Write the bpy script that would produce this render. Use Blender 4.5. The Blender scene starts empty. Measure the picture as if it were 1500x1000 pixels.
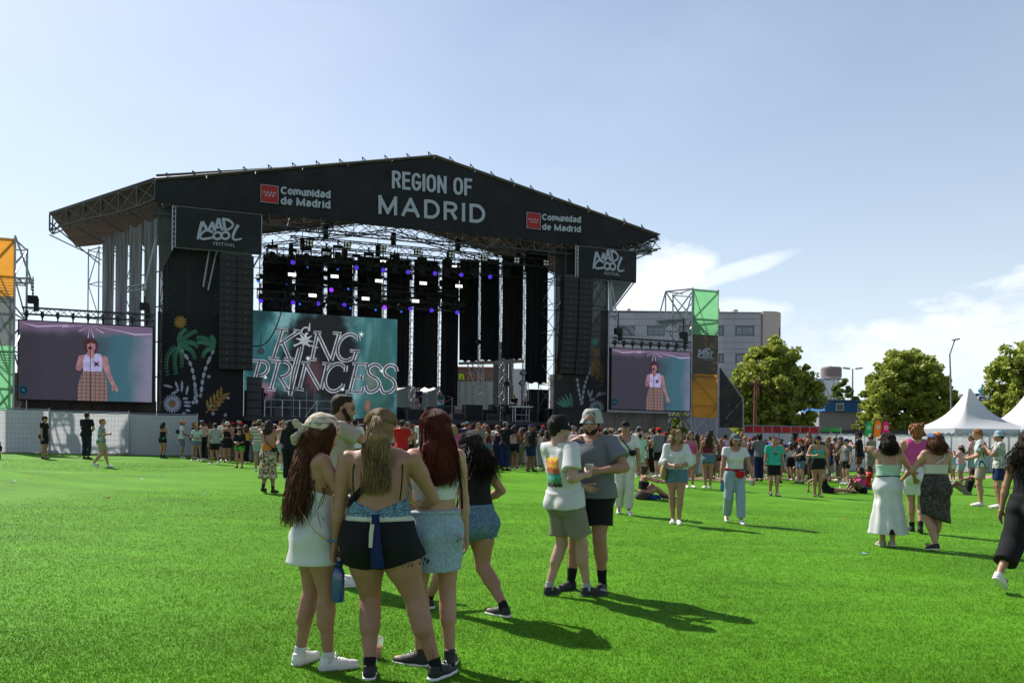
import bpy,math,random
import numpy as np
from mathutils import Vector,Matrix

R=math.radians
random.seed(7)
rng=np.random.default_rng(7)
SC=bpy.context.scene
COL=SC.collection

# ------------------------------------------------------------------ camera
F=1167.0  # focal length in pixels of the 1500 px wide photograph
HOR,ROLL=649.0,0.011  # horizon row at the middle column, roll of the horizon
CAMZ=1.43
cam_d=bpy.data.cameras.new('camera')
cam_d.sensor_width=36;cam_d.lens=36*F/1500
cam_d.shift_y=(HOR-500)/1500
cam_d.clip_end=3000;cam_d.clip_start=.1
cam=bpy.data.objects.new('camera',cam_d);COL.objects.link(cam)
cam.matrix_world=Matrix.Translation((0,0,CAMZ))@Matrix.Rotation(R(90),4,'X')@Matrix.Rotation(math.atan(ROLL),4,'Z')
SC.camera=cam

# ------------------------------------------------------------------ light
SUN_EL,SUN_AZ=47.0,-45.0  # azimuth from +Y towards +X
SC.view_settings.view_transform='Standard';SC.view_settings.look='None'
SC.view_settings.exposure=0.66;SC.view_settings.gamma=1.0
SC.view_settings.use_curve_mapping=False
w=bpy.data.worlds.new('World');SC.world=w;w.use_nodes=True
nt=w.node_tree;nt.nodes.clear()
def wn(t,**k):
    n=nt.nodes.new(t)
    for a,b in k.items():setattr(n,a,b)
    return n
def wl(a,b):nt.links.new(a,b)
sky=wn('ShaderNodeTexSky',sky_type='NISHITA',sun_disc=False,sun_elevation=R(SUN_EL),sun_rotation=R(SUN_AZ),
         altitude=300,air_density=1.0,dust_density=1.0,ozone_density=1.6)
bg=wn('ShaderNodeBackground');bg.inputs['Strength'].default_value=SKY_STRENGTH=0.092
out=wn('ShaderNodeOutputWorld')
# clouds low in the sky on the right (direction -> slope coordinates), thin veils elsewhere
tc=wn('ShaderNodeTexCoord');sep=wn('ShaderNodeSeparateXYZ');wl(tc.outputs['Generated'],sep.inputs[0])
def mth(op,a,b=None,c=None,clamp=False):
    n=wn('ShaderNodeMath',operation=op,use_clamp=clamp)
    for i,v in enumerate((a,b,c)):
        if v is None:continue
        if isinstance(v,(int,float)):n.inputs[i].default_value=v
        else:wl(v,n.inputs[i])
    return n.outputs[0]
az=mth('ARCTAN2',sep.outputs['X'],sep.outputs['Y'])  # radians, right positive
hyp=mth('SQRT',mth('ADD',mth('MULTIPLY',sep.outputs['X'],sep.outputs['X']),mth('MULTIPLY',sep.outputs['Y'],sep.outputs['Y'])))
el=mth('ARCTAN2',sep.outputs['Z'],hyp)
comb=wn('ShaderNodeCombineXYZ');wl(mth('MULTIPLY',az,1.0),comb.inputs[0]);wl(mth('MULTIPLY',el,2.1),comb.inputs[1])
def noise(vec,scale,detail=7,rough=.55,off=0.0,dist=0.0):
    m=wn('ShaderNodeMapping');m.inputs['Location'].default_value=(off,off*.7,off*.3);wl(vec,m.inputs[0])
    n=wn('ShaderNodeTexNoise');n.inputs['Scale'].default_value=scale;n.inputs['Detail'].default_value=detail
    n.inputs['Roughness'].default_value=rough;n.inputs['Distortion'].default_value=dist
    wl(m.outputs[0],n.inputs['Vector']);return n.outputs['Fac']
n1=noise(comb.outputs[0],7.5,9,.58,3.1)
n2=noise(comb.outputs[0],26,6,.6,9.0)
nn=mth('ADD',mth('MULTIPLY',mth('SUBTRACT',n1,.5),.23),mth('MULTIPLY',mth('SUBTRACT',n2,.5),.07))
def band(az0,az1,e0,e1,soft_a=.04,k=1.0,soft_e=.016):
    """1 inside an azimuth range below a top line e0->e1, ragged by the noise"""
    t=mth('DIVIDE',mth('SUBTRACT',az,az0),az1-az0)
    top=mth('ADD',mth('MULTIPLY',t,e1-e0),e0)
    d=mth('ADD',mth('SUBTRACT',top,el),nn)
    up=mth('DIVIDE',d,soft_e,clamp=True)
    a=mth('MULTIPLY',mth('DIVIDE',mth('SUBTRACT',az,az0),soft_a,clamp=True),mth('DIVIDE',mth('SUBTRACT',az1,az),soft_a,clamp=True))
    return mth('MULTIPLY',mth('MULTIPLY',up,a),k)
def blob(az0,e0,ra,re,tilt=0.0,k=1.0,rag=5.0):
    dx=mth('SUBTRACT',az,az0);dy=mth('SUBTRACT',mth('SUBTRACT',el,e0),mth('MULTIPLY',dx,tilt))
    q=mth('ADD',mth('POWER',mth('DIVIDE',dx,ra),2.0),mth('POWER',mth('ABSOLUTE',mth('DIVIDE',dy,re)),2.0))
    v=mth('ADD',mth('SUBTRACT',1.0,q),mth('MULTIPLY',nn,rag*2.2))
    return mth('MULTIPLY',mth('MULTIPLY',v,1.6,clamp=True),k)
cl=band(.31,1.3,.130,.28,.10,.60,.035)
for b in(blob(.185,.205,.065,.045,.1,.8),blob(.262,.204,.085,.013,.27,.50,3.4),blob(.16,.175,.05,.05,0,.7),blob(.245,.155,.09,.028,0,.45)):
    cl=mth('MAXIMUM',cl,b)
low=mth('MULTIPLY',mth('DIVIDE',mth('SUBTRACT',el,.015),.10,clamp=True),cl)  # thins into haze at the horizon
low=mth('MAXIMUM',low,mth('MULTIPLY',cl,.45))
veil=mth('MULTIPLY',mth('SUBTRACT',noise(comb.outputs[0],2.2,4,.5,17.0),.42,clamp=True),.35)
cover=mth('MAXIMUM',low,veil)
shade=mth('ADD',mth('MULTIPLY',n2,.4),.78)
ccol=wn('ShaderNodeMix',data_type='RGBA',blend_type='MULTIPLY');ccol.inputs['Factor'].default_value=1
ccol.inputs['A'].default_value=(8.0,8.3,8.6,1);wl(shade,ccol.inputs['B'])
mx=wn('ShaderNodeMix',data_type='RGBA');wl(cover,mx.inputs['Factor']);wl(sky.outputs[0],mx.inputs['A']);wl(ccol.outputs['Result'],mx.inputs['B'])
# pale summer haze thickening towards the horizon
hz=mth('MULTIPLY',mth('POWER',2.718,mth('MULTIPLY',mth('MAXIMUM',el,0.0),-3.0)),.86)
hm=wn('ShaderNodeMix',data_type='RGBA');wl(hz,hm.inputs['Factor']);hm.inputs['B'].default_value=(6.3,7.0,7.45,1)
tn=wn('ShaderNodeMix',data_type='RGBA',blend_type='MULTIPLY');tn.inputs['Factor'].default_value=1;tn.inputs['B'].default_value=(.95,.96,.96,1);wl(sky.outputs[0],tn.inputs['A']);wl(tn.outputs['Result'],hm.inputs['A']);wl(hm.outputs['Result'],mx.inputs['A'])
wl(mx.outputs['Result'],bg.inputs['Color']);wl(bg.outputs[0],out.inputs['Surface'])

sun_d=bpy.data.lights.new('sun','SUN');sun_d.energy=5.0;sun_d.angle=R(.55);sun_d.color=(1.0,.95,.87)
sun=bpy.data.objects.new('sun',sun_d);COL.objects.link(sun)
sdir=Vector((math.sin(R(SUN_AZ))*math.cos(R(SUN_EL)),math.cos(R(SUN_AZ))*math.cos(R(SUN_EL)),math.sin(R(SUN_EL))))
sun.rotation_euler=sdir.to_track_quat('Z','Y').to_euler();sun.location=sdir*60

# ------------------------------------------------------------------ pixel <-> place
def ray(px,py):
    dx,dy=px-750.0,py-HOR
    c=1/math.sqrt(1+ROLL*ROLL);s=ROLL*c
    return(dx*c+dy*s)/F,-(-dx*s+dy*c)/F
def at(px,py,d):
    a,b=ray(px,py);return Vector((a*d,d,CAMZ+b*d))
def gz(x,y):
    """height of the turf"""
    xx=min(max(x,-26.0),12.0);yy=min(max(y,0.0),42.0)
    z=-.020*xx+.0085*yy-.01
    t=min(max((y-17.0)/12.0,0.0),1.0);q=min(max((x+12.0)/8.0,0.0),1.0)*min(max((11.0-x)/8.0,0.0),1.0)
    z+=.17*t*t*(3-2*t)*q*q*(3-2*q)
    r2=((x+14.2)/3.2)**2+((y-17.5)/3.4)**2
    if r2<6:z+=.62*math.exp(-r2*1.4)
    return z
def onground(px,py):
    a,b=ray(px,py);lo,hi=2.0,90.0
    prev=lo
    y=lo
    while y<hi:
        if CAMZ+b*y<gz(a*y,y):break
        prev=y;y+=.25
    lo,hi=prev,y
    for _ in range(20):
        m=(lo+hi)/2
        if CAMZ+b*m<gz(a*m,m):hi=m
        else:lo=m
    return Vector((a*hi,hi,gz(a*hi,hi)))
# stage frame: u along the front (left to right), v backwards, z up
SO=Vector((-19.6,43.4,0));SU=Vector((.9427,.3337,0));SV=Vector((-.3337,.9427,0));SZ=Vector((0,0,1))
def SW(u,v,z):return SO+SU*u+SV*v+SZ*z
def onv(px,py,v):
    a,b=ray(px,py)
    # point = t*(a,1): (t*(a,1)-SO).SV = v
    t=(v+SO.dot(SV))/(a*SV.x+SV.y)
    p=Vector((a*t,t,CAMZ+b*t));return p
def uz(px,py,v):
    p=onv(px,py,v);return(p-SO).dot(SU),p.z

# ------------------------------------------------------------------ materials
MATS={}
def lin(c):
    return tuple((x/12.92 if x<=.04045 else((x+.055)/1.055)**2.4)for x in c)
def mat(name,col,rough=.75,var=.12,scale=6.0,bump=0.0,bscale=60.0,metal=0.0,emit=0.0,trans=0.0,alpha=1.0,spec=.3,stretch=None,coat=0.0):
    """principled material with a little uneven colour and fine relief"""
    if name in MATS:return MATS[name]
    m=bpy.data.materials.new(name);m.use_nodes=True;t=m.node_tree;N=t.nodes;L=t.links
    b=N['Principled BSDF'];o=N['Material Output']
    b.inputs['Roughness'].default_value=rough;b.inputs['Metallic'].default_value=metal
    b.inputs['Specular IOR Level'].default_value=spec
    if coat:b.inputs['Coat Weight'].default_value=coat
    tcn=N.new('ShaderNodeTexCoord')
    vec=tcn.outputs['Object']
    if stretch:
        mp=N.new('ShaderNodeMapping');mp.inputs['Scale'].default_value=stretch;L.new(vec,mp.inputs[0]);vec=mp.outputs[0]
    if var>0:
        ns=N.new('ShaderNodeTexNoise');ns.inputs['Scale'].default_value=scale;ns.inputs['Detail'].default_value=5
        L.new(vec,ns.inputs['Vector'])
        rp=N.new('ShaderNodeMapRange');rp.inputs['From Min'].default_value=.25;rp.inputs['From Max'].default_value=.75
        rp.inputs['To Min'].default_value=1-var;rp.inputs['To Max'].default_value=1+var
        L.new(ns.outputs['Fac'],rp.inputs['Value'])
        mm=N.new('ShaderNodeMix');mm.data_type='RGBA';mm.blend_type='MULTIPLY';mm.inputs['Factor'].default_value=1
        mm.inputs['A'].default_value=(*col,1);L.new(rp.outputs[0],mm.inputs['B']);cs=mm.outputs['Result']
        L.new(cs,b.inputs['Base Color'])
        if emit:L.new(cs,b.inputs['Emission Color'])
    else:
        b.inputs['Base Color'].default_value=(*col,1);cs=None
        if emit:b.inputs['Emission Color'].default_value=(*col,1)
    if emit:b.inputs['Emission Strength'].default_value=emit
    if bump:
        nb=N.new('ShaderNodeTexNoise');nb.inputs['Scale'].default_value=bscale;nb.inputs['Detail'].default_value=3
        L.new(vec,nb.inputs['Vector'])
        bp=N.new('ShaderNodeBump');bp.inputs['Strength'].default_value=bump;bp.inputs['Distance'].default_value=.02
        L.new(nb.outputs['Fac'],bp.inputs['Height']);L.new(bp.outputs[0],b.inputs['Normal'])
    sh=b.outputs[0]
    if trans:
        tr=N.new('ShaderNodeBsdfTranslucent')
        if cs:L.new(cs,tr.inputs[0])
        else:tr.inputs[0].default_value=(*col,1)
        ms=N.new('ShaderNodeMixShader');ms.inputs[0].default_value=trans;L.new(sh,ms.inputs[1]);L.new(tr.outputs[0],ms.inputs[2]);sh=ms.outputs[0]
    if alpha<1:
        tp=N.new('ShaderNodeBsdfTransparent');ms=N.new('ShaderNodeMixShader');ms.inputs[0].default_value=alpha
        L.new(tp.outputs[0],ms.inputs[1]);L.new(sh,ms.inputs[2]);sh=ms.outputs[0]
    L.new(sh,o.inputs['Surface'])
    MATS[name]=m;return m

def pattern(name,cols,kind='voronoi',scale=20.0,rough=.85,emit=0.0,axis='Z',spec=.3,trans=0.0):
    """printed cloth: blotches, stripes, checks or lace in constant colours"""
    if name in MATS:return MATS[name]
    m=bpy.data.materials.new(name);m.use_nodes=True;t=m.node_tree;N=t.nodes;L=t.links
    b=N['Principled BSDF'];b.inputs['Roughness'].default_value=rough;b.inputs['Specular IOR Level'].default_value=spec
    tcn=N.new('ShaderNodeTexCoord');cr=N.new('ShaderNodeValToRGB');cr.color_ramp.interpolation='CONSTANT'
    e=cr.color_ramp.elements;e[0].color=(*cols[0],1);e[1].position=1/len(cols);e[1].color=(*cols[1],1)
    for i,c in enumerate(cols[2:],2):
        q=e.new(i/len(cols));q.color=(*c,1)
    if kind=='voronoi':
        ns=N.new('ShaderNodeTexNoise');ns.inputs['Scale'].default_value=scale*.6;L.new(tcn.outputs['Object'],ns.inputs['Vector'])
        mm=N.new('ShaderNodeMix');mm.data_type='RGBA';mm.inputs['Factor'].default_value=.12;L.new(tcn.outputs['Object'],mm.inputs['A']);L.new(ns.outputs['Color'],mm.inputs['B'])
        v=N.new('ShaderNodeTexVoronoi');v.inputs['Scale'].default_value=scale;L.new(mm.outputs['Result'],v.inputs['Vector'])
        sp=N.new('ShaderNodeSeparateColor');L.new(v.outputs['Color'],sp.inputs[0]);L.new(sp.outputs[0],cr.inputs[0])
    elif kind=='noise':
        ns=N.new('ShaderNodeTexNoise');ns.inputs['Scale'].default_value=scale;ns.inputs['Detail'].default_value=6;L.new(tcn.outputs['Object'],ns.inputs['Vector'])
        mr=N.new('ShaderNodeMapRange');mr.inputs['From Min'].default_value=.3;mr.inputs['From Max'].default_value=.7;L.new(ns.outputs['Fac'],mr.inputs[0]);L.new(mr.outputs[0],cr.inputs[0])
    else:
        sp=N.new('ShaderNodeSeparateXYZ');L.new(tcn.outputs['Object'],sp.inputs[0])
        def saw(o):
            a=N.new('ShaderNodeMath');a.operation='MULTIPLY';a.inputs[1].default_value=scale;L.new(o,a.inputs[0])
            f=N.new('ShaderNodeMath');f.operation='FRACT';L.new(a.outputs[0],f.inputs[0]);return f.outputs[0]
        if kind=='stripe':L.new(saw(sp.outputs[axis]),cr.inputs[0])
        else:  # plaid
            s1,s2=saw(sp.outputs['X']),saw(sp.outputs['Z'])
            g=N.new('ShaderNodeMath');g.operation='MAXIMUM';L.new(s1,g.inputs[0]);L.new(s2,g.inputs[1]);L.new(g.outputs[0],cr.inputs[0])
    L.new(cr.outputs[0],b.inputs['Base Color'])
    if emit:L.new(cr.outputs[0],b.inputs['Emission Color']);b.inputs['Emission Strength'].default_value=emit
    MATS[name]=m;return m

# ------------------------------------------------------------------ objects
def tag(o,label=None,cat=None,group=None,kind=None):
    if label:o['label']=label
    if cat:o['category']=cat
    if group:o['group']=group
    if kind:o['kind']=kind
    return o
def thing(name,label,cat,loc=(0,0,0),rotz=0.0,group=None):
    o=bpy.data.objects.new(name,None);o.empty_display_size=.2;COL.objects.link(o);o.location=loc;o.rotation_euler=(0,0,rotz)
    return tag(o,label,cat,group)
def mesh_np(name,v,f):
    """fast mesh from numpy arrays, faces (n,3) or (n,4)"""
    me=bpy.data.meshes.new(name);v=np.ascontiguousarray(v,dtype=np.float32);f=np.ascontiguousarray(f,dtype=np.int32)
    n,k=f.shape
    me.vertices.add(len(v));me.vertices.foreach_set('co',v.ravel())
    me.loops.add(n*k);me.loops.foreach_set('vertex_index',f.ravel())
    me.polygons.add(n);me.polygons.foreach_set('loop_start',np.arange(0,n*k,k,dtype=np.int32))
    me.polygons.foreach_set('loop_total',np.full(n,k,dtype=np.int32))
    me.update(calc_edges=True);return me
def obj(name,me,m,parent=None,smooth=False):
    if smooth:me.polygons.foreach_set('use_smooth',np.ones(len(me.polygons),dtype=bool))
    o=bpy.data.objects.new(name,me);COL.objects.link(o)
    if m is not None and not me.materials:me.materials.append(m)
    if parent is not None:o.parent=parent
    return o
def rootloc(p):
    v=Vector((0,0,0))
    while p is not None:v+=p.location;p=p.parent
    return v
class MB:
    """collects simple solids in world coordinates; build() makes ONE mesh, stored relative to its parent"""
    def __init__(s):s.v=[];s.f=[]
    def add(s,vs,fs):
        n=len(s.v);s.v+=[tuple(p)for p in vs];s.f+=[tuple(i+n for i in q)for q in fs];return s
    def box8(s,p):  # p: 8 corners, bottom 4 ccw then top 4
        return s.add(p,[(0,3,2,1),(4,5,6,7),(0,1,5,4),(1,2,6,5),(2,3,7,6),(3,0,4,7)])
    def box(s,x0,x1,y0,y1,z0,z1):
        return s.box8([(x0,y0,z0),(x1,y0,z0),(x1,y1,z0),(x0,y1,z0),(x0,y0,z1),(x1,y0,z1),(x1,y1,z1),(x0,y1,z1)])
    def sbox(s,u0,u1,v0,v1,z0,z1):
        return s.box8([SW(a,b,c)for c in(z0,z1)for a,b in((u0,v0),(u1,v0),(u1,v1),(u0,v1))])
    def obox(s,c,ax,ay,az):  # centre and three half-axis vectors
        c=Vector(c);return s.box8([c+ax*i+ay*j+az*k for k in(-1,1)for i,j in((-1,-1),(1,-1),(1,1),(-1,1))])
    def tube(s,a,b,r,n=6,r2=None,cap=True):
        a,b=Vector(a),Vector(b);d=b-a
        if d.length<1e-6:return s
        d.normalize();x=d.orthogonal().normalized();y=d.cross(x);r2=r if r2 is None else r2
        vs=[a+(x*math.cos(2*math.pi*i/n)+y*math.sin(2*math.pi*i/n))*r for i in range(n)]
        vs+=[b+(x*math.cos(2*math.pi*i/n)+y*math.sin(2*math.pi*i/n))*r2 for i in range(n)]
        fs=[(i,(i+1)%n,n+(i+1)%n,n+i)for i in range(n)]
        if cap:fs+=[tuple(range(n-1,-1,-1)),tuple(range(n,2*n))]
        return s.add(vs,fs)
    def path(s,pts,r,n=6,taper=None):
        for i in range(len(pts)-1):
            ra=r if taper is None else r*(1+(taper-1)*i/(len(pts)-1));rb=r if taper is None else r*(1+(taper-1)*(i+1)/(len(pts)-1))
            s.tube(pts[i],pts[i+1],ra,n,rb)
        return s
    def lathe(s,c,prof,n=16,ax=None):
        """profile (radius, height) turned about a vertical axis through c"""
        c=Vector(c);vs=[];fs=[]
        for r,h in prof:
            for i in range(n):vs.append(c+Vector((r*math.cos(2*math.pi*i/n),r*math.sin(2*math.pi*i/n),h)))
        for j in range(len(prof)-1):
            for i in range(n):
                a=j*n+i;b=j*n+(i+1)%n;fs.append((a,b,b+n,a+n))
        fs.append(tuple(range(n-1,-1,-1)));fs.append(tuple((len(prof)-1)*n+i for i in range(n)))
        return s.add(vs,fs)
    def slab(s,pts,d):
        """polygon given by world points, thickened by vector d"""
        n=len(pts);d=Vector(d);vs=[Vector(p)for p in pts]+[Vector(p)+d for p in pts]
        return s.add(vs,[tuple(range(n)),tuple(range(2*n-1,n-1,-1))]+[(i,i+n,(i+1)%n+n,(i+1)%n)for i in range(n)])
    def truss(s,a,b,w=.35,r=.03,seg=None,up=SZ,n=4,faces=4):
        a,b=Vector(a),Vector(b);d=(b-a);L=d.length;d.normalize();x=d.cross(up).normalized()*w/2;y=x.cross(d).normalized()*w/2
        c=[x+y,-x+y,-x-y,x-y]
        for k in c:s.tube(a+k,b+k,r,n)
        m=seg or max(2,round(L/(w*1.3)))
        for i in range(m):
            p,q=a+d*L*i/m,a+d*L*(i+1)/m
            for j in range(faces):
                k0,k1=c[j],c[(j+1)%4]
                if(i+j)%2:k0,k1=k1,k0
                s.tube(p+k0,q+k1,r*.6,3,cap=False)
                if i and j%2==0:s.tube(p+k0,p+k1,r*.6,3,cap=False)
        return s
    def build(s,name,m,parent=None,smooth=False,off=None):
        o0=rootloc(parent)if off is None else Vector(off)
        me=bpy.data.meshes.new(name);me.from_pydata([(p[0]-o0.x,p[1]-o0.y,p[2]-o0.z)for p in s.v],[],s.f);me.update()
        if smooth:me.polygons.foreach_set('use_smooth',np.ones(len(me.polygons),dtype=bool))
        o=obj(name,me,m,parent)
        if parent is None:o.location=o0
        return o
def copy_tree(o,parent=None,label=None):
    c=o.copy();COL.objects.link(c);c.parent=parent
    for ch in o.children:copy_tree(ch,c)
    if label:c['label']=label
    return c

def text_mesh(body,size,m,parent,origin,ax,ay,nrm,name='lettering',cx=1.0,bold=0.0,width=None,height=None,align='LEFT',spacing=1.0,skew=0.0):
    """flat lettering laid on a plane; origin is the lower-left corner, scaled to width x height"""
    c=bpy.data.curves.new('t','FONT');c.body=body;c.size=1.0;c.offset=bold;c.extrude=0;c.resolution_u=3;c.space_character=spacing
    if skew:c.shear=skew
    o=bpy.data.objects.new('t',c);COL.objects.link(o)
    me0=bpy.data.meshes.new_from_object(o,depsgraph=None)if False else None
    dg=bpy.context.evaluated_depsgraph_get();dg.update();me=bpy.data.meshes.new_from_object(o.evaluated_get(dg))
    bpy.data.objects.remove(o);bpy.data.curves.remove(c)
    n=len(me.vertices);co=np.zeros(n*3,dtype=np.float32);me.vertices.foreach_get('co',co);co=co.reshape(-1,3)
    x0,x1,y0,y1=co[:,0].min(),co[:,0].max(),co[:,1].min(),co[:,1].max()
    sx=width/(x1-x0);sy=height/(y1-y0)if height else sx
    X=(co[:,0]-x0)*sx;Y=(co[:,1]-y0)*sy
    O=np.array(origin)-np.array(rootloc(parent));P=O+X[:,None]*np.array(ax)+Y[:,None]*np.array(ay)+np.array(nrm)*.0
    me.vertices.foreach_set('co',P.astype(np.float32).ravel());me.update();me.materials.clear()
    me.name=name
    return obj(name,me,m,parent)

# ================================================================== SETTING: turf
def axis_steps(lo,hi,fine_lo,fine_hi,step,coarse):
    a=list(np.arange(fine_lo,fine_hi+1e-6,step))
    x=fine_hi;g=coarse
    while x<hi:x=min(hi,x+g);a.append(x);g*=1.6
    x=fine_lo;g=coarse
    while x>lo:x=max(lo,x-g);a.insert(0,x);g*=1.6
    return np.array(a)
gx=axis_steps(-900,900,-32,32,.5,2.0);gy=axis_steps(-40,1800,-2,48,.5,2.0)
GX,GY=np.meshgrid(gx,gy,indexing='ij')
GZ=np.vectorize(gz)(GX,GY)
nx_,ny_=GX.shape
ids=np.arange(nx_*ny_).reshape(nx_,ny_)
fc=np.stack([ids[:-1,:-1],ids[1:,:-1],ids[1:,1:],ids[:-1,1:]],-1).reshape(-1,4)
def turf_mat(name,blade=False):
    m=bpy.data.materials.new(name);m.use_nodes=True;t=m.node_tree;N=t.nodes;L=t.links;b=N['Principled BSDF']
    b.inputs['Roughness'].default_value=.62;b.inputs['Specular IOR Level'].default_value=.03
    tcn=N.new('ShaderNodeTexCoord')
    def nz(s,d=4,r=.6,st=None):
        n=N.new('ShaderNodeTexNoise');n.inputs['Scale'].default_value=s;n.inputs['Detail'].default_value=d;n.inputs['Roughness'].default_value=r
        if st:
            mp=N.new('ShaderNodeMapping');mp.inputs['Scale'].default_value=st;L.new(tcn.outputs['Object'],mp.inputs[0]);L.new(mp.outputs[0],n.inputs['Vector'])
        else:L.new(tcn.outputs['Object'],n.inputs['Vector'])
        return n.outputs['Fac']
    def mr(s,a,b_,lo=.3,hi=.7):
        n=N.new('ShaderNodeMapRange');n.inputs['From Min'].default_value=lo;n.inputs['From Max'].default_value=hi
        n.inputs['To Min'].default_value=a;n.inputs['To Max'].default_value=b_;L.new(s,n.inputs[0]);return n.outputs[0]
    def mul(a,b_):
        n=N.new('ShaderNodeMath');n.operation='MULTIPLY';L.new(a,n.inputs[0]);L.new(b_,n.inputs[1]);return n.outputs[0]
    big=mr(nz(.35,4),.78,1.18);strip=mr(nz(1.0,3,.5,(.28,1.5,1)),.88,1.12);fine=mr(nz(55,3,.7),.80,1.20);mid=mr(nz(5,4),.85,1.15)
    g=mul(mul(big,strip),mul(fine,mid))
    mm=N.new('ShaderNodeMix');mm.data_type='RGBA';mm.blend_type='MULTIPLY';mm.inputs['Factor'].default_value=1
    mm.inputs['A'].default_value=(*((.108,.262,.016)if blade else(.078,.205,.014)),1);L.new(g,mm.inputs['B']);L.new(mm.outputs['Result'],b.inputs['Base Color'])
    bp=N.new('ShaderNodeBump');bp.inputs['Strength'].default_value=.35;bp.inputs['Distance'].default_value=.015;L.new(nz(90,2,.7),bp.inputs['Height'])
    if not blade:L.new(bp.outputs[0],b.inputs['Normal'])
    else:
        tr=N.new('ShaderNodeBsdfTranslucent');L.new(mm.outputs['Result'],tr.inputs[0]);ms=N.new('ShaderNodeMixShader');ms.inputs[0].default_value=.28
        L.new(b.outputs[0],ms.inputs[1]);L.new(tr.outputs[0],ms.inputs[2]);L.new(ms.outputs[0],N['Material Output'].inputs['Surface'])
    return m
ground=obj('ground',mesh_np('ground',np.stack([GX,GY,GZ],-1).reshape(-1,3),fc),turf_mat('turf'),smooth=True)
ground.data.materials.append(mat('site_asphalt',(.13,.125,.12),.95,.2,.6,.3,20))
cen_=fc[:,0];fx,fy=GX.reshape(-1)[cen_],GY.reshape(-1)[cen_]
vv_=(fx-SO.x)*SV.x+(fy-SO.y)*SV.y
far_=(((vv_>-2.0)&(fx<9))|(fy>43.5)|(vv_>2)|(np.abs(fx)>60)|((vv_>-6)&(fx<-14))).astype(np.int32)
ground.data.polygons.foreach_set('material_index',far_);ground.data.update()
tag(ground,kind='structure')
# blades of the artificial turf near the camera
def blades():
    n=420000
    t=rng.random(n);y=4.0*(30.0/4.0)**(t**1.35);x=(rng.random(n)*2-1)*(y*.67+.3)
    z=-.020*x+.0085*y-.01
    h=rng.uniform(.008,.020,n);a=rng.random(n)*6.283;wd=rng.uniform(.0016,.003,n)*(.7+.13*y)
    lx,ly=rng.normal(0,.011,n),rng.normal(0,.011,n)
    v=np.empty((n,3,3),np.float32)
    v[:,0]=np.stack([x-np.cos(a)*wd,y-np.sin(a)*wd,z-.002],-1);v[:,1]=np.stack([x+np.cos(a)*wd,y+np.sin(a)*wd,z-.002],-1)
    v[:,2]=np.stack([x+lx,y+ly,z+h],-1)
    o=obj('grass_blades',mesh_np('grass_blades',v.reshape(-1,3),np.arange(n*3).reshape(-1,3)),turf_mat('turf_blade',True))
    tag(o,'short bright green artificial turf blades covering the near lawn','grass',kind='stuff')
blades()
# worn brown strip crossing the lawn in front of the crowd on the right
def strip_along(name,pts,wd,m,lift=.006,kind='structure'):
    v=[];f=[]
    P=[Vector(p)for p in pts];n=0
    for a,b in zip(P[:-1],P[1:]):
        k=max(2,int((b-a).length/.4))
        for i in range(k+(b is P[-1])):
            c=a.lerp(b,i/k);d=(b-a).normalized();s=Vector((-d.y,d.x,0))*wd*(.5+.18*math.sin(n*.9)+random.uniform(-.06,.06))
            for q in(c-s,c,c+s):v.append((q.x,q.y,gz(q.x,q.y)+lift))
            if n:
                k0=(n-1)*3;f+=[(k0,k0+3,k0+4,k0+1),(k0+1,k0+4,k0+5,k0+2)]
            n+=1
    o=obj(name,mesh_np(name,v,f),m);return tag(o,kind=kind)
dirt=mat('trodden_dirt',(.30,.22,.15),.95,.3,3,.5,25)
strip_along('path',[onground(1000,700),onground(1120,700),onground(1290,703),onground(1380,700),onground(1560,694)],1.6,dirt)
# bits of litter on the turf
lit_cols=[(.75,.75,.72),(.6,.12,.08),(.7,.6,.2),(.2,.4,.6)]
litter=[(208,702,0,'crumpled white paper scrap on the open turf at left'),(160,729,1,'tiny red wrapper scrap on the turf at left'),
          (235,698,0,'small pale paper scrap on the turf behind the walking man'),(297,725,0,'pale paper bit on the turf left of the patterned dress'),
          (950,716,0,'white paper tray with orange crumbs lying beyond the phone woman'),(1237,760,1,'small red scrap on the turf left of the white skirt'),
          (1266,812,3,'tiny blue scrap on the turf below the white skirt'),(46,700,2,'yellowish scrap at the foot of the turf bank'),
          (60,692,2,'second yellowish scrap beside the turf bank, nearer the fence'),(20,706,0,'white scrap on the turf bank at the left edge')]
for px,py,ci,lb in litter:
    p=onground(px,py);mb=MB();s=.045
    for k in range(3):
        q=[p+Vector((random.uniform(-s,s),random.uniform(-s,s),random.uniform(.004,.03)))for _ in range(4)]
        mb.slab(q,(0,0,.004))
    tag(mb.build('litter_scrap',mat('scrap%d'%ci,lit_cols[ci],.8),None,off=p),lb,'litter')

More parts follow.
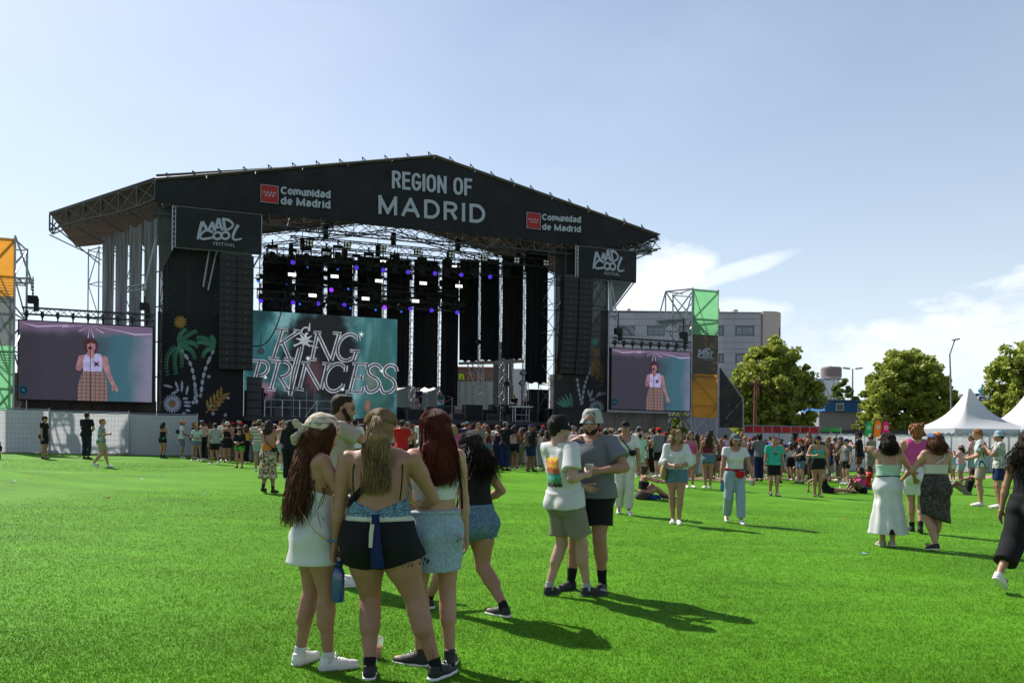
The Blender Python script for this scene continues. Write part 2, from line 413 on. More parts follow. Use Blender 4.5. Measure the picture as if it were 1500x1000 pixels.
# ================================================================== flat print helper
class Flat:
    """flat shapes laid on a stage-parallel plane from photo coordinates; each layer stands a few millimetres proud"""
    def __init__(s,v,org=(0,0),sc=1.0,aff=None):s.v0=v;s.org=org;s.sc=sc;s.aff=aff;s.V=[];s.Fc=[];s.k=0
    def P(s,x,y):
        if s.aff:x,y=s.aff(x,y)
        return onv(s.org[0]+x/s.sc,s.org[1]+y/s.sc,s.v0)
    def poly(s,pts):
        n=len(s.V);d=SV*(-.0008*(s.k%12));s.V+=[tuple(s.P(*p)+d)for p in pts];s.Fc.append(tuple(range(n+len(pts)-1,n-1,-1)));return s
    def stroke(s,pts,w0,w1=None,closed=False):
        w1=w0 if w1 is None else w1;n=len(pts);s.k+=1;L=[];Rr=[]
        for i,(x,y)in enumerate(pts):
            a=pts[i-1]if i or closed else pts[i];b=pts[(i+1)%n]if i<n-1 or closed else pts[i]
            dx,dy=b[0]-a[0],b[1]-a[1];l=math.hypot(dx,dy)or 1;w=(w0+(w1-w0)*i/(n-1))/2
            L.append((x-dy/l*w,y+dx/l*w));Rr.append((x+dy/l*w,y-dx/l*w))
        for i in range(n-(0 if closed else 1)):
            j=(i+1)%n;s.poly([L[i],L[j],Rr[j],Rr[i]])
        return s
    def leaf(s,x,y,l,w,ang):
        c,d=math.cos(ang),math.sin(ang);pts=[]
        for t,q in((0,0),(.2,.75),(.5,1),(.8,.7),(1,0),(.8,-.7),(.5,-1),(.2,-.75)):
            a,b=t*l,q*w/2;pts.append((x+a*c-b*d,y+a*d+b*c))
        return s.poly(pts)
    def disc(s,x,y,rx,ry=None,n=16,r0=0):
        ry=ry or rx
        return s.poly([(x+rx*math.cos(2*math.pi*i/n),y+ry*math.sin(2*math.pi*i/n))for i in range(n)])
    def star(s,x,y,r0,r1,n):
        return s.poly([(x+(r0 if i%2 else r1)*math.cos(math.pi*i/n),y+(r0 if i%2 else r1)*math.sin(math.pi*i/n))for i in range(2*n)])
    def frond(s,p0,p1,p2,l=22,side=1,n=12):
        c=curve2([p0,p1,p2],12);s.stroke(c,4.5,2)
        for i in range(1,n+1):
            t=i/n*(len(c)-1);k=min(int(t),len(c)-2);x=c[k][0]+(c[k+1][0]-c[k][0])*(t-k);y=c[k][1]+(c[k+1][1]-c[k][1])*(t-k)
            a=math.atan2(c[k+1][1]-c[k][1],c[k+1][0]-c[k][0]);s.leaf(x,y,l*(1-.35*i/n),5,a+side*1.15)
            if i>2:s.leaf(x,y,l*.38,4,a-side*1.0)
        return s
    def trunk(s,pts,w,n=8):
        c=curve2(pts,30);L=len(c)-1
        for i in range(n):
            a=c[int(i*L/n)];b=c[int((i+1)*L/n)];l=math.hypot(b[0]-a[0],b[1]-a[1])
            s.leaf(a[0],a[1],l*.93,w,math.atan2(b[1]-a[1],b[0]-a[0]))
        return s
    def build(s,name,m,parent,lift=0.0):
        r0=rootloc(parent);me=bpy.data.meshes.new(name);d=-SV*lift
        me.from_pydata([(p[0]-r0.x+d.x,p[1]-r0.y+d.y,p[2]-r0.z)for p in s.V],[],s.Fc);me.update()
        return obj(name,me,m,parent)
def curve2(p,n):
    """smooth curve through / towards 2-D control points (Bezier for 3, Catmull-Rom otherwise)"""
    if len(p)==3:
        return[tuple((1-t)**2*a+2*t*(1-t)*b+t*t*c for a,b,c in zip(*p))for t in(i/n for i in range(n+1))]
    q=[p[0]]+list(p)+[p[-1]];o=[];m=max(2,n//(len(p)-1))
    for i in range(1,len(q)-2):
        for k in range(m):
            t=k/m
            o.append(tuple(.5*(2*b+(c-a)*t+(2*a-5*b+4*c-d)*t*t+(-a+3*b-3*c+d)*t**3)for a,b,c,d in zip(q[i-1],q[i],q[i+1],q[i+2])))
    return o+[tuple(p[-1])]
def logo(parent,v,box,lift=.01):
    """hand-lettered MAD COOL with FESTIVAL under it, fitted to a photo box (x0,y0,x1,y1) and right-edge drop"""
    x0,y0,x1,y1,drop=box
    A=lambda x,y:(x0+(x-1060)/265*(x1-x0),y0+(y-443)/147*(y1-y0)+drop*(x-1060)/265)
    f=Flat(v,aff=A)
    f0=f.stroke;f.stroke=lambda pts,w0,w1=None,**k:f0(pts,w0*1.1,None if w1 is None else w1*1.1,**k)
    S=lambda pts,w=15,w1=None:f.stroke(curve2(pts,10)if len(pts)>2 else pts,w,w1)
    S([(1070,560),(1078,515),(1098,462)],10,20);f.stroke([(1098,462),(1128,515)],17,13);f.stroke([(1128,515),(1156,466)],12,17);f.stroke([(1154,466),(1163,508)],17,12)
    f.stroke([(1166,516),(1190,446)],11,17);f.stroke([(1188,446),(1211,513)],17,12);f.stroke([(1174,497),(1207,493)],10)
    S([(1216,452),(1222,480),(1226,512)],14);S([(1208,450),(1246,456),(1272,480),(1258,502),(1226,512)],14,10)
    S([(1156,522),(1118,508),(1082,540),(1100,558),(1160,550)],13,11)
    for cx in(1183,1228):f.stroke([(cx+22*math.cos(t),541+19*math.sin(t))for t in(i*math.pi/8 for i in range(16))],12,closed=True)
    S([(1302,484),(1280,520),(1270,556),(1290,566),(1322,560)],17,8)
    f.build('logo_print',M_WHITEPRINT,parent,lift)
    p0=f.P(1160,592);p1=f.P(1282,598);h=(f.P(1160,592)-f.P(1160,574)).length
    text_mesh('FESTIVAL',1,M_WHITEPRINT,parent,p0-SV*lift,SU,SZ,-SV,'festival_lettering',width=(p1-p0).dot(SU),height=h,bold=.01,spacing=1.25)
M_WHITEPRINT=mat('grey_white_print',(.32,.335,.40),.8,.06,4)
M_BLACKCLOTH=mat('black_mesh_cloth',(.009,.009,.011),.9,.25,.6,.15,40)
M_STEEL=mat('galvanised_steel',(.30,.31,.33),.45,.2,8,metal=.6)
M_RSTEEL=mat('roof_steel',(.09,.087,.085),.5,.2,8,metal=.5)
M_DSTEEL=mat('dark_truss',(.05,.053,.06),.5,.2,8,metal=.3)
M_BLACK=mat('matt_black',(.012,.012,.014),.7,.3,6)
M_DRAPE=mat('black_drape',(.008,.008,.009),.95,.3,1.5,.3,12,trans=.12)

# ================================================================== the stage
stage=thing('festival_stage','huge black open-air stage with gabled roof and region of madrid lettering on its fascia','stage',SO)
FV=0.0
UL,UR,UP=0.0,31.2,15.6
ZE,ZP,ZB=15.55,18.85,14.36
def roofz(u):return ZP-(ZP-ZE)*abs(u-UP)/UP
# fascia cloth, slightly slack: a grid with small ripples
def fascia():
    nu,nz_=90,10;v=[]
    for i in range(nu+1):
        u=UL+(UR-UL)*i/nu
        top=roofz(u)-.12;bot=ZB if u<27.2 else ZB+(roofz(UR)-.15-ZB)*(u-27.2)/4.0
        for j in range(nz_+1):
            z=bot+(top-bot)*j/nz_
            v.append(SW(u,FV+.05*math.sin(u*1.9+z)*math.sin(z*1.3)+.02*math.sin(u*5.1),z)-SO)
    k=nz_+1
    f=[(i*k+j,(i+1)*k+j,(i+1)*k+j+1,i*k+j+1)for i in range(nu)for j in range(nz_)]
    return obj('fascia_banner',mesh_np('fascia',[tuple(p)for p in v],f),mat('fascia_cloth',(.013,.0125,.016),.85,.45,.7,.5,7),stage,True)
fas=fascia()
# a small stroke alphabet: centre lines in a unit-high box, (width, strokes)
def arc_(cx,cy,rx,ry,a0,a1,n=10):return[(cx+rx*math.cos(R(a0+(a1-a0)*i/n)),cy+ry*math.sin(R(a0+(a1-a0)*i/n)))for i in range(n+1)]
X_=.74
GLY={'R':(.56,[[(0,0),(0,1)],[(0,1),(.3,1)]+arc_(.3,.76,.25,.24,90,-90)+[(0,.52)],[(.30,.52),(.56,0)]]),'E':(.48,[[(0,0),(0,1)],[(0,1),(.48,1)],[(0,.53),(.43,.53)],[(0,0),(.48,0)]]),
       'G':(.60,[arc_(.3,.68,.3,.32,20,180)+arc_(.3,.32,.3,.32,180,360)+[(.6,.45)],[(.34,.45),(.6,.45)]]),'I':(.0,[[(0,0),(0,1)]]),'O':(.60,[arc_(.3,.68,.3,.32,0,180)+arc_(.3,.32,.3,.32,180,360)+[(.6,.68)]]),
       'N':(.58,[[(0,0),(0,1)],[(0,1),(.58,0)],[(.58,0),(.58,1)]]),'F':(.46,[[(0,0),(0,1)],[(0,1),(.46,1)],[(0,.52),(.4,.52)]]),'M':(.80,[[(0,0),(0,1)],[(0,1),(.4,.05)],[(.4,.05),(.8,1)],[(.8,0),(.8,1)]]),
       'A':(.78,[[(0,0),(.39,1)],[(.39,1),(.78,0)],[(.13,.32),(.65,.32)]]),'D':(.62,[[(0,0),(0,1)],[(0,1),(.25,1)]+arc_(.25,.5,.40,.5,90,-90,14)+[(0,0)]]),'C':(.62,[arc_(.36,.5,.36,.5,45,315,16)]),
       'o':(.46,[arc_(.23,X_/2,.23,X_/2,0,360,16)]),'m':(.74,[[(0,0),(0,X_)],[(0,.45)]+arc_(.18,.52,.18,.22,170,0,6)+[(.37,0)],[(.37,.45)]+arc_(.555,.52,.185,.22,170,0,6)+[(.74,0)]]),
       'u':(.40,[[(0,X_),(0,.2)]+arc_(.19,.2,.19,.2,190,350,6),[(.4,0),(.4,X_)]]),'n':(.40,[[(0,0),(0,X_)],[(0,.45)]+arc_(.2,.52,.2,.22,170,0,6)+[(.4,0)]]),'i':(.0,[[(0,0),(0,X_)],[(0,.90),(0,1.02)]]),
       'd':(.44,[[(.44,0),(.44,1.02)],arc_(.22,X_/2,.22,X_/2,0,360,14)]),'a':(.42,[[(.42,0),(.42,.5)]+arc_(.22,.5,.2,.24,10,150,6),arc_(.2,.2,.2,.2,0,360,12)]),'e':(.46,[[(0,.38),(.46,.38)]+arc_(.23,X_/2,.23,X_/2,10,320,14)]),'r':(.22,[[(0,0),(0,X_)],[(0,.5),(.08,.68),(.24,.72)]])}
def letters(body,x0,y0,x1,y1,cap0,cap1,lw,par=None,v=FV,lift=.07,gap=.24):
    """prints body with its baseline from photo point (x0,y0) to (x1,y1); cap height runs cap0 -> cap1; every letter is one part"""
    lu=lw/cap0;tot=sum((.3 if c==' ' else GLY[c][0]+lu)for c in body)+gap*(len(body)-1);x=lu/2
    for c in body:
        if c==' ':x+=.3+gap;continue
        w_,st=GLY[c];f=Flat(v)
        for q in st:
            pts=[]
            for gx_,gy_ in q:
                t=(x+gx_)/tot;cap=cap0+(cap1-cap0)*t;yy=gy_*(1-lu)+lu/2;pts.append((x0+(x1-x0)*t,y0+(y1-y0)*t-cap*yy))
            if len(pts)==2 and abs(q[0][0]-q[1][0])<.45 and abs(q[0][1]-q[1][1])>.6 or len(pts)==2 and q[0][1]==q[1][1]:  # square ends
                (a,b),(c_,d)=pts;l=math.hypot(c_-a,d-b)or 1;ex=lw/2*(.9 if q[0][1]!=q[1][1]else.95);pts=[(a-(c_-a)/l*ex,b-(d-b)/l*ex),(c_+(c_-a)/l*ex,d+(d-b)/l*ex)]
            f.stroke(pts,lw)
        f.build('letter',M_WHITEPRINT,par or stage,lift);x+=w_+lu+gap
letters('REGION OF',574.5,276.5,690.5,288,26.2,25.4,4.1,gap=.19)
letters('MADRID',554,314,709.5,328,28,27.5,4.7,gap=.22)
letters('Comunidad',411,284.8,484,291.4,11.4,11.6,2.7,gap=.06)
letters('de Madrid',411,299.8,484,306.4,11.6,11.8,2.7,gap=.06)
letters('Comunidad',793.2,322.8,850.3,327,9.4,9.4,2.2,gap=.06)
letters('de Madrid',793.2,337,850.3,341,9.4,9.4,2.2,gap=.06)
M_RED=mat('flag_red',(.30,.022,.026),.8,.08)
for(x0,y0,x1,y1,x2,y2,x3,y3)in((382,270.5,407.5,273.5,407.5,299,382,296),(771,311,791,313.5,791,337,771,334)):
    f=Flat(FV);f.poly([(x0,y0),(x1,y1),(x2,y2),(x3,y3)]);f.build('red_flag_print',M_RED,stage,.065)
    f=Flat(FV);wx=x1-x0
    f.stroke([(x0,y0),(x1,y1),(x2,y2),(x3,y3)],.8,closed=True)
    for r,n in((0,4),(1,3)):
        for i in range(n):
            cx=x0+wx*(.2+(i+r*.5)*.2);cy=y0+(y3-y0)*(.42+.16*r)+(y1-y0)*(cx-x0)/wx
            f.star(cx,cy,.7*wx/20,1.9*wx/20,5)
    f.build('star_print',M_WHITEPRINT,stage,.075)

# roof sheets: gable, deep behind the fascia, with a cut-off wing on the left
M_ROOF=mat('roof_tarpaulin',(.15,.115,.085),.8,.3,.8,.2,6,trans=.10)
M_ROOFTOP=mat('roof_top_tarpaulin',(.10,.10,.11),.8,.25,.8)
WL=(-5.9,4.6)  # left wing tip
def roof():
    VB=15.0
    pts=lambda u,v:SW(u,v,roofz(u))
    # left slope as panels between purlin lines, right slope likewise; each panel a real sheet
    us=[0,2.6,5.2,7.8,10.4,13.0,15.6,18.2,20.8,23.4,26.0,28.6,31.2]
    for a,b in zip(us[:-1],us[1:]):
        mb=MB();mb.slab([pts(a+.02,0.1),pts(b-.02,0.1),pts(b-.02,VB),pts(a+.02,VB)],(0,0,.05));mb.build('roof_panel',M_ROOF,stage)
    # wing panels
    for i in range(3):
        a,b=-WL[0]*i/3,-WL[0]*(i+1)/3
        mb=MB();mb.slab([pts(-a-.02,WL[1]*i/3+.1),pts(-b,WL[1]*(i+1)/3),pts(-b,VB-i*1.0),pts(-a-.02,VB-i*1.0)],(0,0,.05));mb.build('roof_panel',M_ROOF,stage)
    # roof trusses
    t=MB()
    dz=SZ*-.35
    for u0,u1 in((UL,UP),(UP,UR)):
        for v in(.7,5.0,10.0,14.5):t.truss(pts(u0,v)+dz*1.5,pts(u1,v)+dz*1.5,.8,.045,14)
    for u in(0.3,5.4,10.5,15.6,20.7,25.8,30.9):
        t.truss(pts(u,.3)+dz*1.6,pts(u,VB-.2)+dz*1.6,.7,.04,12)
    t.build('roof_truss',M_RSTEEL,stage)
    t=MB()
    a,b=pts(0,.1),pts(*WL)
    # wing edge: a deep open truss under the sloping edge of the roof
    for k in range(7):
        p,q=a.lerp(b,k/6),a.lerp(b,(k+1)/6)
        dn=SZ*(-1.0-.12*math.sin(k));dn2=SZ*(-1.0-.12*math.sin(k+1))
        t.tube(p,p+dn,.05,5);t.tube(p+SV*.8,p+SV*.8+dn,.04,4);t.tube(p+dn,p+SV*.8+dn,.03,4)
        if k<6:
            t.tube(p+dn,q+dn2,.05,5);t.tube(p,q+dn2,.035,4);t.tube(p+SV*.8,q+SV*.8+dn2,.035,4);t.tube(p+dn,q,.03,4);t.tube(p,q,.05,5)
            t.tube(p+SV*.8+dn,q+SV*.8+dn2,.04,4)
    for k in range(5):  # cross braces running back under the wing
        p=a.lerp(b,k/4)-SZ*.5;t.tube(p,p+SV*8+SU*1.5-SZ*.6,.04,4);t.tube(p-SZ*.7,p+SV*5-SZ*.9+SU*2,.035,4)
    t.build('wing_truss',M_RSTEEL,stage)
    # purlin ends standing proud of the fascia's top edge, and its edge pipe
    t=MB()
    for s0,s1 in((UL,UP),(UP,UR)):
        t.tube(pts(s0,-.05)+SZ*.05,pts(s1,-.05)+SZ*.05,.06,6)
    t.tube(pts(0,.6)+SZ*.42,pts(UP,.9)+SZ*.12,.07,5);t.tube(pts(0,0.02)+SZ*.1,pts(*WL)+SZ*.06,.06,5)
    t.build('edge_pipe',M_RSTEEL,stage)
    for k in range(23):
        u=.6+k*1.33;p=pts(u,0)+SZ*.1;t=MB()
        t.tube(p,p+SZ*.22-SU*.05,.035,4);t.tube(p+SZ*.22-SU*.05,p+SU*.5+SZ*.03+SV*.5,.03,4)
        t.build('roof_clamp',M_RSTEEL,stage)
    # hem ties below the fascia
    t=MB()
    for k in range(22):
        u=6.0+k*.95;t.tube(SW(u,.02,ZB+.05),SW(u,.02,ZB-.42-.1*(k%2)),.025,4)
    t.tube(SW(.0,.1,ZB-.02),SW(28.0,.1,ZB-.02),.05,5)
    t.build('fascia_tie',M_RSTEEL,stage)
    # dark inner valance and underside trusses that show below the fascia
    t=MB();t.truss(SW(-.2,.9,ZB-.1),SW(28.6,.9,ZB-.1),.8,.05,26);t.truss(SW(28.2,.5,ZB+.15),SW(31.3,.3,ZB+.62),.6,.04,5)
    t.build('valance_truss',M_DSTEEL,stage)
    m=MB();m.slab([SW(29.5,1.2,ZB),SW(31.2,1.0,ZB+.1),SW(31.1,.9,ZB+.85),SW(28.5,1.2,ZB+.7)],SV*.03);m.build('corner_scrim',mat('grey_scrim',(.16,.18,.21),.8,.1,alpha=.6,trans=.4),stage)
roof()

# deck, skirt and side walls of the stage
ZD=2.85
mb=MB();mb.sbox(4.2,27.0,1.4,14.5,ZD-.25,ZD);mb.build('deck',mat('deck_board',(.03,.03,.032),.6,.3,2),stage)
mb=MB();mb.sbox(4.4,26.8,1.5,1.6,0.1,ZD-.26);mb.build('skirt',M_BLACKCLOTH,stage)
M_SCRIM=mat('tower_scrim',(.015,.015,.017),.9,.25,.4,.1,30,alpha=.86)
M_SCRIM2=mat('upper_scrim',(.020,.020,.022),.9,.2,.5,alpha=.55)
def tower(u0,u1,v0,v1,z0,z1,par,levels=7,bays=3,r=.035,m=M_STEEL,name='scaffold'):
    t=MB()
    us=[u0+(u1-u0)*i/bays for i in range(bays+1)];vs=[v0,v1];zs=[z0+(z1-z0)*i/levels for i in range(levels+1)]
    for v in vs:
        for u in us:t.tube(SW(u,v,z0),SW(u,v,z1),r,5)
        for z in zs[1:]:t.tube(SW(u0,v,z),SW(u1,v,z),r*.8,4)
        for i in range(bays):
            for j in range(levels):
                a,b=(us[i],us[i+1])if(i+j)%2 else(us[i+1],us[i])
                t.tube(SW(a,v,zs[j]),SW(b,v,zs[j+1]),r*.7,4,cap=False)
    for u in us:
        for j,z in enumerate(zs[1:]):
            t.tube(SW(u,v0,z),SW(u,v1,z),r*.8,4)
            if u in(us[0],us[-1]):t.tube(SW(u,v0 if j%2 else v1,zs[j]),SW(u,v1 if j%2 else v0,z),r*.7,4,cap=False)
    return t.build(name,m,par)
def scrim(u0,u1,v,z0,z1,name,m,par,th=.02):
    t=MB();t.sbox(u0,u1,v,v+th,z0,z1);return t.build(name,m,par)
# left tower
ul0,zt=uz(230,560,1.0);ul1,_=uz(357,560,1.0)
zpan=uz(290,470,1.0)[1]
tower(ul0+.05,ul1-.05,1.25,4.0,.3,14.2,stage,8,3)
scrim(ul0,ul1,1.0,.35,zpan+.4,'tower_scrim',M_SCRIM,stage)
scrim(ul0+.02,ul1-.02,1.06,zpan+.41,13.6,'upper_scrim',M_SCRIM2,stage)
scrim(ul0+.02,ul1-.02,4.2,1,14.0,'rear_scrim',mat('rear_black',(.02,.02,.022),.95,.2,alpha=.9),stage)
# grey gusset that closes the tower under the wing
g=MB();g.slab([onv(231,302,.8),onv(258,304,.8),onv(258,358,.8),onv(233,403,.8)],SV*.03)
g.build('grey_gusset',mat('grey_tarp',(.085,.085,.09),.85,.15,2,.3,8,trans=.25),stage)
# right tower
ur0,_=uz(812,560,1.0);ur1,_=uz(890,560,1.0)
tower(ur0+.05,ur1-.05,1.25,4.0,.3,14.2,stage,8,3)
scrim(ur0,ur1,1.0,.35,14.3,'tower_scrim',mat('tower_scrim_thin',(.026,.025,.026),.9,.2,.4,alpha=.80),stage)
g=MB();g.slab([onv(892,405,1.3),onv(927,412,1.3),onv(893,458,1.3)],SV*.03);g.build('grey_gusset',mat('pale_gusset',(.30,.32,.35),.8,.1,trans=.5),stage)
t=MB();t.tube(onv(893,405,.9),onv(897,462,.9),.05,5);t.tube(onv(930,412,.9),onv(893,460,.9),.05,5);t.tube(onv(893,360,.9),onv(893,600,.9),.06,5)
t.tube(onv(897,462,.9),onv(904,470,.9),.06,5);t.build('corner_brace',M_STEEL,stage)
t=MB()
for a,b in(((848,405),(812,455)),((846,352),(846,405)),((873,410),(862,430)),((880,410),(866,440)),((307,366),(298,420)),((318,366),(305,425)),((382,372),(366,400)),((855,356),(930,412))):
    t.tube(onv(*a,.55),onv(*b,.55),.05,5)
t.build('raking_brace',M_STEEL,stage)

# prints on the towers
def daisy(f,x,y,r,n=20):
    for i in range(n):
        a=i*2*math.pi/n;f.leaf(x+r*.28*math.cos(a),y+r*.28*math.sin(a),r*.72,r*.2,a)
GREENP=mat('green_print',(.07,.23,.14),.8,.1);ORP=mat('ochre_print',(.26,.15,.035),.8,.1)
f=Flat(1.0,(0,420),3.3325)
for a in(((872,292),(800,320),(820,425)),((872,292),(850,340),(862,420)),((870,292),(900,300),(890,385)),((870,290),(860,225),(905,205)),((870,290),(900,225),(955,215)),
          ((872,292),(930,240),(965,290)),((875,292),(935,275),(955,345))):f.frond(*a,l=24,side=1)
for a in(((1048,300),(1020,235),(965,245)),((1048,300),(1000,255),(965,268)),((1048,302),(1000,285),(988,340)),((1048,300),(1060,250),(1030,240))):f.frond(*a,l=22,side=-1)
f.build('palm_leaf_print',GREENP,stage,.012)
f=Flat(1.0,(0,420),3.3325)
f.trunk([(880,302),(928,370),(948,450),(955,530),(938,575)],17,9);f.trunk([(1045,305),(1008,385),(990,450),(982,520),(975,540)],17,8);f.trunk([(950,490),(962,530),(960,575)],17,3)
daisy(f,841,570,48)
for x,y,l,a in((795,478,52,.25),(855,460,42,1.2),(889,455,62,1.6),(918,480,50,1.75),(835,522,36,-.35),(858,503,20,0),(890,546,30,-.1),(893,562,42,.05),(895,578,40,.1),(905,600,26,.2),(1018,585,24,-.3),(1060,560,20,.8),(1108,535,18,.9)):
    f.leaf(x,y,l,13,a)
for x,y in((1020,438),(898,618),(1100,625),(1040,618)):
    for k in range(3):f.stroke([(x-10*math.cos(k*1.05),y-10*math.sin(k*1.05)),(x+10*math.cos(k*1.05),y+10*math.sin(k*1.05))],3.5)
tag(f.build('white_leaf_print',M_WHITEPRINT,stage,.014),kind='stuff')
f=Flat(1.0,(0,420),3.3325)
f.star(880,172,22,36,12);f.disc(841,570,14);f.stroke([(1003,617),(1085,528)],5)
for i in range(5):
    x,y=1018+i*15,600-i*16;f.leaf(x,y,52,14,-1.75+.05*i);f.leaf(x,y,50,13,-.05-.08*i)
f.build('ochre_print',ORP,stage,.016)
f=Flat(1.0,(800,350),3.447)
f.star(243,520,14,25,12);f.disc(255,850,10)
for i in range(5):f.leaf(100+i*8,850,60+i*5,12,-2.6+i*.22)
f.build('green_print',GREENP,stage,.012)
f=Flat(1.0,(800,350),3.447)
for a in(((240,610),(262,560),(222,555)),((240,612),(290,600),(280,735)),((240,612),(265,650),(262,705)),((240,612),(240,660),(236,690))):f.frond(*a,l=20,side=1)
for a in(((90,600),(40,600),(60,700)),((95,605),(60,640),(70,700))):f.frond(*a,l=18,side=-1)
f.build('ochre_palm_print',ORP,stage,.016)
f=Flat(1.0,(800,350),3.447)
f.trunk([(240,628),(210,690),(190,760),(180,840)],14,9);f.trunk([(155,700),(165,780),(180,840)],14,6);daisy(f,255,850,40,18)
for x,y,l,a in((210,760,45,1.3),(235,760,50,1.9),(250,800,40,-.9),(262,790,45,-.4),(215,815,35,-.3),(280,780,20,0)):f.leaf(x,y,l,11,a)
tag(f.build('white_leaf_print',M_WHITEPRINT,stage,.014),kind='stuff')

# MAD COOL box banners beside the opening
for(a,b,lb,box)in(((258,302),(382.5,372),'black mad cool banner on the left leg of the stage',(287,320,355,359,-1.5)),
                        ((848,356),(932,411),'black mad cool banner on the right leg of the stage',(867,364,915,401,2.5))):
    r=thing('logo_banner',lb,'banner',onv(a[0],b[1],-.15))
    u0,z1=uz(*a,-.15);u1,z0=uz(*b,-.15)
    if a[0]>600:z1=ZB-.1;z0=uz(848,406,-.15)[1]
    t=MB();t.sbox(u0,u1,-.15,-.12,z0,z1);t.build('cloth',mat('banner_cloth',(.017,.0165,.019),.85,.2,1,.2,12,alpha=.93),r)
    t=MB()
    for p,q in(((u0,z0),(u1,z0)),((u1,z0),(u1,z1)),((u1,z1),(u0,z1)),((u0,z1),(u0,z0))):
        t.tube(SW(p[0],-.05,p[1]),SW(q[0],-.05,q[1]),.05,5)
    for k in range(9):
        z=z0+(z1-z0)*k/8;t.tube(SW(u0-.05,-.05,z),SW(u0-.18,-.05,z+.02),.03,4)
    t.tube(SW(u0-.18,-.05,z0-.2),SW(u0-.18,-.05,z1),.04,5)
    t.build('frame',M_STEEL,r)
    logo(r,-.15,box,.012)

# grey backdrops hung along the left flank
W0=SW(.15,1.1,0);WD=Vector((-.797,.604,0))
tops=[(228,320),(143,347)]
for i in range(4):
    a0=i*1.66+.12;a1=a0+1.40;zt0=13.95-.06*i;n=22
    r=W0+WD*a0
    v=[];
    nz2=24
    for k in range(n+1):
        for j in range(nz2+1):
            z=.9+(zt0-.9)*j/nz2-(0.25*math.sin(k/n*math.pi)if j==nz2 else 0)
            pinch=1-.10*math.sin(j/nz2*math.pi)
            s=a0+.7+(k/n-.5)*1.4*pinch
            p=W0+WD*s+Vector((-.604,-.797,0))*(.05*math.sin(k*1.15+i+j*.05)+.03*math.sin(k*2.3+i*2))+SZ*z
            v.append(tuple(p-r))
    kk=nz2+1
    f=[(a*kk+b,(a+1)*kk+b,(a+1)*kk+b+1,a*kk+b+1)for a in range(n)for b in range(nz2)]
    o=obj('side_drape',mesh_np('side_drape',v,f),mat('grey_drape',(.23,.235,.25),.6,.7,1.6,.4,3,stretch=(5,5,.22),trans=.45),None,True);o.location=r
    tag(o,['grey side drape nearest the stage leg, above the left screen','second grey side drape from the stage leg','third grey side drape from the stage leg','outermost grey side drape beside the open scaffold'][i],'drape','grey drapes along the left flank of the stage')
st=thing('scaffold_tower','bare steel scaffold tower at the far left end of the stage flank','scaffold',W0+WD*6.8)
t=MB()
P=[W0+WD*6.95,W0+WD*8.3]
for b in(0,2.2):
    Q=[p+Vector((.604,.797,0))*b for p in P]
    for p in Q:t.tube(p,p+SZ*13.2,.04,5)
    for k in range(7):
        z=.5+k*2.1;t.tube(Q[0]+SZ*z,Q[1]+SZ*z,.035,4)
        if k<6:t.tube(Q[k%2]+SZ*z,Q[1-k%2]+SZ*(z+2.1),.03,4)
for k in range(7):
    for p in P:t.tube(p+SZ*(.5+k*2.1),p+Vector((.604,.797,0))*2.2+SZ*(.5+k*2.1),.03,4)
t.build('tubes',M_STEEL,st)
bs=MB()
for i in range(6):  # uprights behind the drapes
    p=W0+WD*(i*1.66+.02)+Vector((.604,.797,0))*.5
    if i<5:bs.tube(p,p+SZ*13.6,.05,5)
for z in(3,5,7,9,11,13):bs.tube(W0+WD*0+Vector((.6,.8,0))*.5+SZ*z,W0+WD*6.8+Vector((.6,.8,0))*.5+SZ*z,.04,5)
bs.build('flank_frame',M_STEEL,stage)

# loudspeaker line arrays
def line_array(px0,px1,py0,py1,v,lb,n=16):
    u0,z1=uz(px0,py0,v);u1,_=uz(px1,py0,v);_,z0=uz((px0+px1)/2,py1,v)
    r=thing('line_array',lb,'loudspeaker',SW((u0+u1)/2,v,z0));h=(z1-z0)/n
    c0=None
    for i in range(n):
        z=z1-h*i;curv=.0010*i**2.3
        if c0 is None:
            m=MB();wv=(u1-u0)
            m.sbox(u0,u0+wv*.47,v,v+.7,z-h+.02,z);m.sbox(u0+wv*.53,u1,v,v+.7,z-h+.02,z);m.sbox(u0+wv*.47,u0+wv*.53,v+.08,v+.7,z-h+.03,z-.01)
            c0=m.build('cabinet',mat('cabinet_black',(.009,.009,.010),.5,.2),r)
            g=MB();g.sbox(u0+wv*.22,u0+wv*.24,v-.012,v,z-h*.55,z-h*.47);g.sbox(u0+wv*.76,u0+wv*.78,v-.012,v,z-h*.55,z-h*.47);b0=g.build('badge',M_STEEL,c0)
        else:
            c=c0.copy();COL.objects.link(c);c.parent=r;c.location=SV*curv-SZ*h*i;b=b0.copy();COL.objects.link(b);b.parent=c
    t=MB()
    for u in(u0+.2,u1-.2):t.tube(SW(u,v+.3,z1),SW(u,v+.3,ZB-.3),.03,5)
    t.sbox(u0+.1,u1-.1,v+.1,v+.6,z1+.01,z1+.12);t.build('hanger',M_DSTEEL,r)
line_array(322,372,371,540,-.1,'tall black line array hanging at the left of the stage opening',17)
line_array(827,869,404,547,-.1,'tall black line array hanging in front of the right tower',17)

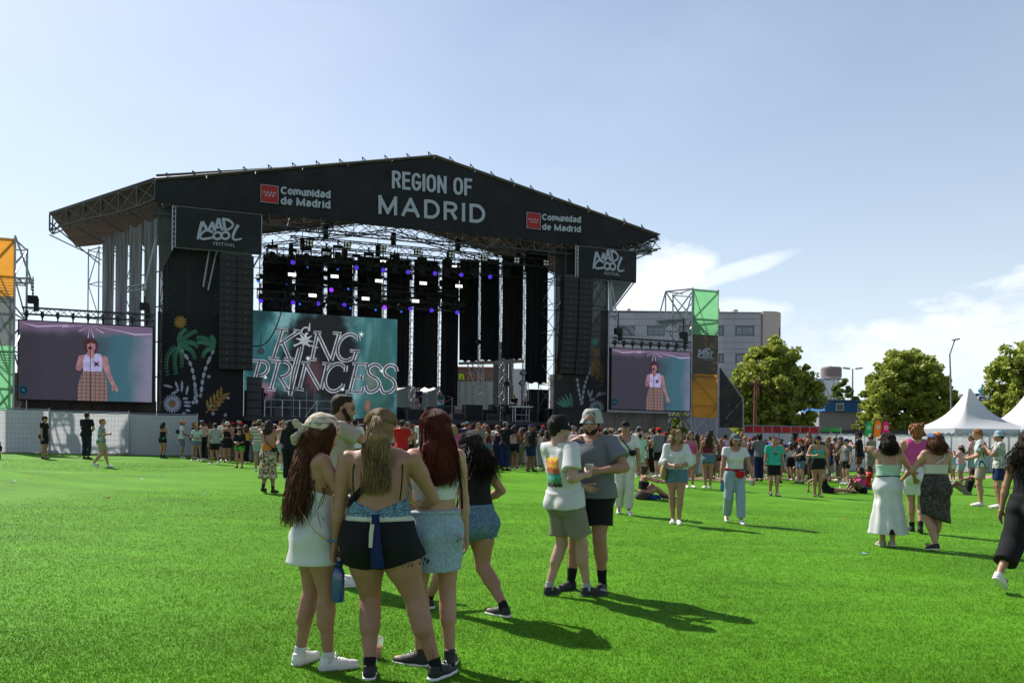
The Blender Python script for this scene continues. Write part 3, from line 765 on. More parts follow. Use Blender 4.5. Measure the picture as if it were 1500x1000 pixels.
# rear wall: drapes between light gaps and lattice uprights
VR=11.0
drapes=[(385,427,372,480),(433,473,372,480),(479.5,517,374,480),(524,560,376,565),(566.5,600,378,567),(606,642,380,568),(647,672,384,595),(674,702,380,529),(705,732,378,528),(736.5,767.5,374,526),(770.5,803,365,561)]
names=['first','second','third','fourth','fifth','sixth','seventh','eighth','ninth','tenth','last']
for i,(a,b,y0,y1)in enumerate(drapes):
    v=VR if i<7 else VR-(i-6)*1.9
    u0,z1=uz(a,y0,v);u1,_=uz(b,y0,v);_,z0=uz((a+b)/2,y1,v);n=16;V=[];o0=SW(u0,v,z0)
    for k in range(n+1):
        u=u0+(u1-u0)*k/n;w_=.06*math.sin(k*1.5+i)+.03*math.sin(k*3.1)
        for z in(z0,(z0+z1)/2,z1):V.append(tuple(SW(u+.03*math.sin(z+i),v+w_,z+(.06*math.sin(k)if z==z0 else 0))-o0))
    f=[(q*3+s,(q+1)*3+s,(q+1)*3+s+1,q*3+s+1)for q in range(n)for s in(0,1)]
    o=obj('black_drape',mesh_np('drape',V,f),M_DRAPE,None,True);o.location=o0
    tag(o,'long black stage drape, %s from the left at the back of the stage'%names[i],'drape','black drapes closing the back of the stage')
t=MB()
for x in(383,430,476,520.5,563.5,603.5,645):
    p=onv(x,600,VR+.9);t.truss(Vector((p.x,p.y,2.6)),Vector((p.x,p.y,15.0)),.45,.035,20,up=SV)
for x,v in((703.5,8.5),(734.5,7),(769,4.5)):
    p=onv(x,600,v);t.truss(Vector((p.x,p.y,2.6)),Vector((p.x,p.y,14.2)),.35,.03,22,up=SV)
t.build('rear_tower',M_STEEL,stage)
t=MB()
for k in range(4):
    zz=12.2+k*.75;t.tube(SW(4,VR+1,zz),SW(22,VR+1,zz),.03,4)
for u in(7.5,12,16.5):t.tube(SW(u,VR+1,11),SW(u,VR+1,15.5),.03,4)
t.build('rear_wire',M_DSTEEL,stage)

# lighting trusses, one thing each
def ltruss(px0,py0,px1,py1,v,w_,lb,drop=True):
    a,b=onv(px0,py0,v),onv(px1,py1,v);b.z=a.z+(b.z-a.z)
    zz=(a.z+b.z)/2;a.z=b.z=zz
    r=thing('lighting_truss',lb,'truss',a);t=MB();t.truss(a,b,w_,.04,None);t.build('lattice',M_DSTEEL,r)
    if drop:
        for k in range(4):
            p=a.lerp(b,(k+.5)/4);m=MB();m.tube(p+SZ*.2,p+SZ*(ZB-zz+.8),.025,4);m.obox(p+SZ*.7,SU*.14,SV*.14,SZ*.38);m.build('chain_hoist',M_BLACK,r)
    return r,a,b
ltruss(425,352,802,387,3.2,.5,'front lighting truss carrying the four-lamp blinders')
ltruss(385,371,802,402,5.5,.55,'second lighting truss carrying the big moving heads')
ltruss(385,378,690,402,8.0,.5,'third lighting truss behind the moving heads')
ltruss(383,432,680,452,9.0,.5,'low rear lighting truss above the big stage screen',False)
ltruss(384,410,680,430,10.0,.4,'thin rear lighting truss half way up',False)
# fixtures
GL={'purple':mat('lamp_purple',(.10,.04,.75),.4,0,emit=.5),'violet':mat('lamp_violet',(.28,.04,.85),.4,0,emit=.85),'blue':mat('lamp_blue',(.04,.16,.8),.4,0,emit=.6),
      'white':mat('lamp_white',(1,.98,.95),.4,0,emit=1.1),'off':mat('lamp_off',(.02,.024,.03),.2,0,spec=.8),'blinder':mat('lamp_blinder',(.55,.62,.6),.25,0,spec=.8,emit=.12)}
def moving_head(px,py,v,s,col,lb,group):
    p=onv(px,py,v);r=thing('moving_head_light',lb,'stage light',p,group=group)
    m=MB();m.lathe(p,[(.13*s,-.28*s+.28*s),(.17*s,.1*s),(.17*s,.3*s),(.11*s,.42*s)],10);m.build('head',M_BLACK,r)
    m=MB()
    m.sbox(0,0,0,0,0,0)if False else None
    for sg in(-1,1):m.obox(p+SU*.21*s*sg+SZ*.38*s,SU*.03*s,SV*.06*s,SZ*.26*s)
    m.obox(p+SZ*.68*s,SU*.24*s,SV*.1*s,SZ*.06*s);m.tube(p+SZ*.7*s,p+SZ*1.0*s,.04*s,5);m.build('yoke',M_BLACK,r)
    # the lens looks forward and down
    m=MB();c=p+SZ*-.02*s-SV*.1*s;d=(-SV*.8-SZ*.6).normalized();x=SU;y=d.cross(x)
    m.tube(c,c+d*.07*s,.125*s,12,.135*s);m.build('lens',GL[col],r)
def lab_heads(pts,v,s,col,text,group):
    pts=sorted(pts)
    for i,(x,y)in enumerate(pts):moving_head(x,y,v,s*.85,col,'%s, number %d counted from the left'%(text,i+1)if False else ORD[i]+' '+text,group)
ORD=['leftmost','second from left','third from left','fourth from left','fifth from left','sixth from left','seventh from left','eighth from left','ninth from left','tenth from left','eleventh from left','twelfth from left']
lab_heads([(428.6,383.8),(521.6,391.4),(561,395),(597,398),(636.5,400),(675,402),(717,405)],5.0,1.25,'purple','purple glowing moving head on the upper lighting truss','purple lights on the upper truss')
lab_heads([(382,440),(429,442.5),(465.7,444),(504,446),(600.5,451.6),(631.6,454),(669,457)],8.5,1.3,'purple','purple glowing moving head on the low rear truss','purple lights on the low truss')
lab_heads([(562.7,449.5),(485,424)],8.5,1.3,'violet','bright violet moving head on the low rear truss','violet lights')
lab_heads([(378,412),(421,416),(467,420),(510,423),(400,443),(439,445),(513,451),(550,453.5),(474.5,448),(587.5,456),(494.6,393.6),(451,391)],9.5,.7,'blue','tiny blue point light above the stage screen','blue point lights')
lab_heads([(399,382),(449,384),(478,386),(495,382),(540,392),(578,396),(618,398),(655,402),(695,403),(742,403),(775,402)],4.6,1.55,'off','dark unlit moving head on the upper truss','unlit moving heads')
for i,(x,y)in enumerate(sorted([(491.8,376),(561.6,382),(427.8,402.3),(490,405),(555,411.6),(619.7,415),(457.8,432.8),(535.4,437.5),(608.4,441),(666,389.5),(672,419.3)])):
    p=onv(x,y,7.0);r=thing('strobe_light',ORD[i]+' white rectangular strobe glowing among the stage lights','stage light',p,group='white strobes')
    m=MB();m.obox(p,SU*.27,SV*.05,SZ*.12);m.build('housing',M_BLACK,r)
    m=MB();m.obox(p-SV*.058,SU*.25,SV*.006,SZ*.10);m.build('lamp_face',GL['white'],r)
    m=MB();m.tube(p+SZ*.12,p+SZ*.7,.03,4);m.build('bracket',M_BLACK,r)
for i,(x,y)in enumerate([(453.5,356),(509,359.5),(561,364),(611.6,369),(661.6,373),(710,378),(757,381),(800,385)]):
    p=onv(x,y,2.9);r=thing('blinder_light',ORD[i]+' four-lamp blinder on the front lighting truss','stage light',p,group='four-lamp blinders')
    m=MB();m.obox(p+SV*.08,SU*.22,SV*.07,SZ*.22);m.build('housing',M_BLACK,r)
    for a,b in((-1,-1),(1,-1),(1,1),(-1,1)):
        m=MB();c=p+SU*.1*a+SZ*.1*b;m.tube(c,c-SV*.03,.075,10);m.build('lamp',GL['blinder'],r)
# dark clutter of cables, small cases and hoists in the rigging
t=MB()
for _ in range(150):
    p=onv(random.uniform(384,690),random.uniform(385,452),random.uniform(8.2,10.2));t.obox(p,SU*random.uniform(.05,.3),SV*.1,SZ*random.uniform(.05,.22))
for _ in range(26):
    x=random.uniform(384,800);a=onv(x,375,6);t.tube(a,a+SU*random.uniform(-.5,.5)-SZ*random.uniform(1,3),.02,3)
tag(t.build('rigging_clutter',M_BLACK,stage),kind='stuff')

# ================================================================== screens
def crop(v,x0,y0,sc):return dict(v=v,org=(x0,y0),sc=sc)
def big_screen():
    v=4.8;(u0,z1),(u1,_)=uz(363,455,v),uz(582.5,466,v);z0=ZD+.02;z1=(z1+uz(582.5,466,v)[1])/2;u0=uz(358,500,v)[0]
    r=thing('stage_screen','large led wall on stage showing chrome king princess lettering on teal','screen',SW(u0,v,z0))
    m=MB();m.sbox(u0,u1,v,v+.25,z0,z1);m.build('panel_housing',M_BLACK,r)
    # teal cloudy picture
    t=bpy.data.materials.new('screen_teal');t.use_nodes=True;N=t.node_tree.nodes;L=t.node_tree.links;b=N['Principled BSDF']
    tcn=N.new('ShaderNodeTexCoord');mp=N.new('ShaderNodeMapping');mp.inputs['Rotation'].default_value=(0,.5,0);mp.inputs['Scale'].default_value=(.5,.5,.22);L.new(tcn.outputs['Object'],mp.inputs[0])
    ns=N.new('ShaderNodeTexNoise');ns.inputs['Scale'].default_value=1.1;ns.inputs['Detail'].default_value=5;ns.inputs['Distortion'].default_value=.8;L.new(mp.outputs[0],ns.inputs['Vector'])
    cr=N.new('ShaderNodeValToRGB');e=cr.color_ramp.elements;e[0].position=.34;e[0].color=(.012,.05,.055,1);e[1].position=.68;e[1].color=(.20,.42,.45,1);q=e.new(.5);q.color=(.03,.15,.17,1)
    L.new(ns.outputs['Fac'],cr.inputs[0]);sp=N.new('ShaderNodeSeparateXYZ');L.new(tcn.outputs['Object'],sp.inputs[0]);W_,H_=(u1-u0)*SU.x,z1-z0;cur=cr.outputs[0]
    n2_=N.new('ShaderNodeTexNoise');n2_.inputs['Scale'].default_value=.8;n2_.inputs['Detail'].default_value=4;L.new(tcn.outputs['Object'],n2_.inputs['Vector'])
    def M2(op,a,b_):
        q=N.new('ShaderNodeMath');q.operation=op
        for i_,x_ in enumerate((a,b_)):
            if isinstance(x_,(int,float)):q.inputs[i_].default_value=x_
            else:L.new(x_,q.inputs[i_])
        return q.outputs[0]
    for cx,cz,rx,rz,col_,k_,e0 in((.50,.60,.27,.52,(.004,.004,.006),1.0,.45),(.30,.08,.30,.22,(.005,.006,.008),1.0,.3),(.86,.35,.14,.6,(.03,.12,.095),.8,.0),(.44,.42,.07,.22,(.10,.045,.065),.8,.0),(.82,.40,.05,.14,(.16,.19,.15),.8,0),(.80,.13,.025,.08,(.40,.12,.07),.9,0),(.13,.25,.06,.09,(.30,.14,.24),.8,0)):
        dx=M2('DIVIDE',M2('SUBTRACT',sp.outputs['X'],cx*W_),rx*W_);dz=M2('DIVIDE',M2('SUBTRACT',sp.outputs['Z'],cz*H_),rz*H_)
        q=M2('ADD',M2('SQRT',M2('ADD',M2('MULTIPLY',dx,dx),M2('MULTIPLY',dz,dz)),0),M2('MULTIPLY',M2('SUBTRACT',n2_.outputs['Fac'],.5),1.1))
        mr=N.new('ShaderNodeMapRange');mr.interpolation_type='SMOOTHSTEP';mr.inputs['From Min'].default_value=1.15;mr.inputs['From Max'].default_value=e0+.25;mr.inputs['To Max'].default_value=k_;L.new(q,mr.inputs[0])
        mm=N.new('ShaderNodeMix');mm.data_type='RGBA';L.new(mr.outputs[0],mm.inputs['Factor']);L.new(cur,mm.inputs['A']);mm.inputs['B'].default_value=(*col_,1);cur=mm.outputs['Result']
    L.new(cur,b.inputs['Emission Color']);b.inputs['Emission Strength'].default_value=.50;b.inputs['Base Color'].default_value=(.01,.01,.01,1);b.inputs['Roughness'].default_value=.6
    m=MB();m.sbox(u0+.02,u1-.02,v-.012,v-.002,z0+.02,z1-.02);m.build('picture',t,r)
    # dark head of hair behind the letters
    c=crop(v,340,430,4.763)
    # letters: each one a stroke skeleton
    def arc(cx,cy,rx,ry,a0,a1,n=14,sh=-.18):
        return[(cx+rx*math.cos(R(a0+(a1-a0)*i/n))+sh*ry*math.sin(R(a0+(a1-a0)*i/n))*1.0,cy+ry*math.sin(R(a0+(a1-a0)*i/n)))for i in range(n+1)]
    G={
     'K':[[(350,252),(288,452)],[(305,250),(392,254)],[(252,450),(330,454)],[(468,262),(330,352)],[(352,340),(400,452)],[(428,258),(488,264)],[(362,454),(428,458)]],
     'N':[[(596,275),(556,456)],[(596,278),(684,466)],[(748,278),(692,466)],[(566,270),(622,272)],[(702,274),(764,280)],[(526,458),(590,461)]],
     'G':[arc(808,375,72,92,-48,-305,20),[(880,300),(884,330)],[(822,398),(892,402)],[(868,402),(846,462)]],
     'P':[[(192,470),(146,640)],[(130,466),(215,470)],arc(200,522,50,50,-90,90,10)],
     'R':[[(322,478),(272,664)],[(268,472),(345,476)],arc(345,528,62,54,-90,90,12),[(330,580),(388,668)],[(236,664),(305,670)],[(360,668),(428,674)]],
     'N2':[[(512,488),(468,668)],[(512,490),(612,668)],[(664,492),(622,668)],[(484,482),(544,486)],[(628,486),(694,492)],[(440,664),(500,670)]],
     'C':[arc(722,585,72,96,-48,-318,20),[(795,500),(790,545)],[(776,628),(764,672)]],
     'E':[[(870,492),(822,684)],[(838,488),(946,492)],[(944,492),(938,528)],[(846,582),(908,586)],[(906,566),(900,606)],[(790,682),(908,688)],[(914,650),(906,690)]],
     'S':[curve2([(1040,538),(1030,508),(990,494),(952,520),(958,562),(1010,596),(1028,634),(1000,676),(950,684),(928,640)],40)],
     'S2':[curve2([(1148,544),(1138,512),(1100,498),(1062,526),(1068,566),(1118,600),(1136,640),(1106,682),(1056,690),(1034,646)],40)],
     'I':[[(488,372),(440,560),(404,712)],[(470,380),(420,560),(402,700)]]}
    chrome=mat('screen_chrome',(.33,.34,.38),.5,.5,2.2,emit=0.53,spec=0);dark=mat('screen_core',(.045,.047,.055),.6,.3,emit=0.43,spec=0);hi=mat('screen_highlight',(.55,.57,.6),.5,.5,4,emit=0.50,spec=0)
    halo=mat('screen_halo',(.03,.035,.04),.6,.2,emit=0.31,alpha=.55,spec=0)
    lift=.02
    for k,strokes in G.items():
        for nm,w_,mt,dl,off in(('letter_shadow',36,halo,0,0),('letter',27,chrome,.012,0),('letter_core',11,dark,.024,0)):
            f=Flat(**c)
            for s in strokes:
                thin=len(s)==2 and abs(s[1][1]-s[0][1])<14
                ww=w_*(.75 if thin else 1)
                if off:
                    s=[(x+off*(0 if thin else 1),y+off*(.7 if thin else.0))for x,y in s]
                f.stroke(s,ww)
            f.build(nm,mt,r,lift+dl)
    f=Flat(**c)  # ornament of the sword hilt
    for a in range(8):
        q=a*math.pi/4+.2;f.stroke([(505,325),(505+62*math.cos(q),325+55*math.sin(q))],26,5)
    f.stroke(arc(510,262,26,26,-60,-330,14),11,5);f.stroke([(535,262),(542,205)],18,5);f.stroke([(430,365),(480,345),(600,378)],14,6)
    f.build('hilt_ornament',chrome,r,lift+.050)
    f=Flat(**c)
    for a in range(0):
        q=a*math.pi/4+.2;f.stroke([(505,325),(505+40*math.cos(q),325+38*math.sin(q))],9,2)
    f.stroke(arc(510,262,24,24,-60,-330,14),3)
    f.build('hilt_shine',hi,r,lift+.062)
    f=Flat(**c);
    for x,y,s in((900,285,40),(528,452,32),(232,585,26),(1042,540,26),(768,668,24)):
        for a in(0.1,.9,1.67,2.4):f.stroke([(x-s*math.cos(a)*.6,y-s*math.sin(a)*.6),(x,y),],.5,3.5);f.stroke([(x,y),(x+s*math.cos(a)*.6,y+s*math.sin(a)*.6)],3.5,.5)
    f.build('sparkle',mat('screen_sparkle',(.85,.92,.9),.5,0,emit=0.56,spec=0),r,lift+.075)
big_screen()

def side_screen(x0,x1,yt0,yt1,yb,v,lb,org,sc,dxy=(0,0)):
    u0,z1=uz(x0,yt0,v);u1,z1b=uz(x1,yt1,v);z0=uz(x0,yb,v)[1];z1=(z1+z1b)/2
    r=thing('side_screen',lb,'screen',SW(u0,v,z0))
    m=MB();m.sbox(u0-.06,u1+.06,v,v+.3,z0-.06,z1+.06);m.build('frame',M_BLACK,r)
    W,H=u1-u0,z1-z0
    t=bpy.data.materials.get('screen_purple')
    if t is None:
        t=bpy.data.materials.new('screen_purple');t.use_nodes=True;N=t.node_tree.nodes;L=t.node_tree.links;b=N['Principled BSDF']
        tcn=N.new('ShaderNodeTexCoord');sp=N.new('ShaderNodeSeparateXYZ');L.new(tcn.outputs['Object'],sp.inputs[0])
        ns=N.new('ShaderNodeTexNoise');ns.inputs['Scale'].default_value=.55;ns.inputs['Detail'].default_value=5;L.new(tcn.outputs['Object'],ns.inputs['Vector'])
        def ramp(src,lo,hi):
            n=N.new('ShaderNodeMapRange');n.interpolation_type='SMOOTHSTEP';n.inputs['From Min'].default_value=lo;n.inputs['From Max'].default_value=hi;L.new(src,n.inputs[0]);return n.outputs[0]
        def add(a,b_,k):
            n=N.new('ShaderNodeMath');n.operation='MULTIPLY_ADD';n.inputs[1].default_value=k;L.new(b_,n.inputs[0]);L.new(a,n.inputs[2]);return n.outputs[0]
        ux=add(sp.outputs['X'],ns.outputs['Fac'],2.6);uzz=add(sp.outputs['Z'],ns.outputs['Fac'],1.2)
        def mixc(f,a,c2):
            n=N.new('ShaderNodeMix');n.data_type='RGBA';L.new(f,n.inputs['Factor'])
            if isinstance(a,tuple):n.inputs['A'].default_value=(*a,1)
            else:L.new(a,n.inputs['A'])
            n.inputs['B'].default_value=(*c2,1);return n.outputs['Result']
        k1=mixc(ramp(ux,4.0,5.6),(.036,.028,.048),(.040,.13,.175));k1=mixc(ramp(ux,5.9,7.2),k1,(.22,.205,.31));k1=mixc(ramp(uzz,3.85,4.5),k1,(.17,.115,.205))
        L.new(k1,b.inputs['Emission Color']);b.inputs['Emission Strength'].default_value=.50;b.inputs['Base Color'].default_value=(.012,.012,.014,1);b.inputs['Roughness'].default_value=.6
    m=MB();m.sbox(u0,u1,v-.014,v-.004,z0,z1);m.build('picture',t,r)
    # the singer on the screen, drawn in fractions of the left screen's picture (crop coordinates 96..748 x 168..552)
    def Q(x,y):return SW(u0+(x-96)/652*W,v-.02,z0+(552-y)/384*H)
    class S:
        def __init__(s):s.m=MB()
        def poly(s,pts):s.m.slab([Q(*p)for p in pts],-SV*.003);return s
    def shape(nm,polys,mt,l):
        s=S()
        for p in polys:s.poly(p)
        o=s.m.build(nm,mt,r);o.location=-SV*l;return o
    def cap(a,b,wa,wb):
        dx,dy=b[0]-a[0],b[1]-a[1];l=math.hypot(dx,dy);nx,ny=-dy/l,dx/l
        return[(a[0]+nx*wa,a[1]+ny*wa),(b[0]+nx*wb,b[1]+ny*wb),(b[0]+dx/l*wb*.7,b[1]+dy/l*wb*.7),(b[0]-nx*wb,b[1]-ny*wb),(a[0]-nx*wa,a[1]-ny*wa),(a[0]-dx/l*wa*.7,a[1]-dy/l*wa*.7)]
    skin=mat('screen_skin',(.27,.14,.15),.6,.35,3,emit=0.46,spec=0);hair=mat('screen_hair',(.07,.025,.03),.6,.3,8,emit=0.37,spec=0)
    topm=mat('screen_top',(.36,.32,.52),.6,.3,4,emit=0.43,spec=0)
    plaid=pattern('screen_plaid',[(.25,.165,.13),(.25,.165,.13),(.25,.165,.13),(.15,.08,.09),(.23,.14,.12),(.08,.045,.07)],'plaid',5.0,emit=0.43,spec=0)
    shape('hair_back',[[(405,262),(412,244),(440,237),(465,246),(475,268),(472,298),(460,318),(450,300),(420,312),(408,300)]],hair,.003)
    shape('arms',[cap((400,335),(380,395),19,14),cap((380,395),(432,320),13,10),cap((505,335),(522,400),18,14),cap((522,400),(556,475),13,9),cap((556,475),(574,500),13,5),cap((552,480),(548,500),6,3)],skin,.006)
    shape('trousers',[[(404,402),(500,402),(520,440),(524,480),(527,552),(377,552),(380,480),(392,430)]],plaid,.007)
    shape('top',[[(410,322),(432,316),(446,328),(468,314),(492,318),(498,350),(496,404),(404,404),(404,350)]],topm,.009)
    shape('face',[[(420,268),(430,258),(450,256),(462,268),(463,290),(452,310),(436,312),(424,298)],cap((440,300),(446,330),13,15),cap((432,312),(430,322),11,8)],skin,.011)
    shape('fringe',[[(414,280),(412,252),(438,240),(464,250),(470,282),(460,266),(440,262),(424,268)]],hair,.014)
    shape('top_print',[[(455,352),(468,360),(482,350),(476,366),(486,378),(468,374),(454,384),(460,368)]],hair,.013)
    shape('microphone_stand',[[(436,270),(439,270),(441,552),(438,552)],cap((430,288),(442,288),6,6)],mat('screen_black',(.01,.01,.012),.6,0),.017)
    rays=[[(434,176),(424,238),(428,238)],[(436,176),(452,236),(456,234)],[(436,174),(500,212),(502,208)],[(434,174),(300,186),(300,190)],[(438,174),(600,196),(600,200)],[(434,178),(380,205),(382,208)],[(100,176),(180,196),(330,182),(330,178),(180,190)],[(560,190),(660,212),(745,205),(745,200),(660,206)]]
    shape('light_rays',rays,mat('screen_rays',(.55,.42,.60),.6,.2,2,emit=0.43,alpha=.55,spec=0),.004)
    for k,rr in enumerate((26,17,9)):
        shape('corner_lamp',[[(120+rr*math.cos(i*.628),508+rr*math.sin(i*.628))for i in range(10)]],mat('screen_lamp%d'%k,((.02,.05,.07),(.01,.015,.025),(.02,.10,.14))[k],.6,0,emit=0.37,spec=0),.005+k*.003)
    # hanging truss and the two hoists
    zt=z1+.55
    m=MB()
    for k in range(1,12):m.sbox(u0+W*k/12-.004,u0+W*k/12+.004,v-.0185,v-.0155,z0,z1)
    for k in range(1,8):m.sbox(u0,u1,v-.0185,v-.0155,z0+H*k/8-.004,z0+H*k/8+.004)
    tag(m.build('panel_seam',mat('screen_seam',(.01,.01,.012),.6,0,alpha=.16),r),kind='stuff')
    tr=thing('screen_truss','dark truss with hoists from which the %s side screen hangs'%('left' if x0<500 else 'right'),'truss',SW(u0,v,zt))
    m=MB();m.truss(SW(u0+.1,v+.2,zt),SW(u1+.1,v+.2,zt),.34,.035,18);m.build('lattice',M_DSTEEL,tr)
    for k in range(9):
        m=MB();p=SW(u0+.3+k*(W-.6)/8,v+.2,zt-.25);m.tube(p,p-SZ*.26,.05,6,.03);m.obox(p+SZ*.1,SU*.06,SV*.12,SZ*.14);m.build('clamp',M_BLACK,tr)
    for s in(.09,.93):
        p=SW(u0+W*s,v+.2,zt+.3);m=MB();m.obox(p+SZ*.3,SU*.22,SV*.16,SZ*.2);m.obox(p+SZ*.05+SU*.16,SU*.1,SV*.14,SZ*.34);m.tube(p+SZ*.5,p+SZ*1.5,.03,5)
        for k in range(5):m.obox(p+SZ*(.62+k*.17),SU*.045,SV*.02,SZ*.05)
        m.build('hoist',M_BLACK,tr)
    return u0,u1,z0,z1
ls=side_screen(28,223.5,471,478,584,0.0,'left side screen showing a singer in plaid trousers on purple',(0,420),3.33)
rs=side_screen(896.5,1011,510.5,515.5,598.5,-1.0,'right side screen showing a singer in plaid trousers on purple',(0,0),1)
# booms holding the trusses
for(a,b,c,lb)in(((22,345),(46,411),(22,411),'steel boom of the left tower reaching over the left screen'),((228,350),(212,420),(185,424),'light boom on the stage leg above the left screen')):
    r=thing('rigging_boom',lb,'scaffold',onv(*b,.1));m=MB()
    A,B,C=onv(*a,.1),onv(*b,.1),onv(*c,.1);m.tube(A,B,.05,5);m.truss(C,B,.25,.03,4);m.tube(B,B-SZ*.5,.03,5);m.obox(B-SZ*.05,SU*.1,SV*.1,SZ*.12);m.build('tubes',M_STEEL,r)

# concrete blocks and dark scrim under the side screens
M_CONC=mat('brown_block',(.17,.125,.09),.9,.3,1.2,.3,20);M_CONC2=mat('grey_block',(.16,.145,.12),.9,.3,1.2,.3,20)
def blocks(u0,u1,z0,z1,v,n,rows,m_,lb):
    r=thing('ballast_wall',lb,'ballast',SW(u0,v,z0));p0=None
    for j in range(rows):
        for i in range(n):
            a=u0+(u1-u0)*i/n;b=u0+(u1-u0)*(i+1)/n;c=z0+(z1-z0)*j/rows;d=z0+(z1-z0)*(j+1)/rows
            mb=MB();jj=random.uniform(0,.05);mb.sbox(a+.012,b-.012,v+jj,v+1+jj,c+.008,d-.008);mb.build('block',m_,r)
blocks(ls[0]-1.2,ls[0]+.0,.7,ls[2]+1.4,.6,1,5,M_CONC,'stack of brown ballast blocks left of the left screen')
blocks(ls[0]+.2,ls[1]+.1,.7,ls[2]+.12,.8,6,4,mat('dark_block',(.035,.028,.024),.9,.4,1),'low wall of dark ballast blocks under the left screen')
blocks(rs[0]-.1,rs[0]+5.0,.2,rs[2]-.15,.3,5,3,M_CONC2,'wall of grey brown ballast blocks under the right screen')

# ================================================================== printed towers beside the screens
def print_tower(x0,x1,ytop,ybot,v,lb,dep=2.6,left=False):
    u0,z1=uz(x0,ytop,v);u1=uz(x1,ytop,v)[0];z0=uz(x0,ybot,v)[1]
    r=thing('banner_tower',lb,'tower',SW(u0,v,.2));g=.2
    t=MB();H=z1-g;n=6
    for vv in(v+.08,v+dep):
        for u in(u0,u1):t.tube(SW(u,vv,g),SW(u,vv,z1+.1),.055,6)
        for k in range(n+1):
            z=g+H*k/n;t.tube(SW(u0,vv,z),SW(u1,vv,z),.04,4)
            if k<n:t.tube(SW(u0 if k%2 else u1,vv,z),SW(u1 if k%2 else u0,vv,z+H/n),.045,4)
    for u in(u0,u1):
        for k in range(n+1):
            z=g+H*k/n;t.tube(SW(u,v,z),SW(u,v+dep,z),.04,4)
            if k<n:t.tube(SW(u,v if k%2 else v+dep,z),SW(u,v+dep if k%2 else v,z+H/n),.04,4)
    t.build('scaffold',M_STEEL,r)
    Z=lambda t_:z1-(z1-z0)*t_
    mats={'green':mat('banner_green',(.36,.66,.42),.7,.06,2,trans=.8,alpha=.9),'brown':mat('banner_brown',(.12,.10,.075),.8,.1,2,trans=.4,alpha=.85),'orange':mat('banner_orange',(.74,.45,.10),.7,.06,2,trans=.8,alpha=.9),'grey':mat('banner_grey',(.28,.29,.29),.8,.1,2,trans=.6,alpha=.85),'line':mat('banner_line',(.06,.14,.07),.8,0)}
    seq=[('green',0,.355),('brown',.355,.655),('orange',.655,1.0)]if not left else[('orange',0,.34),('grey',.34,.62),('green',.62,1.02)]
    for c,a,b in seq:
        m=MB();m.sbox(u0+.02,u1-.02,v,v+.02,Z(b),Z(a));m.build('banner_field',mats[c],r)
    for k in range(9):
        a=(.225 if not left else.24)+k*.0155;m=MB();m.sbox(u0+.02,u1-.02,v-.012,v-.004,Z(a+.002+k*.0006),Z(a));m.build('banner_stripe',mats['line' if not left else 'grey'],r)
        a=.655+k*.0155;m=MB();m.sbox(u0+.02,u1-.02,v-.012,v-.004,Z(a+.006-k*.0006),Z(a));m.build('banner_stripe',mats['brown' if not left else 'line'],r)
    return r,u0,u1,z0,z1
tw,a,b,c_,d_=print_tower(1015.5,1053,423,611,-1.0,'tall slim tower with green, brown and orange banner right of the right screen')
logo(tw,-1.0,(1021,509,1046,527.5,.3),.016)
tw2,*_=print_tower(-26,21.5,346,602,-1.6,'orange, grey and green banner tower cut off by the left edge',left=True)
f=Flat(-1.6);f.stroke([(0,462),(2,476),(3,483)],3,2);f.stroke([(-6,475),(2,477),(5,473)],3.5,2);f.build('logo_print',M_WHITEPRINT,tw2,.02)
r=thing('open_scaffold','open steel scaffold frame behind the right screen, left of the green banner','scaffold',onv(975,625,1.5));m=MB()
TP={k:onv(*k,1.2)for k in((963,472),(975,427),(1014,424),(975,625),(1014,625),(960,474),(1003,470),(975,478),(1014,490))}
U=lambda x,y:onv(x,y,1.2);U2=lambda x,y:onv(x,y,4.0)
for a,b in(((975,427),(963,472)),((975,427),(975,628)),((1014,423),(1014,628)),((975,427),(1014,423)),((975,427),(1014,489)),((1014,427),(975,480)),((964,472),(1004,468)),((976,485),(1010,486)),((975,530),(1014,478)),((979,484),(998,515)),((1012,435),(1003,470)),((966,474),(1003,471))):
    m.tube(U(*a),U(*b),.05,5)
m.tube(U(975,427),U2(1000,430),.05,5);m.tube(U(1014,423),U2(1016,430),.05,5);m.truss(U(962,473),U(1003,470),.3,.04,5)
for a,b in(((975,610),(1014,610)),((993,600),(975,628)),((993,600),(1012,628))):m.tube(U(*a),U(*b),.07,5)
m.build('tubes',M_STEEL,r)
r=thing('rigging_boom','short boom on the right stage leg above the right screen','scaffold',onv(904,465,.3));m=MB();m.tube(onv(893,463,.3),onv(904,463,.3),.05,5);m.tube(onv(893,400,.3),onv(904,463,.3),.045,5);m.tube(onv(904,463,.3),onv(902,490,.3),.04,5);m.build('tubes',M_STEEL,r)
r=thing('scrim_wing','dark see-through scrim with sloping top beside the orange banner','screen fence',onv(1054,625,-.5));m=MB()
m.slab([onv(1054,538,-.6),onv(1088,585,-.6),onv(1088,626,-.6),onv(1054,626,-.6)],SV*.02);m.build('scrim',mat('scrim_dark',(.025,.026,.028),.9,.2,1,alpha=.82),r)
m=MB()
for a,b in(((1054,537),(1088.5,584)),((1088.5,584),(1088.5,628)),((1071,562),(1071,626)),((1054,600),(1088,598)),((1054,625),(1088,586))):m.tube(onv(*a,-.45),onv(*b,-.45),.045,5)
m.build('frame',M_STEEL,r)

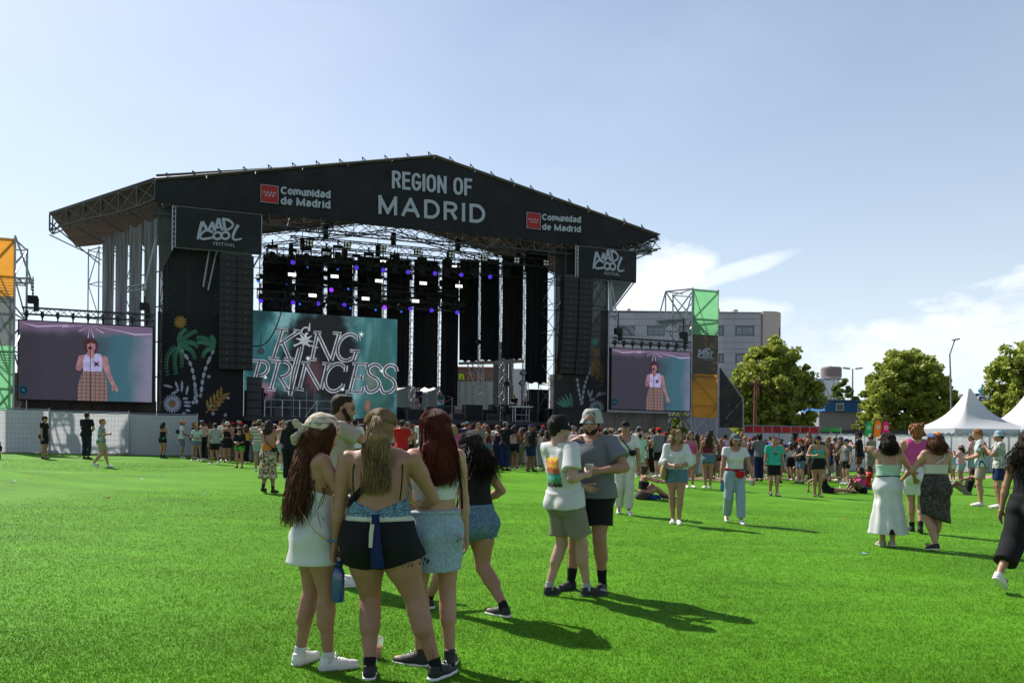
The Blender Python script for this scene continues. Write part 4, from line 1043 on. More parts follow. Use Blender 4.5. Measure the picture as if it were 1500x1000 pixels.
# ================================================================== white site fence on the left
M_FENCE=mat('white_fence_cloth',(.56,.57,.60),.8,.06,1.2,.15,8,trans=.45)
fu=[uz(x,640,-6.0)[0]for x in(-70,45,187,262)];
def gs(u,v):p=SW(u,v,0);return gz(p.x,p.y)
edges=[-9.5,-6.1,-2.85,.4]
u_end=uz(289,640,-6)[0]
edges=[u_end-12.9,u_end-9.6,u_end-6.3,u_end-3.0,u_end]
plab=['leftmost white covered fence panel under the left side screen','white covered fence panel behind the man in black','white covered fence panel behind the walking man in khaki shorts','rightmost white covered fence panel in front of the stage leg']
rw=MB()
for i in range(4):
    a,b=edges[i],edges[i+1];z=gs((a+b)/2,-6);h=2.02
    r=thing('fence_panel',plab[i],'fence',SW(a,-6,z),group='white covered fence panels')
    n=24;V=[];
    for k in range(n+1):
        for j in range(7):
            u=a+.03+(b-a-.06)*k/n;zz=z+.04+(h-.1)*j/6;V.append(tuple(SW(u,-6.04+.012*math.sin(k*.9+j)+.008*math.sin(k*2.7),zz-(.025*math.sin(k/n*math.pi)if j==6 else 0))-r.location))
    f=[(k*7+j,(k+1)*7+j,(k+1)*7+j+1,k*7+j+1)for k in range(n)for j in range(6)]
    obj('cloth',mesh_np('cloth',V,f),M_FENCE,r,True)
    m=MB()
    for u in(a+.02,b-.02):m.tube(SW(u,-5.97,z-.05),SW(u,-5.97,z+h),.022,6)
    m.tube(SW(a,-5.97,z+h-.02),SW(b,-5.97,z+h-.02),.02,5);m.tube(SW(a,-5.97,z+.08),SW(b,-5.97,z+.08),.02,5);m.build('frame',M_STEEL,r)
    m=MB()
    for k in range(1,22):u=a+(b-a)*k/22;m.tube(SW(u,-6.075,z+.1),SW(u,-6.075,z+h-.05),.0045,3,cap=False)
    for k in range(1,9):m.tube(SW(a,-6.075,z+h*k/9),SW(b,-6.075,z+h*k/9),.0045,3,cap=False)
    tag(m.build('wire_mesh',mat('fence_wire',(.38,.40,.44),.5,.1,metal=.5),r),kind='stuff')
    m=MB();m.tube(SW(b,-6.1,z),SW(b,-6.1,z+h+.04),.03,6);m.build('post',M_STEEL,r)
    m=MB();m.obox(SW(b,-5.9,z+.07),SU*.35,SV*.12,SZ*.07);m.build('foot',M_CONC,r)
    m=MB();m.tube(SW(b-.1,-5.9,z+1.6),SW(b-.1,-4.7,z+.05),.02,5);m.tube(SW(b-.1,-5.9,z+.5),SW(b-.1,-4.7,z+.05),.02,5);m.build('stay',M_STEEL,r)
# crowd rail in front of the stage and its front-of-stage rail on deck
r=thing('deck_rail','pale metal hand rail on the front edge of the stage deck, left side','railing',SW(5.5,1.6,ZD));m=MB()
for k in range(5):u=5.9+k*1.0;m.tube(SW(u,1.7,ZD),SW(u,1.7,ZD+1.0),.03,5)
m.tube(SW(5.9,1.7,ZD+1),SW(9.9,1.7,ZD+1),.03,5);m.tube(SW(5.9,1.7,ZD+.55),SW(9.9,1.7,ZD+.55),.02,5);m.tube(SW(8.2,1.7,ZD+0),SW(8.9,1.7,ZD+1),.02,5);m.build('rail',mat('pale_alu',(.45,.46,.48),.4,.1,metal=.7),r)

# ================================================================== equipment on the stage
def dbox(px,py,v,w_,h,d,name,lb,cat,m_=M_BLACK,feet=True):
    p=onv(px,py,v);p.z=ZD;r=thing(name,lb,cat,p);m=MB();m.obox(p+SZ*(h/2+.03),SU*w_/2,SV*d/2,SZ*h/2)
    m.build('case',m_,r);m=MB()
    for s in(-1,1):
        m.obox(p+SU*s*(w_/2-.02)-SV*(d/2+.005)+SZ*(h/2+.03),SU*.02,SV*.01,SZ*h/2)
    m.obox(p-SV*(d/2+.007)+SZ*(h+.02),SU*w_/2,SV*.01,SZ*.02);m.obox(p-SV*(d/2+.007)+SZ*.05,SU*w_/2,SV*.01,SZ*.02)
    m.build('trim',mat('case_trim',(.07,.07,.075),.4,.1,metal=.5),r);return r
amps=[(372,2.6,1.1,1.5,'tall dark amplifier stack at the left end of the deck'),(590,6,1.0,.9,'low dark amplifier right of the stage screen'),(607,5,1.2,.75,'wide dark equipment case under the two seated crew'),(632,6.5,.9,1.0,'dark amplifier in the middle of the deck'),
        (652,7,1.2,1.1,'dark cabinet left of the guitarist'),(692,6.0,1.3,1.2,'dark amplifier behind the guitarist'),(712,6.5,.9,.9,'small dark amplifier right of the guitarist'),(735,7.0,1.8,1.3,'broad dark riser case behind the drums'),
        (757,5,1.0,1.2,'tall dark rack right of the silver table'),(787,4.5,1.4,2.3,'tall stack of dark racks at the right end of the deck'),(805,3,1.0,.9,'small black case beside the right tower'),(775,3.5,.9,.8,'black wedge case before the tall racks'),(670,4,.9,.5,'low floor monitor near the guitarist'),(720,3,.9,.45,'low floor monitor before the drums')]
for x,v,w_,h,lb in amps:dbox(x,600,v,w_,h,.8,'amplifier',lb,'amplifier')
p=onv(372,600,2.0);
r=thing('side_speaker_stack','stack of small black speakers at the left edge of the deck','loudspeaker',Vector((p.x,p.y,ZD)))
for k in range(5):
    m=MB();m.obox(Vector((p.x,p.y,ZD+.25+k*.46)),SU*.42,SV*.4,SZ*.21);m.build('cabinet',mat('speaker_grey',(.03,.03,.032),.5,.2),r)
# table with silver frame, keyboards, drum kit, stands
r=thing('equipment_table','silver framed equipment table in front of the bearded crew member','table',onv(765,605,3.0));b0=onv(765,605,3.0);b0.z=ZD;m=MB()
for s in(-1,1):
    m.tube(b0+SU*.5*s,b0+SU*.5*s+SZ*1.0,.035,5);m.tube(b0+SU*.5*s+SV*.5,b0+SU*.5*s+SV*.5+SZ*1.0,.035,5)
for z in(.1,.5,1.0):m.tube(b0-SU*.5+SZ*z,b0+SU*.5+SZ*z,.03,5)
m.build('frame',mat('pale_alu',(.5,.5,.5)),r);m=MB();m.obox(b0+SV*.25+SZ*1.05,SU*.75,SV*.35,SZ*.04);m.build('tabletop',mat('pale_alu',(.5,.5,.5)),r)
for j,(x,y,v,lb)in enumerate(((408,598,4.0,'black drum kit with cymbals low before the stage screen'),(745,598,5.0,'black drum kit on the right half of the deck'))):
    b0=onv(x,y,v);b0.z=ZD;r=thing('drum_kit',lb,'drum kit',b0)
    m=MB();m.tube(b0+SZ*.3-SV*.25,b0+SZ*.3+SV*.2,.29,16);m.build('bass_drum',mat('drum_shell',(.05,.05,.055),.3,.2),r)
    for dx,dz,rr in((-.32,.78,.16),(.22,.82,.15),(.62,.5,.2),(-.62,.6,.18)):
        m=MB();q=b0+SU*dx+SZ*dz;m.lathe(q,[(rr,0),(rr,.22)],12);m.build('drum',mat('drum_shell',(.05,.05,.055)),r)
    for dx,dz in((-.8,1.15),(.75,1.25),(.1,1.35),(-.45,1.05)):
        q=b0+SU*dx+SZ*dz;m=MB();m.lathe(q,[(.23,0),(.06,.03),(.02,.05)],14);m.build('cymbal',mat('cymbal_brass',(.35,.27,.12),.3,.1,metal=.9),r)
        m=MB();m.tube(q,q-SZ*(dz-.02)+SU*.05,.015,4);m.tube(q-SZ*(dz-.3),q-SZ*(dz-.02)-SU*.2,.012,4);m.build('stand',M_STEEL,r)
for k,(x,y,v,h)in enumerate(((383,598,3,1.6),(397,598,3.2,1.3),(449,598,3,1.7),(461,598,3.2,1.9),(430,598,2.6,1.3),(577,600,3.2,1.5),(662,600,2.6,1.5),(733,600,2.6,1.6),(771,600,2.4,1.9),(803,600,2.6,1.6))):
    b0=onv(x,y,v);b0.z=ZD;r=thing('microphone_stand','slim microphone stand on the deck, '+ORD[k],'stand',b0,group='microphone stands on the deck');m=MB()
    m.tube(b0,b0+SZ*h,.02,5);m.tube(b0+SZ*h,b0+SZ*(h+.1)-SU*.35,.015,5)
    for a in range(3):m.tube(b0+SZ*.12,b0+Vector((.25*math.cos(a*2.1),.25*math.sin(a*2.1),0)),.014,4)
    m.build('pole',M_STEEL,r);m=MB();q=b0+SZ*(h+.1)-SU*.35;m.tube(q,q-SU*.14+SZ*.03,.035,7,.025);m.build('microphone',M_BLACK,r)
for k,(x,y,v,lb)in enumerate(((765.5,546,3.2,'upper round spotlight on the mast by the last drape'),(764,561,3.2,'lower round spotlight on the mast by the last drape'),(741,562,6,'round spotlight on a stand above the drums'),(382,515,3.2,'black spotlight hanging before the left edge of the stage screen'),(369,538,3.0,'second black spotlight lower at the left edge of the stage screen'),(699,501,8,'small round spotlight beside the light gap of the back wall'))):
    p=onv(x,y,v);r=thing('spotlight',lb,'stage light',p);m=MB();m.tube(p-SV*.25,p+SV*.2,.2,12,.14);m.build('housing',M_BLACK,r);m=MB();m.tube(p-SV*.27,p-SV*.255,.17,12);m.build('lens',GL['off'],r)
    m=MB()
    if v!=3.0 and y>520:m.tube(p-SZ*.15,Vector((p.x,p.y,ZD)),.025,5)
    else:m.tube(p+SZ*.15,p+SZ*1.2,.025,5)
    m.build('mast',M_DSTEEL,r)
cab=[onv(x,y,1.2)for x,y in curve2([(419,425),(408,470),(392,500),(375,507),(358,502)],24)]
m=MB();m.path(cab,.035,5);tag(m.build('hanging_cable',M_BLACK,None,off=cab[0]),'black cable drooping from the rigging across the corner of the stage screen','cable')
# raking braces and pale walls in the back of the stage
m=MB()
for a,b in(((684,531),(706,600)),((690,531),(712,570)),((731,530),(750,565)),((721,565),(750,565)),((750,530),(752,566)),((803,552),(830,600)),((575,568),(600,566)),((624,582),(640,568)),((642,566),(626,590))):m.tube(onv(*a,9.5),onv(*b,9.5),.05,5)
m.build('deck_brace',M_STEEL,stage)
m=MB();v=9.8;m.slab([onv(672,530,v),onv(768,526,v),onv(768,531,v),onv(735,533,v),onv(672,534,v)],SV*.05);m.build('soffit',mat('soffit_beige',(.38,.33,.29),.8,.1),stage)

# ================================================================== behind the stage
r=thing('sign_building','low building behind the stage carrying an orange n2010 sign','building',at(690,600,82));D=82
def bx(x0,x1,y0,y1,d,dep,name,m_,par):
    a,b=at(x0,y0,d),at(x1,y1,d);mb=MB();mb.box(a.x,b.x,d,d+dep,b.z,a.z);return mb.build(name,m_,par)
bx(655,725,539,640,D,8,'wall',mat('brown_sign_wall',(.16,.11,.09),.7,.15),r)
bx(655,725,536.5,539,D-.3,8.6,'roof_edge',mat('orange_trim',(.5,.22,.07),.7),r)
bx(655,725,558,600,D-.05,.05,'glass_front',mat('pale_glass',(.26,.30,.28),.3,.3,.4,spec=.6),r)
for k in range(6):bx(662+k*10,662.6+k*10,558,600,D-.15,.1,'mullion',M_STEEL,r)
a,b,c=at(683,555.5,D-.2),at(710,555.5,D-.2),at(683,546,D-.2)
text_mesh('2010',1,mat('sign_orange',(.55,.20,.09),.7,0),r,a,Vector((1,0,0)),SZ,0,'lettering',width=b.x-a.x,height=c.z-a.z,bold=.0)
a,b,c=at(672,555.5,D-.2),at(680,555.5,D-.2),at(672,547,D-.2)
text_mesh('n',1,mat('sign_lime',(.45,.62,.03),.7,0),r,a,Vector((1,0,0)),SZ,0,'lettering',width=b.x-a.x,height=c.z-a.z,bold=.05)
r=thing('site_tower','grey concrete service tower seen through the back of the stage','tower',at(737,600,74));a=at(722,532,74);b=at(752,600,74)
for k in range(4):
    mb=MB();w_=(b.x-a.x)/4;mb.box(a.x+k*w_+.02,a.x+(k+1)*w_-.02,74,77,0.2,a.z+2);mb.build('column',mat('tower_grey',(.12,.12,.115),.9,.25,.5,stretch=(3,3,.4)),r)
bx(752,770,540,600,78,3,'x',mat('white_board',(.66,.67,.68),.8,.1),None).name='information_board'
ib=bpy.data.objects['information_board'];tag(ib,'white printed board standing behind the drums at the back of the stage','board')
for k,(x,y,c)in enumerate(((756,543,(.5,.05,.04)),(756,560,(.5,.05,.04)),(759,571,(.5,.04,.04)),(757,551,(.1,.3,.6)))):
    bx(x,x+4,y,y+1.2,77.95,.03,'printed_mark',mat('mark%d'%k,c,.8,0),r)if False else None
for k,(x0,x1,y0,y1)in enumerate(((581,601,566,572),(626,644,566,574))):
    p=onv(x0,y1,13);q=onv(x1,y0,13)
    r=thing('grey_canopy',['small grey canopy roof behind the stage, by the screen edge','small grey canopy roof behind the stage, by the middle drapes'][k],'tent',Vector((p.x,p.y,2.5)))
    m=MB();A,B=onv(x0,y1+1,13),onv(x1,y1-5+k,13);m.slab([A,B,B+SV*4+SZ*.5,A+SV*4+SZ*.2],SZ*.08);m.build('roof',mat('canopy_grey',(.42,.43,.42),.8),r)
    m=MB()
    for q in(A,B):m.tube(q,Vector((q.x,q.y,0.3)),.05,5)
    m.build('pole',M_STEEL,r)
bx(575,672,566,600,95,6,'x',mat('far_green_wall',(.12,.15,.13),.9,.35,.15),None).name='far_shed'
tag(bpy.data.objects['far_shed'],'pale green shed wall seen under the stage drapes','building')
# right hand white apartment of site huts beside the tower foot
bx(806,892,548,640,90,6,'x',mat('beige_far_wall',(.40,.36,.32),.9,.2,.1),None).name='far_warehouse'
tag(bpy.data.objects['far_warehouse'],'beige warehouse wall glimpsed through the right tower cloth','building')

# grey office building
r=thing('office_building','grey panelled office block with rounded beige corner behind the right screen','building',at(1000,640,130));D=130
bx(880,1115,457,660,D,18,'wall',mat('grey_joint',(.22,.225,.235),.8,.1),r)
GP=[mat('grey_panel%d'%k,c,.7,.06,.2)for k,c in enumerate(((.33,.33,.345),(.35,.35,.365),(.315,.32,.33)))]
pme=None;row=[457.5,467,476.5,492,501.5,511,517.5,531.5,541,551,561,571,581]
xs=[880,903,930,947.5,975,994,1021,1052,1060.5,1077,1105,1114.5]
wins={(903,930),(947.5,975),(994,1021),(1077,1105)}
for j in range(len(row)-1):
    for i in range(len(xs)-1):
        if(row[j]in(476.5,517.5))and((xs[i],xs[i+1])in wins or(xs[i],xs[i+1])==(1052,1060.5)):continue
        bx(xs[i]+.12,xs[i+1]-.12,row[j]+.12,row[j+1]-.12,D-.12,.12,'wall_panel',GP[(i*7+j*3)%3],r)
for(x0,x1)in sorted(wins|{(1052,1060.5)}):
    for y0,y1 in((477.5,491),(518,531)):
        if y0>500 and x1<1050:pass
        f_=bx(x0+.6,x1-.6,y0,y1,D-.02,.1,'window',mat('window_dark',(.03,.032,.036),.2,.3,.5,spec=.7),r)
        n=3 if x1-x0>15 else 1
        for k in range(n):
            w_=(x1-x0-4)/n;bx(x0+2+k*w_+.4,x0+2+(k+1)*w_-.4,y0+2,y1-1.5,D-.05,.03,'pane',mat('pane_blue',(.10,.12,.14),.12,.5,.3,spec=.8),f_)
bx(880,1117,455.5,457,D-.4,18.6,'parapet',mat('parapet_grey',(.33,.335,.35),.7,.05),r)
for x,w_,h in((919,5,4),(1052,2.5,4),(1075,6,3)):bx(x,x+w_,456-h,456,D+3,2,'chimney',mat('chimney_beige',(.42,.38,.34),.8),r)
# rounded corner
A=at(1115,640,D);B=at(1149,640,D);rad=(B.x-A.x);zt=at(1115,456,D).z;m=MB();n=12;V=[]
pts=[(A.x,D-.3)]+[(A.x+rad*.35+rad*.65*math.sin(t),D-.3+rad*.9*(1-math.cos(t)))for t in(i*math.pi/2/n for i in range(n+1))]+[(B.x,D+16),(A.x,D+16)]
m.slab([Vector((x,y,0))for x,y in pts],Vector((0,0,zt)));m.build('corner_wall',mat('beige_corner',(.44,.38,.32),.85,.08,.3),r,smooth=False)
bx(1137,1142.5,479,492,D+.4,.4,'window',mat('window_dark',(.03,.03,.03)),r)
m=MB();m.path([at(905,477,128.5),at(915,476.5,128.5),at(925,480,128.5),at(932,492,128.5)],.12,5);m.build('lamp_arm',M_STEEL,r)

# blue site hut on a grey wall, water tank, lamps, poles
r=thing('blue_hut','blue corrugated hut with two white windows between the trees','building',at(1236,640,78));D=78
bx(1208,1264,587,602,D,6,'wall',mat('hut_blue',(.04,.17,.42),.6,.15),r)
for k in range(28):bx(1208.6+k*2,1209.4+k*2,588,602,D-.06,.05,'rib',mat('hut_blue',(.04,.17,.42)),r)
bx(1207,1265,585,587.3,D-.2,6.4,'roof',mat('hut_roof',(.10,.17,.26),.6),r);bx(1208,1264,602,603,D-.1,.1,'sill_beam',mat('hut_blue_light',(.12,.32,.60),.6),r)
for x in(1225,1256.5):
    f_=bx(x,x+11,590.5,601,D-.1,.08,'window',mat('window_white',(.7,.7,.7),.6),r)
    for s in(1.3,6):bx(x+s,x+s+3.8,592,600,D-.14,.04,'pane',mat('pane_blue',(.1,.1,.1)),f_)
bx(1200,1275,603,640,D+.5,5,'base_wall',mat('hut_base',(.30,.29,.30),.9,.25,.3),r)
r=thing('water_tank','round brown water tank on a white block above the far trees','tank',at(1217,600,170));p=at(1217.5,552,172);q=at(1217.5,540,172);rr=at(1232,552,172).x-p.x
m=MB();m.lathe((p.x,172,p.z),[(rr,0),(rr,q.z-p.z),(rr*.92,q.z-p.z+.3)],24);m.build('drum',mat('tank_brown',(.22,.17,.17),.9,.15,.2),r)
m=MB();m.lathe((p.x,172,p.z-.8),[(rr*.8,0),(rr*.98,.8)],24);m.build('ledge',mat('tank_ledge',(.35,.33,.33),.9),r)
bx(1202,1228,556,640,170,8,'block',mat('white_block',(.6,.62,.64),.8),r);bx(1196,1206,554,640,169,6,'annex',mat('teal_block',(.25,.36,.38),.8),r);bx(1215,1219,536,540,171.5,1.5,'vent',mat('tank_brown',(.2,.2,.2)),r)
def lamp(px,top,base,d,lb,lean=0,two=False):
    P0=at(px+lean,base,d);P0.z=0.1;P1=at(px,top,d);r=thing('street_lamp',lb,'lamp',P0);m=MB()
    n=8;pts=[P0.lerp(P1,i/n)for i in range(n+1)];s=d/70
    if not two:pts[-1]=P1+Vector((.45*s,0,0));pts[-2]=pts[-2]+Vector((-.02,0,.1));
    m.path(pts,.11*s,6,.5);m.build('pole',mat('pole_grey',(.20,.21,.22),.6,.1),r)
    for sg in((1,-1)if two else(1,)):
        m=MB();c=P1+Vector((.55*s*sg,0,.05));m.obox(c,Vector((.30*s,0,.05*sg)),Vector((0,.12,0)),Vector((0,0,.06*s)));m.build('lamp_head',mat('lamp_grey',(.15,.16,.17),.5),r)
lamp(1391,498,640,66,'tall street lamp rising between the second tree and the white tent',5)
lamp(1249,540,600,95,'double-headed lamp mast above the small tree',0,True)
lamp(1221,556,600,100,'small double lamp mast left of the small tree',0,True)
P0=at(1105,640,60);P0.z=.1;r=thing('utility_pole','brown wooden utility pole in front of the first big tree','pole',P0);m=MB();P1=at(1107,556,60);m.tube(P0,P1,.16,8,.12);m.build('pole',mat('pole_wood',(.16,.07,.045),.9,.25,2,stretch=(4,4,.5)),r)
m=MB();m.tube(P1+Vector((-.6,0,-.3)),P1+Vector((.6,0,-.3)),.06,5);m.obox(P1+Vector((.1,-.15,-.9)),Vector((.12,0,0)),Vector((0,.1,0)),Vector((0,0,.3)));m.build('crossarm',mat('pole_wood',(.2,.1,.1)),r)
m=MB()
for k in range(3):
    a=P1+Vector((-.5+.5*k,0,-.28));b=at(1250+k*5,580+k*6,66)
    m.path([a.lerp(b,t/8)-SZ*1.2*(t/8)*(1-t/8)*2 for t in range(9)],.018,3);b=at(1040,560+3*k,64);m.path([a.lerp(b,t/6)-SZ*.6*(t/6)*(1-t/6)*2 for t in range(7)],.018,3)
m.build('wire',M_BLACK,r)
# advertising sign and low white buildings behind the tent
r=thing('rooftop_sign','black and blue shop sign on a far white roof left of the right tree','sign',at(1436,640,120));bx(1405,1460,577,640,120,10,'wall',mat('white_far',(.55,.56,.58),.8,.2,.3),r)
bx(1430,1444,576,592,119,.5,'board',mat('sign_black',(.03,.03,.05),.6),r);m=MB();
for a,b in(((1432.5,588),(1441.5,588)),((1433,588),(1433,580)),((1433,580),(1441.5,580)),((1437,584.5),(1442,584.5))):m.tube(at(*a,118.8),at(*b,118.8),.12,4)
m.build('emblem',mat('sign_white',(.7,.7,.7),.6),r)
m=MB();c=at(1437,570,119);m.lathe((c.x,119,c.z-1),[(.35,0),(.2,.4),(.45,.9),(.2,1.3)],8);m.build('blue_figure',mat('sign_blue',(.06,.30,.55),.6),r)

# ================================================================== right side fence, red barrier, flags, tents
M_WF=mat('white_fence_cloth',(.56,.57,.60));YF=44.0
pe=list(range(1085,1500,28));r0=None
flabs='white covered fence panel along the far right edge of the lawn'
for i,x in enumerate(pe):
    A,B=at(x,655,YF),at(x+28,655,YF);A.z=B.z=gz(A.x,YF);h=2.05
    r=thing('fence_panel','%s, %s'%(flabs,ORD[i]if i<12 else['third from right','second from right','last on the right'][i-12]),'fence',A,group='far white fence panels')
    n=10;V=[]
    for k in range(n+1):
        for j in range(4):V.append((A.x+.02+(B.x-A.x-.04)*k/n-A.x,.015*math.sin(k*1.3+j+i),.03+(h-.06)*j/3))
    f=[(k*4+j,(k+1)*4+j,(k+1)*4+j+1,k*4+j+1)for k in range(n)for j in range(3)]
    obj('cloth',mesh_np('cloth',V,f),M_WF,r,True);m=MB()
    for q in(A,B):m.tube(q+Vector((0,.05,0)),q+Vector((0,.05,h)),.022,5)
    m.tube(A+Vector((0,.05,h)),B+Vector((0,.05,h)),.02,5);m.build('frame',M_STEEL,r)
r=thing('banner_barrier','long red translucent banner barrier behind the crowd under the trees','barrier',at(1090,640,46));Yb=45.5
for k in range(8):
    x0,x1=1090+k*13.7,1090+(k+1)*13.7;A,B=at(x0,633,Yb),at(x1,622.5,Yb)
    m=MB();m.box(A.x+.02,B.x-.02,Yb,Yb+.02,1.9,at(x0,622.5+k*.4,Yb).z);m.build('banner_panel',mat('barrier_red%d'%(k%3),((.45,.035,.03),(.62,.05,.04),(.50,.06,.07))[k%3],.6,.15,1,trans=.5),r)
m=MB();m.tube(at(1090,623,Yb),at(1200,625,Yb),.03,5)
for k in range(9):q=at(1090+k*13.7,624,Yb);m.tube(Vector((q.x,Yb+.05,.1)),q,.025,4)
m.build('frame',M_STEEL,r)
r=thing('banner_barrier','short green banner barrier right of the red one','barrier',at(1202,640,46))
m=MB();m.slab([at(1202,632,Yb),at(1232,632,Yb),at(1231,626.5,Yb),at(1206,625.5,Yb)],Vector((0,.02,0)));m.build('banner_panel',mat('barrier_green',(.10,.42,.12),.6,.1,trans=.5),r)
m=MB();m.tube(at(1202,625,Yb+.1),Vector((at(1202,625,Yb).x,Yb+.1,.1)),.025,4);m.tube(at(1232,626,Yb+.1),Vector((at(1232,625,Yb).x,Yb+.1,.1)),.025,4);m.build('frame',M_STEEL,r)
r=thing('far_wall','dark low wall behind the white fence on the right','wall',at(1300,650,60));bx(1196,1540,629,660,60,.4,'wall',mat('far_dark_wall',(.05,.045,.045),.9,.2),r)
for k,(x,col,nm)in enumerate(((1272.5,(.05,.42,.16),'green'),(1285.5,(.80,.28,.03),'orange'),(1297.5,(.70,.04,.24),'pink'))):
    d=40;P0=at(x-5+k,640,d);P0.z=.1;top=at(x-2,616 if k!=1 else 614,d)
    r=thing('feather_flag','%s feather flag with round white emblem standing by the far fence'%nm,'flag',P0)
    s=(at(x+6,630,d).x-at(x-6,630,d).x)/2;z0=at(x,640,d).z;z1=at(x,616 if k!=1 else 614,d).z;cx=at(x,630,d).x
    prof=[(-.75,0),(-.95,.35),(-.85,.7),(-.45,.93),(.0,1.0),(.5,.93),(.8,.7),(.85,.4),(.4,0)]
    m=MB();m.slab([Vector((cx+a*s+.1*b*s,d,z0+(z1-z0)*b))for a,b in prof][::-1],Vector((0,.03,0)));m.build('sail',mat('flag_'+nm,col,.7,.08,2,trans=.4),r)
    m=MB();m.slab([Vector((cx+a*s*1.0+.1*b*s,d+.035,z0+(z1-z0)*b*1.02))for a,b in[(-.95,0),(-1.15,.35),(-1.0,.72),(-.55,.97),(.0,1.04),(.55,.97),(.3,.93),(-.4,.9),(-.85,.6),(-.9,0)]][::-1],Vector((0,.02,0)));m.build('edge',M_BLACK,r)
    m=MB();c=Vector((cx+.05*s,d-.02,z0+(z1-z0)*.58));m.tube(c+Vector((0,.01,0)),c,s*.46,16);m.build('emblem',mat('flag_white',(.75,.75,.75),.7,0),r)
    m=MB();c=c-Vector((0,.012,0));m.tube(c+Vector((0,.01,0)),c,s*.26,12);m.build('emblem_core',mat('flag_'+nm,col),r)
    m=MB();m.tube(P0,Vector((cx-s,d+.05,z0+.3)),.02,5);m.build('pole',M_STEEL,r)

def pagoda(cx,cy,w_,eave,peak,lb,rot=0.0,z=0.0):
    r=thing('pagoda_tent',lb,'tent',(cx,cy,z));c,s=math.cos(rot),math.sin(rot)
    def T(x,y,zz):return Vector((cx+x*c-y*s,cy+x*s+y*c,zz+z))
    n=14;per=[]
    h=w_/2
    for sd in range(4):
        for k in range(8):
            t=-1+2*k/8;x,y=(t,-1)if sd==0 else(1,t)if sd==1 else(-t,1)if sd==2 else(-1,-t);per.append((x*h,y*h))
    V=[];NP=len(per)
    for i in range(n+1):
        t=i/n;rr=(1-t);zz=eave+(peak-eave)*(t**1.0*.28+.72*t**3.2);rr=(1-t)**1.0 if t<1 else 0
        for x,y in per:
            sag=-.10*math.sin(math.pi*t)*(1-abs(abs(x)-abs(y))/h)*-1
            V.append(T(x*(rr*.97+.03),y*(rr*.97+.03),zz+sag))
    f=[(i*NP+k,i*NP+(k+1)%NP,(i+1)*NP+(k+1)%NP,(i+1)*NP+k)for i in range(n)for k in range(NP)]
    o=obj('roof',mesh_np('roof',[tuple(p-r.location)for p in V],f),mat('tent_white',(.58,.59,.61),.55,.04,.8,trans=.3),r,True)
    m=MB()
    for a,b in zip(per,per[1:]+per[:1]):
        A,B=T(a[0]*1.003,a[1]*1.003,eave),T(b[0]*1.003,b[1]*1.003,eave)
        mid=(A+B)/2-SZ*.30;m.add([A+SZ*.04,B+SZ*.04,B-SZ*.2,mid,A-SZ*.2],[(0,4,3,2,1)])
    m.build('valance',mat('tent_valance',(.46,.50,.52),.7,.05,trans=.3),r)
    for a in((-1,-1),(1,-1),(1,1),(-1,1)):
        m=MB();q=T(a[0]*h*.97,a[1]*h*.97,0);m.tube(q,q+SZ*eave,.05,6);m.build('pole',mat('pale_alu',(.5,.5,.5)),r)
    for a,b in(((-1,1),(1,1)),((-1,-1),(-1,1)),((1,-1),(1,1)),((-1,-1),(1,-1))):
        m=MB();A,B=T(a[0]*h*.96,a[1]*h*.96,0),T(b[0]*h*.96,b[1]*h*.96,0);m.add([A,B,B+SZ*(eave-.1),A+SZ*(eave-.1)],[(0,1,2,3)]);m.build('side_wall',mat('tent_wall',(.36,.44,.44),.7,.1,.5,trans=.35),r)
    return r
A,B=at(1363,640,45),at(1485,640,45)
pagoda(at(1419,640,47.4).x,47.4,(B.x-A.x),at(1420,628,45).z,at(1417,569,47.4).z,'white pagoda tent with a tall pointed roof at the right',.06)
A=at(1491,640,45);pagoda(A.x+2.6,47.5,5.0,at(1490,628,43).z,5.5,'second white tent cut off by the right edge',.03)

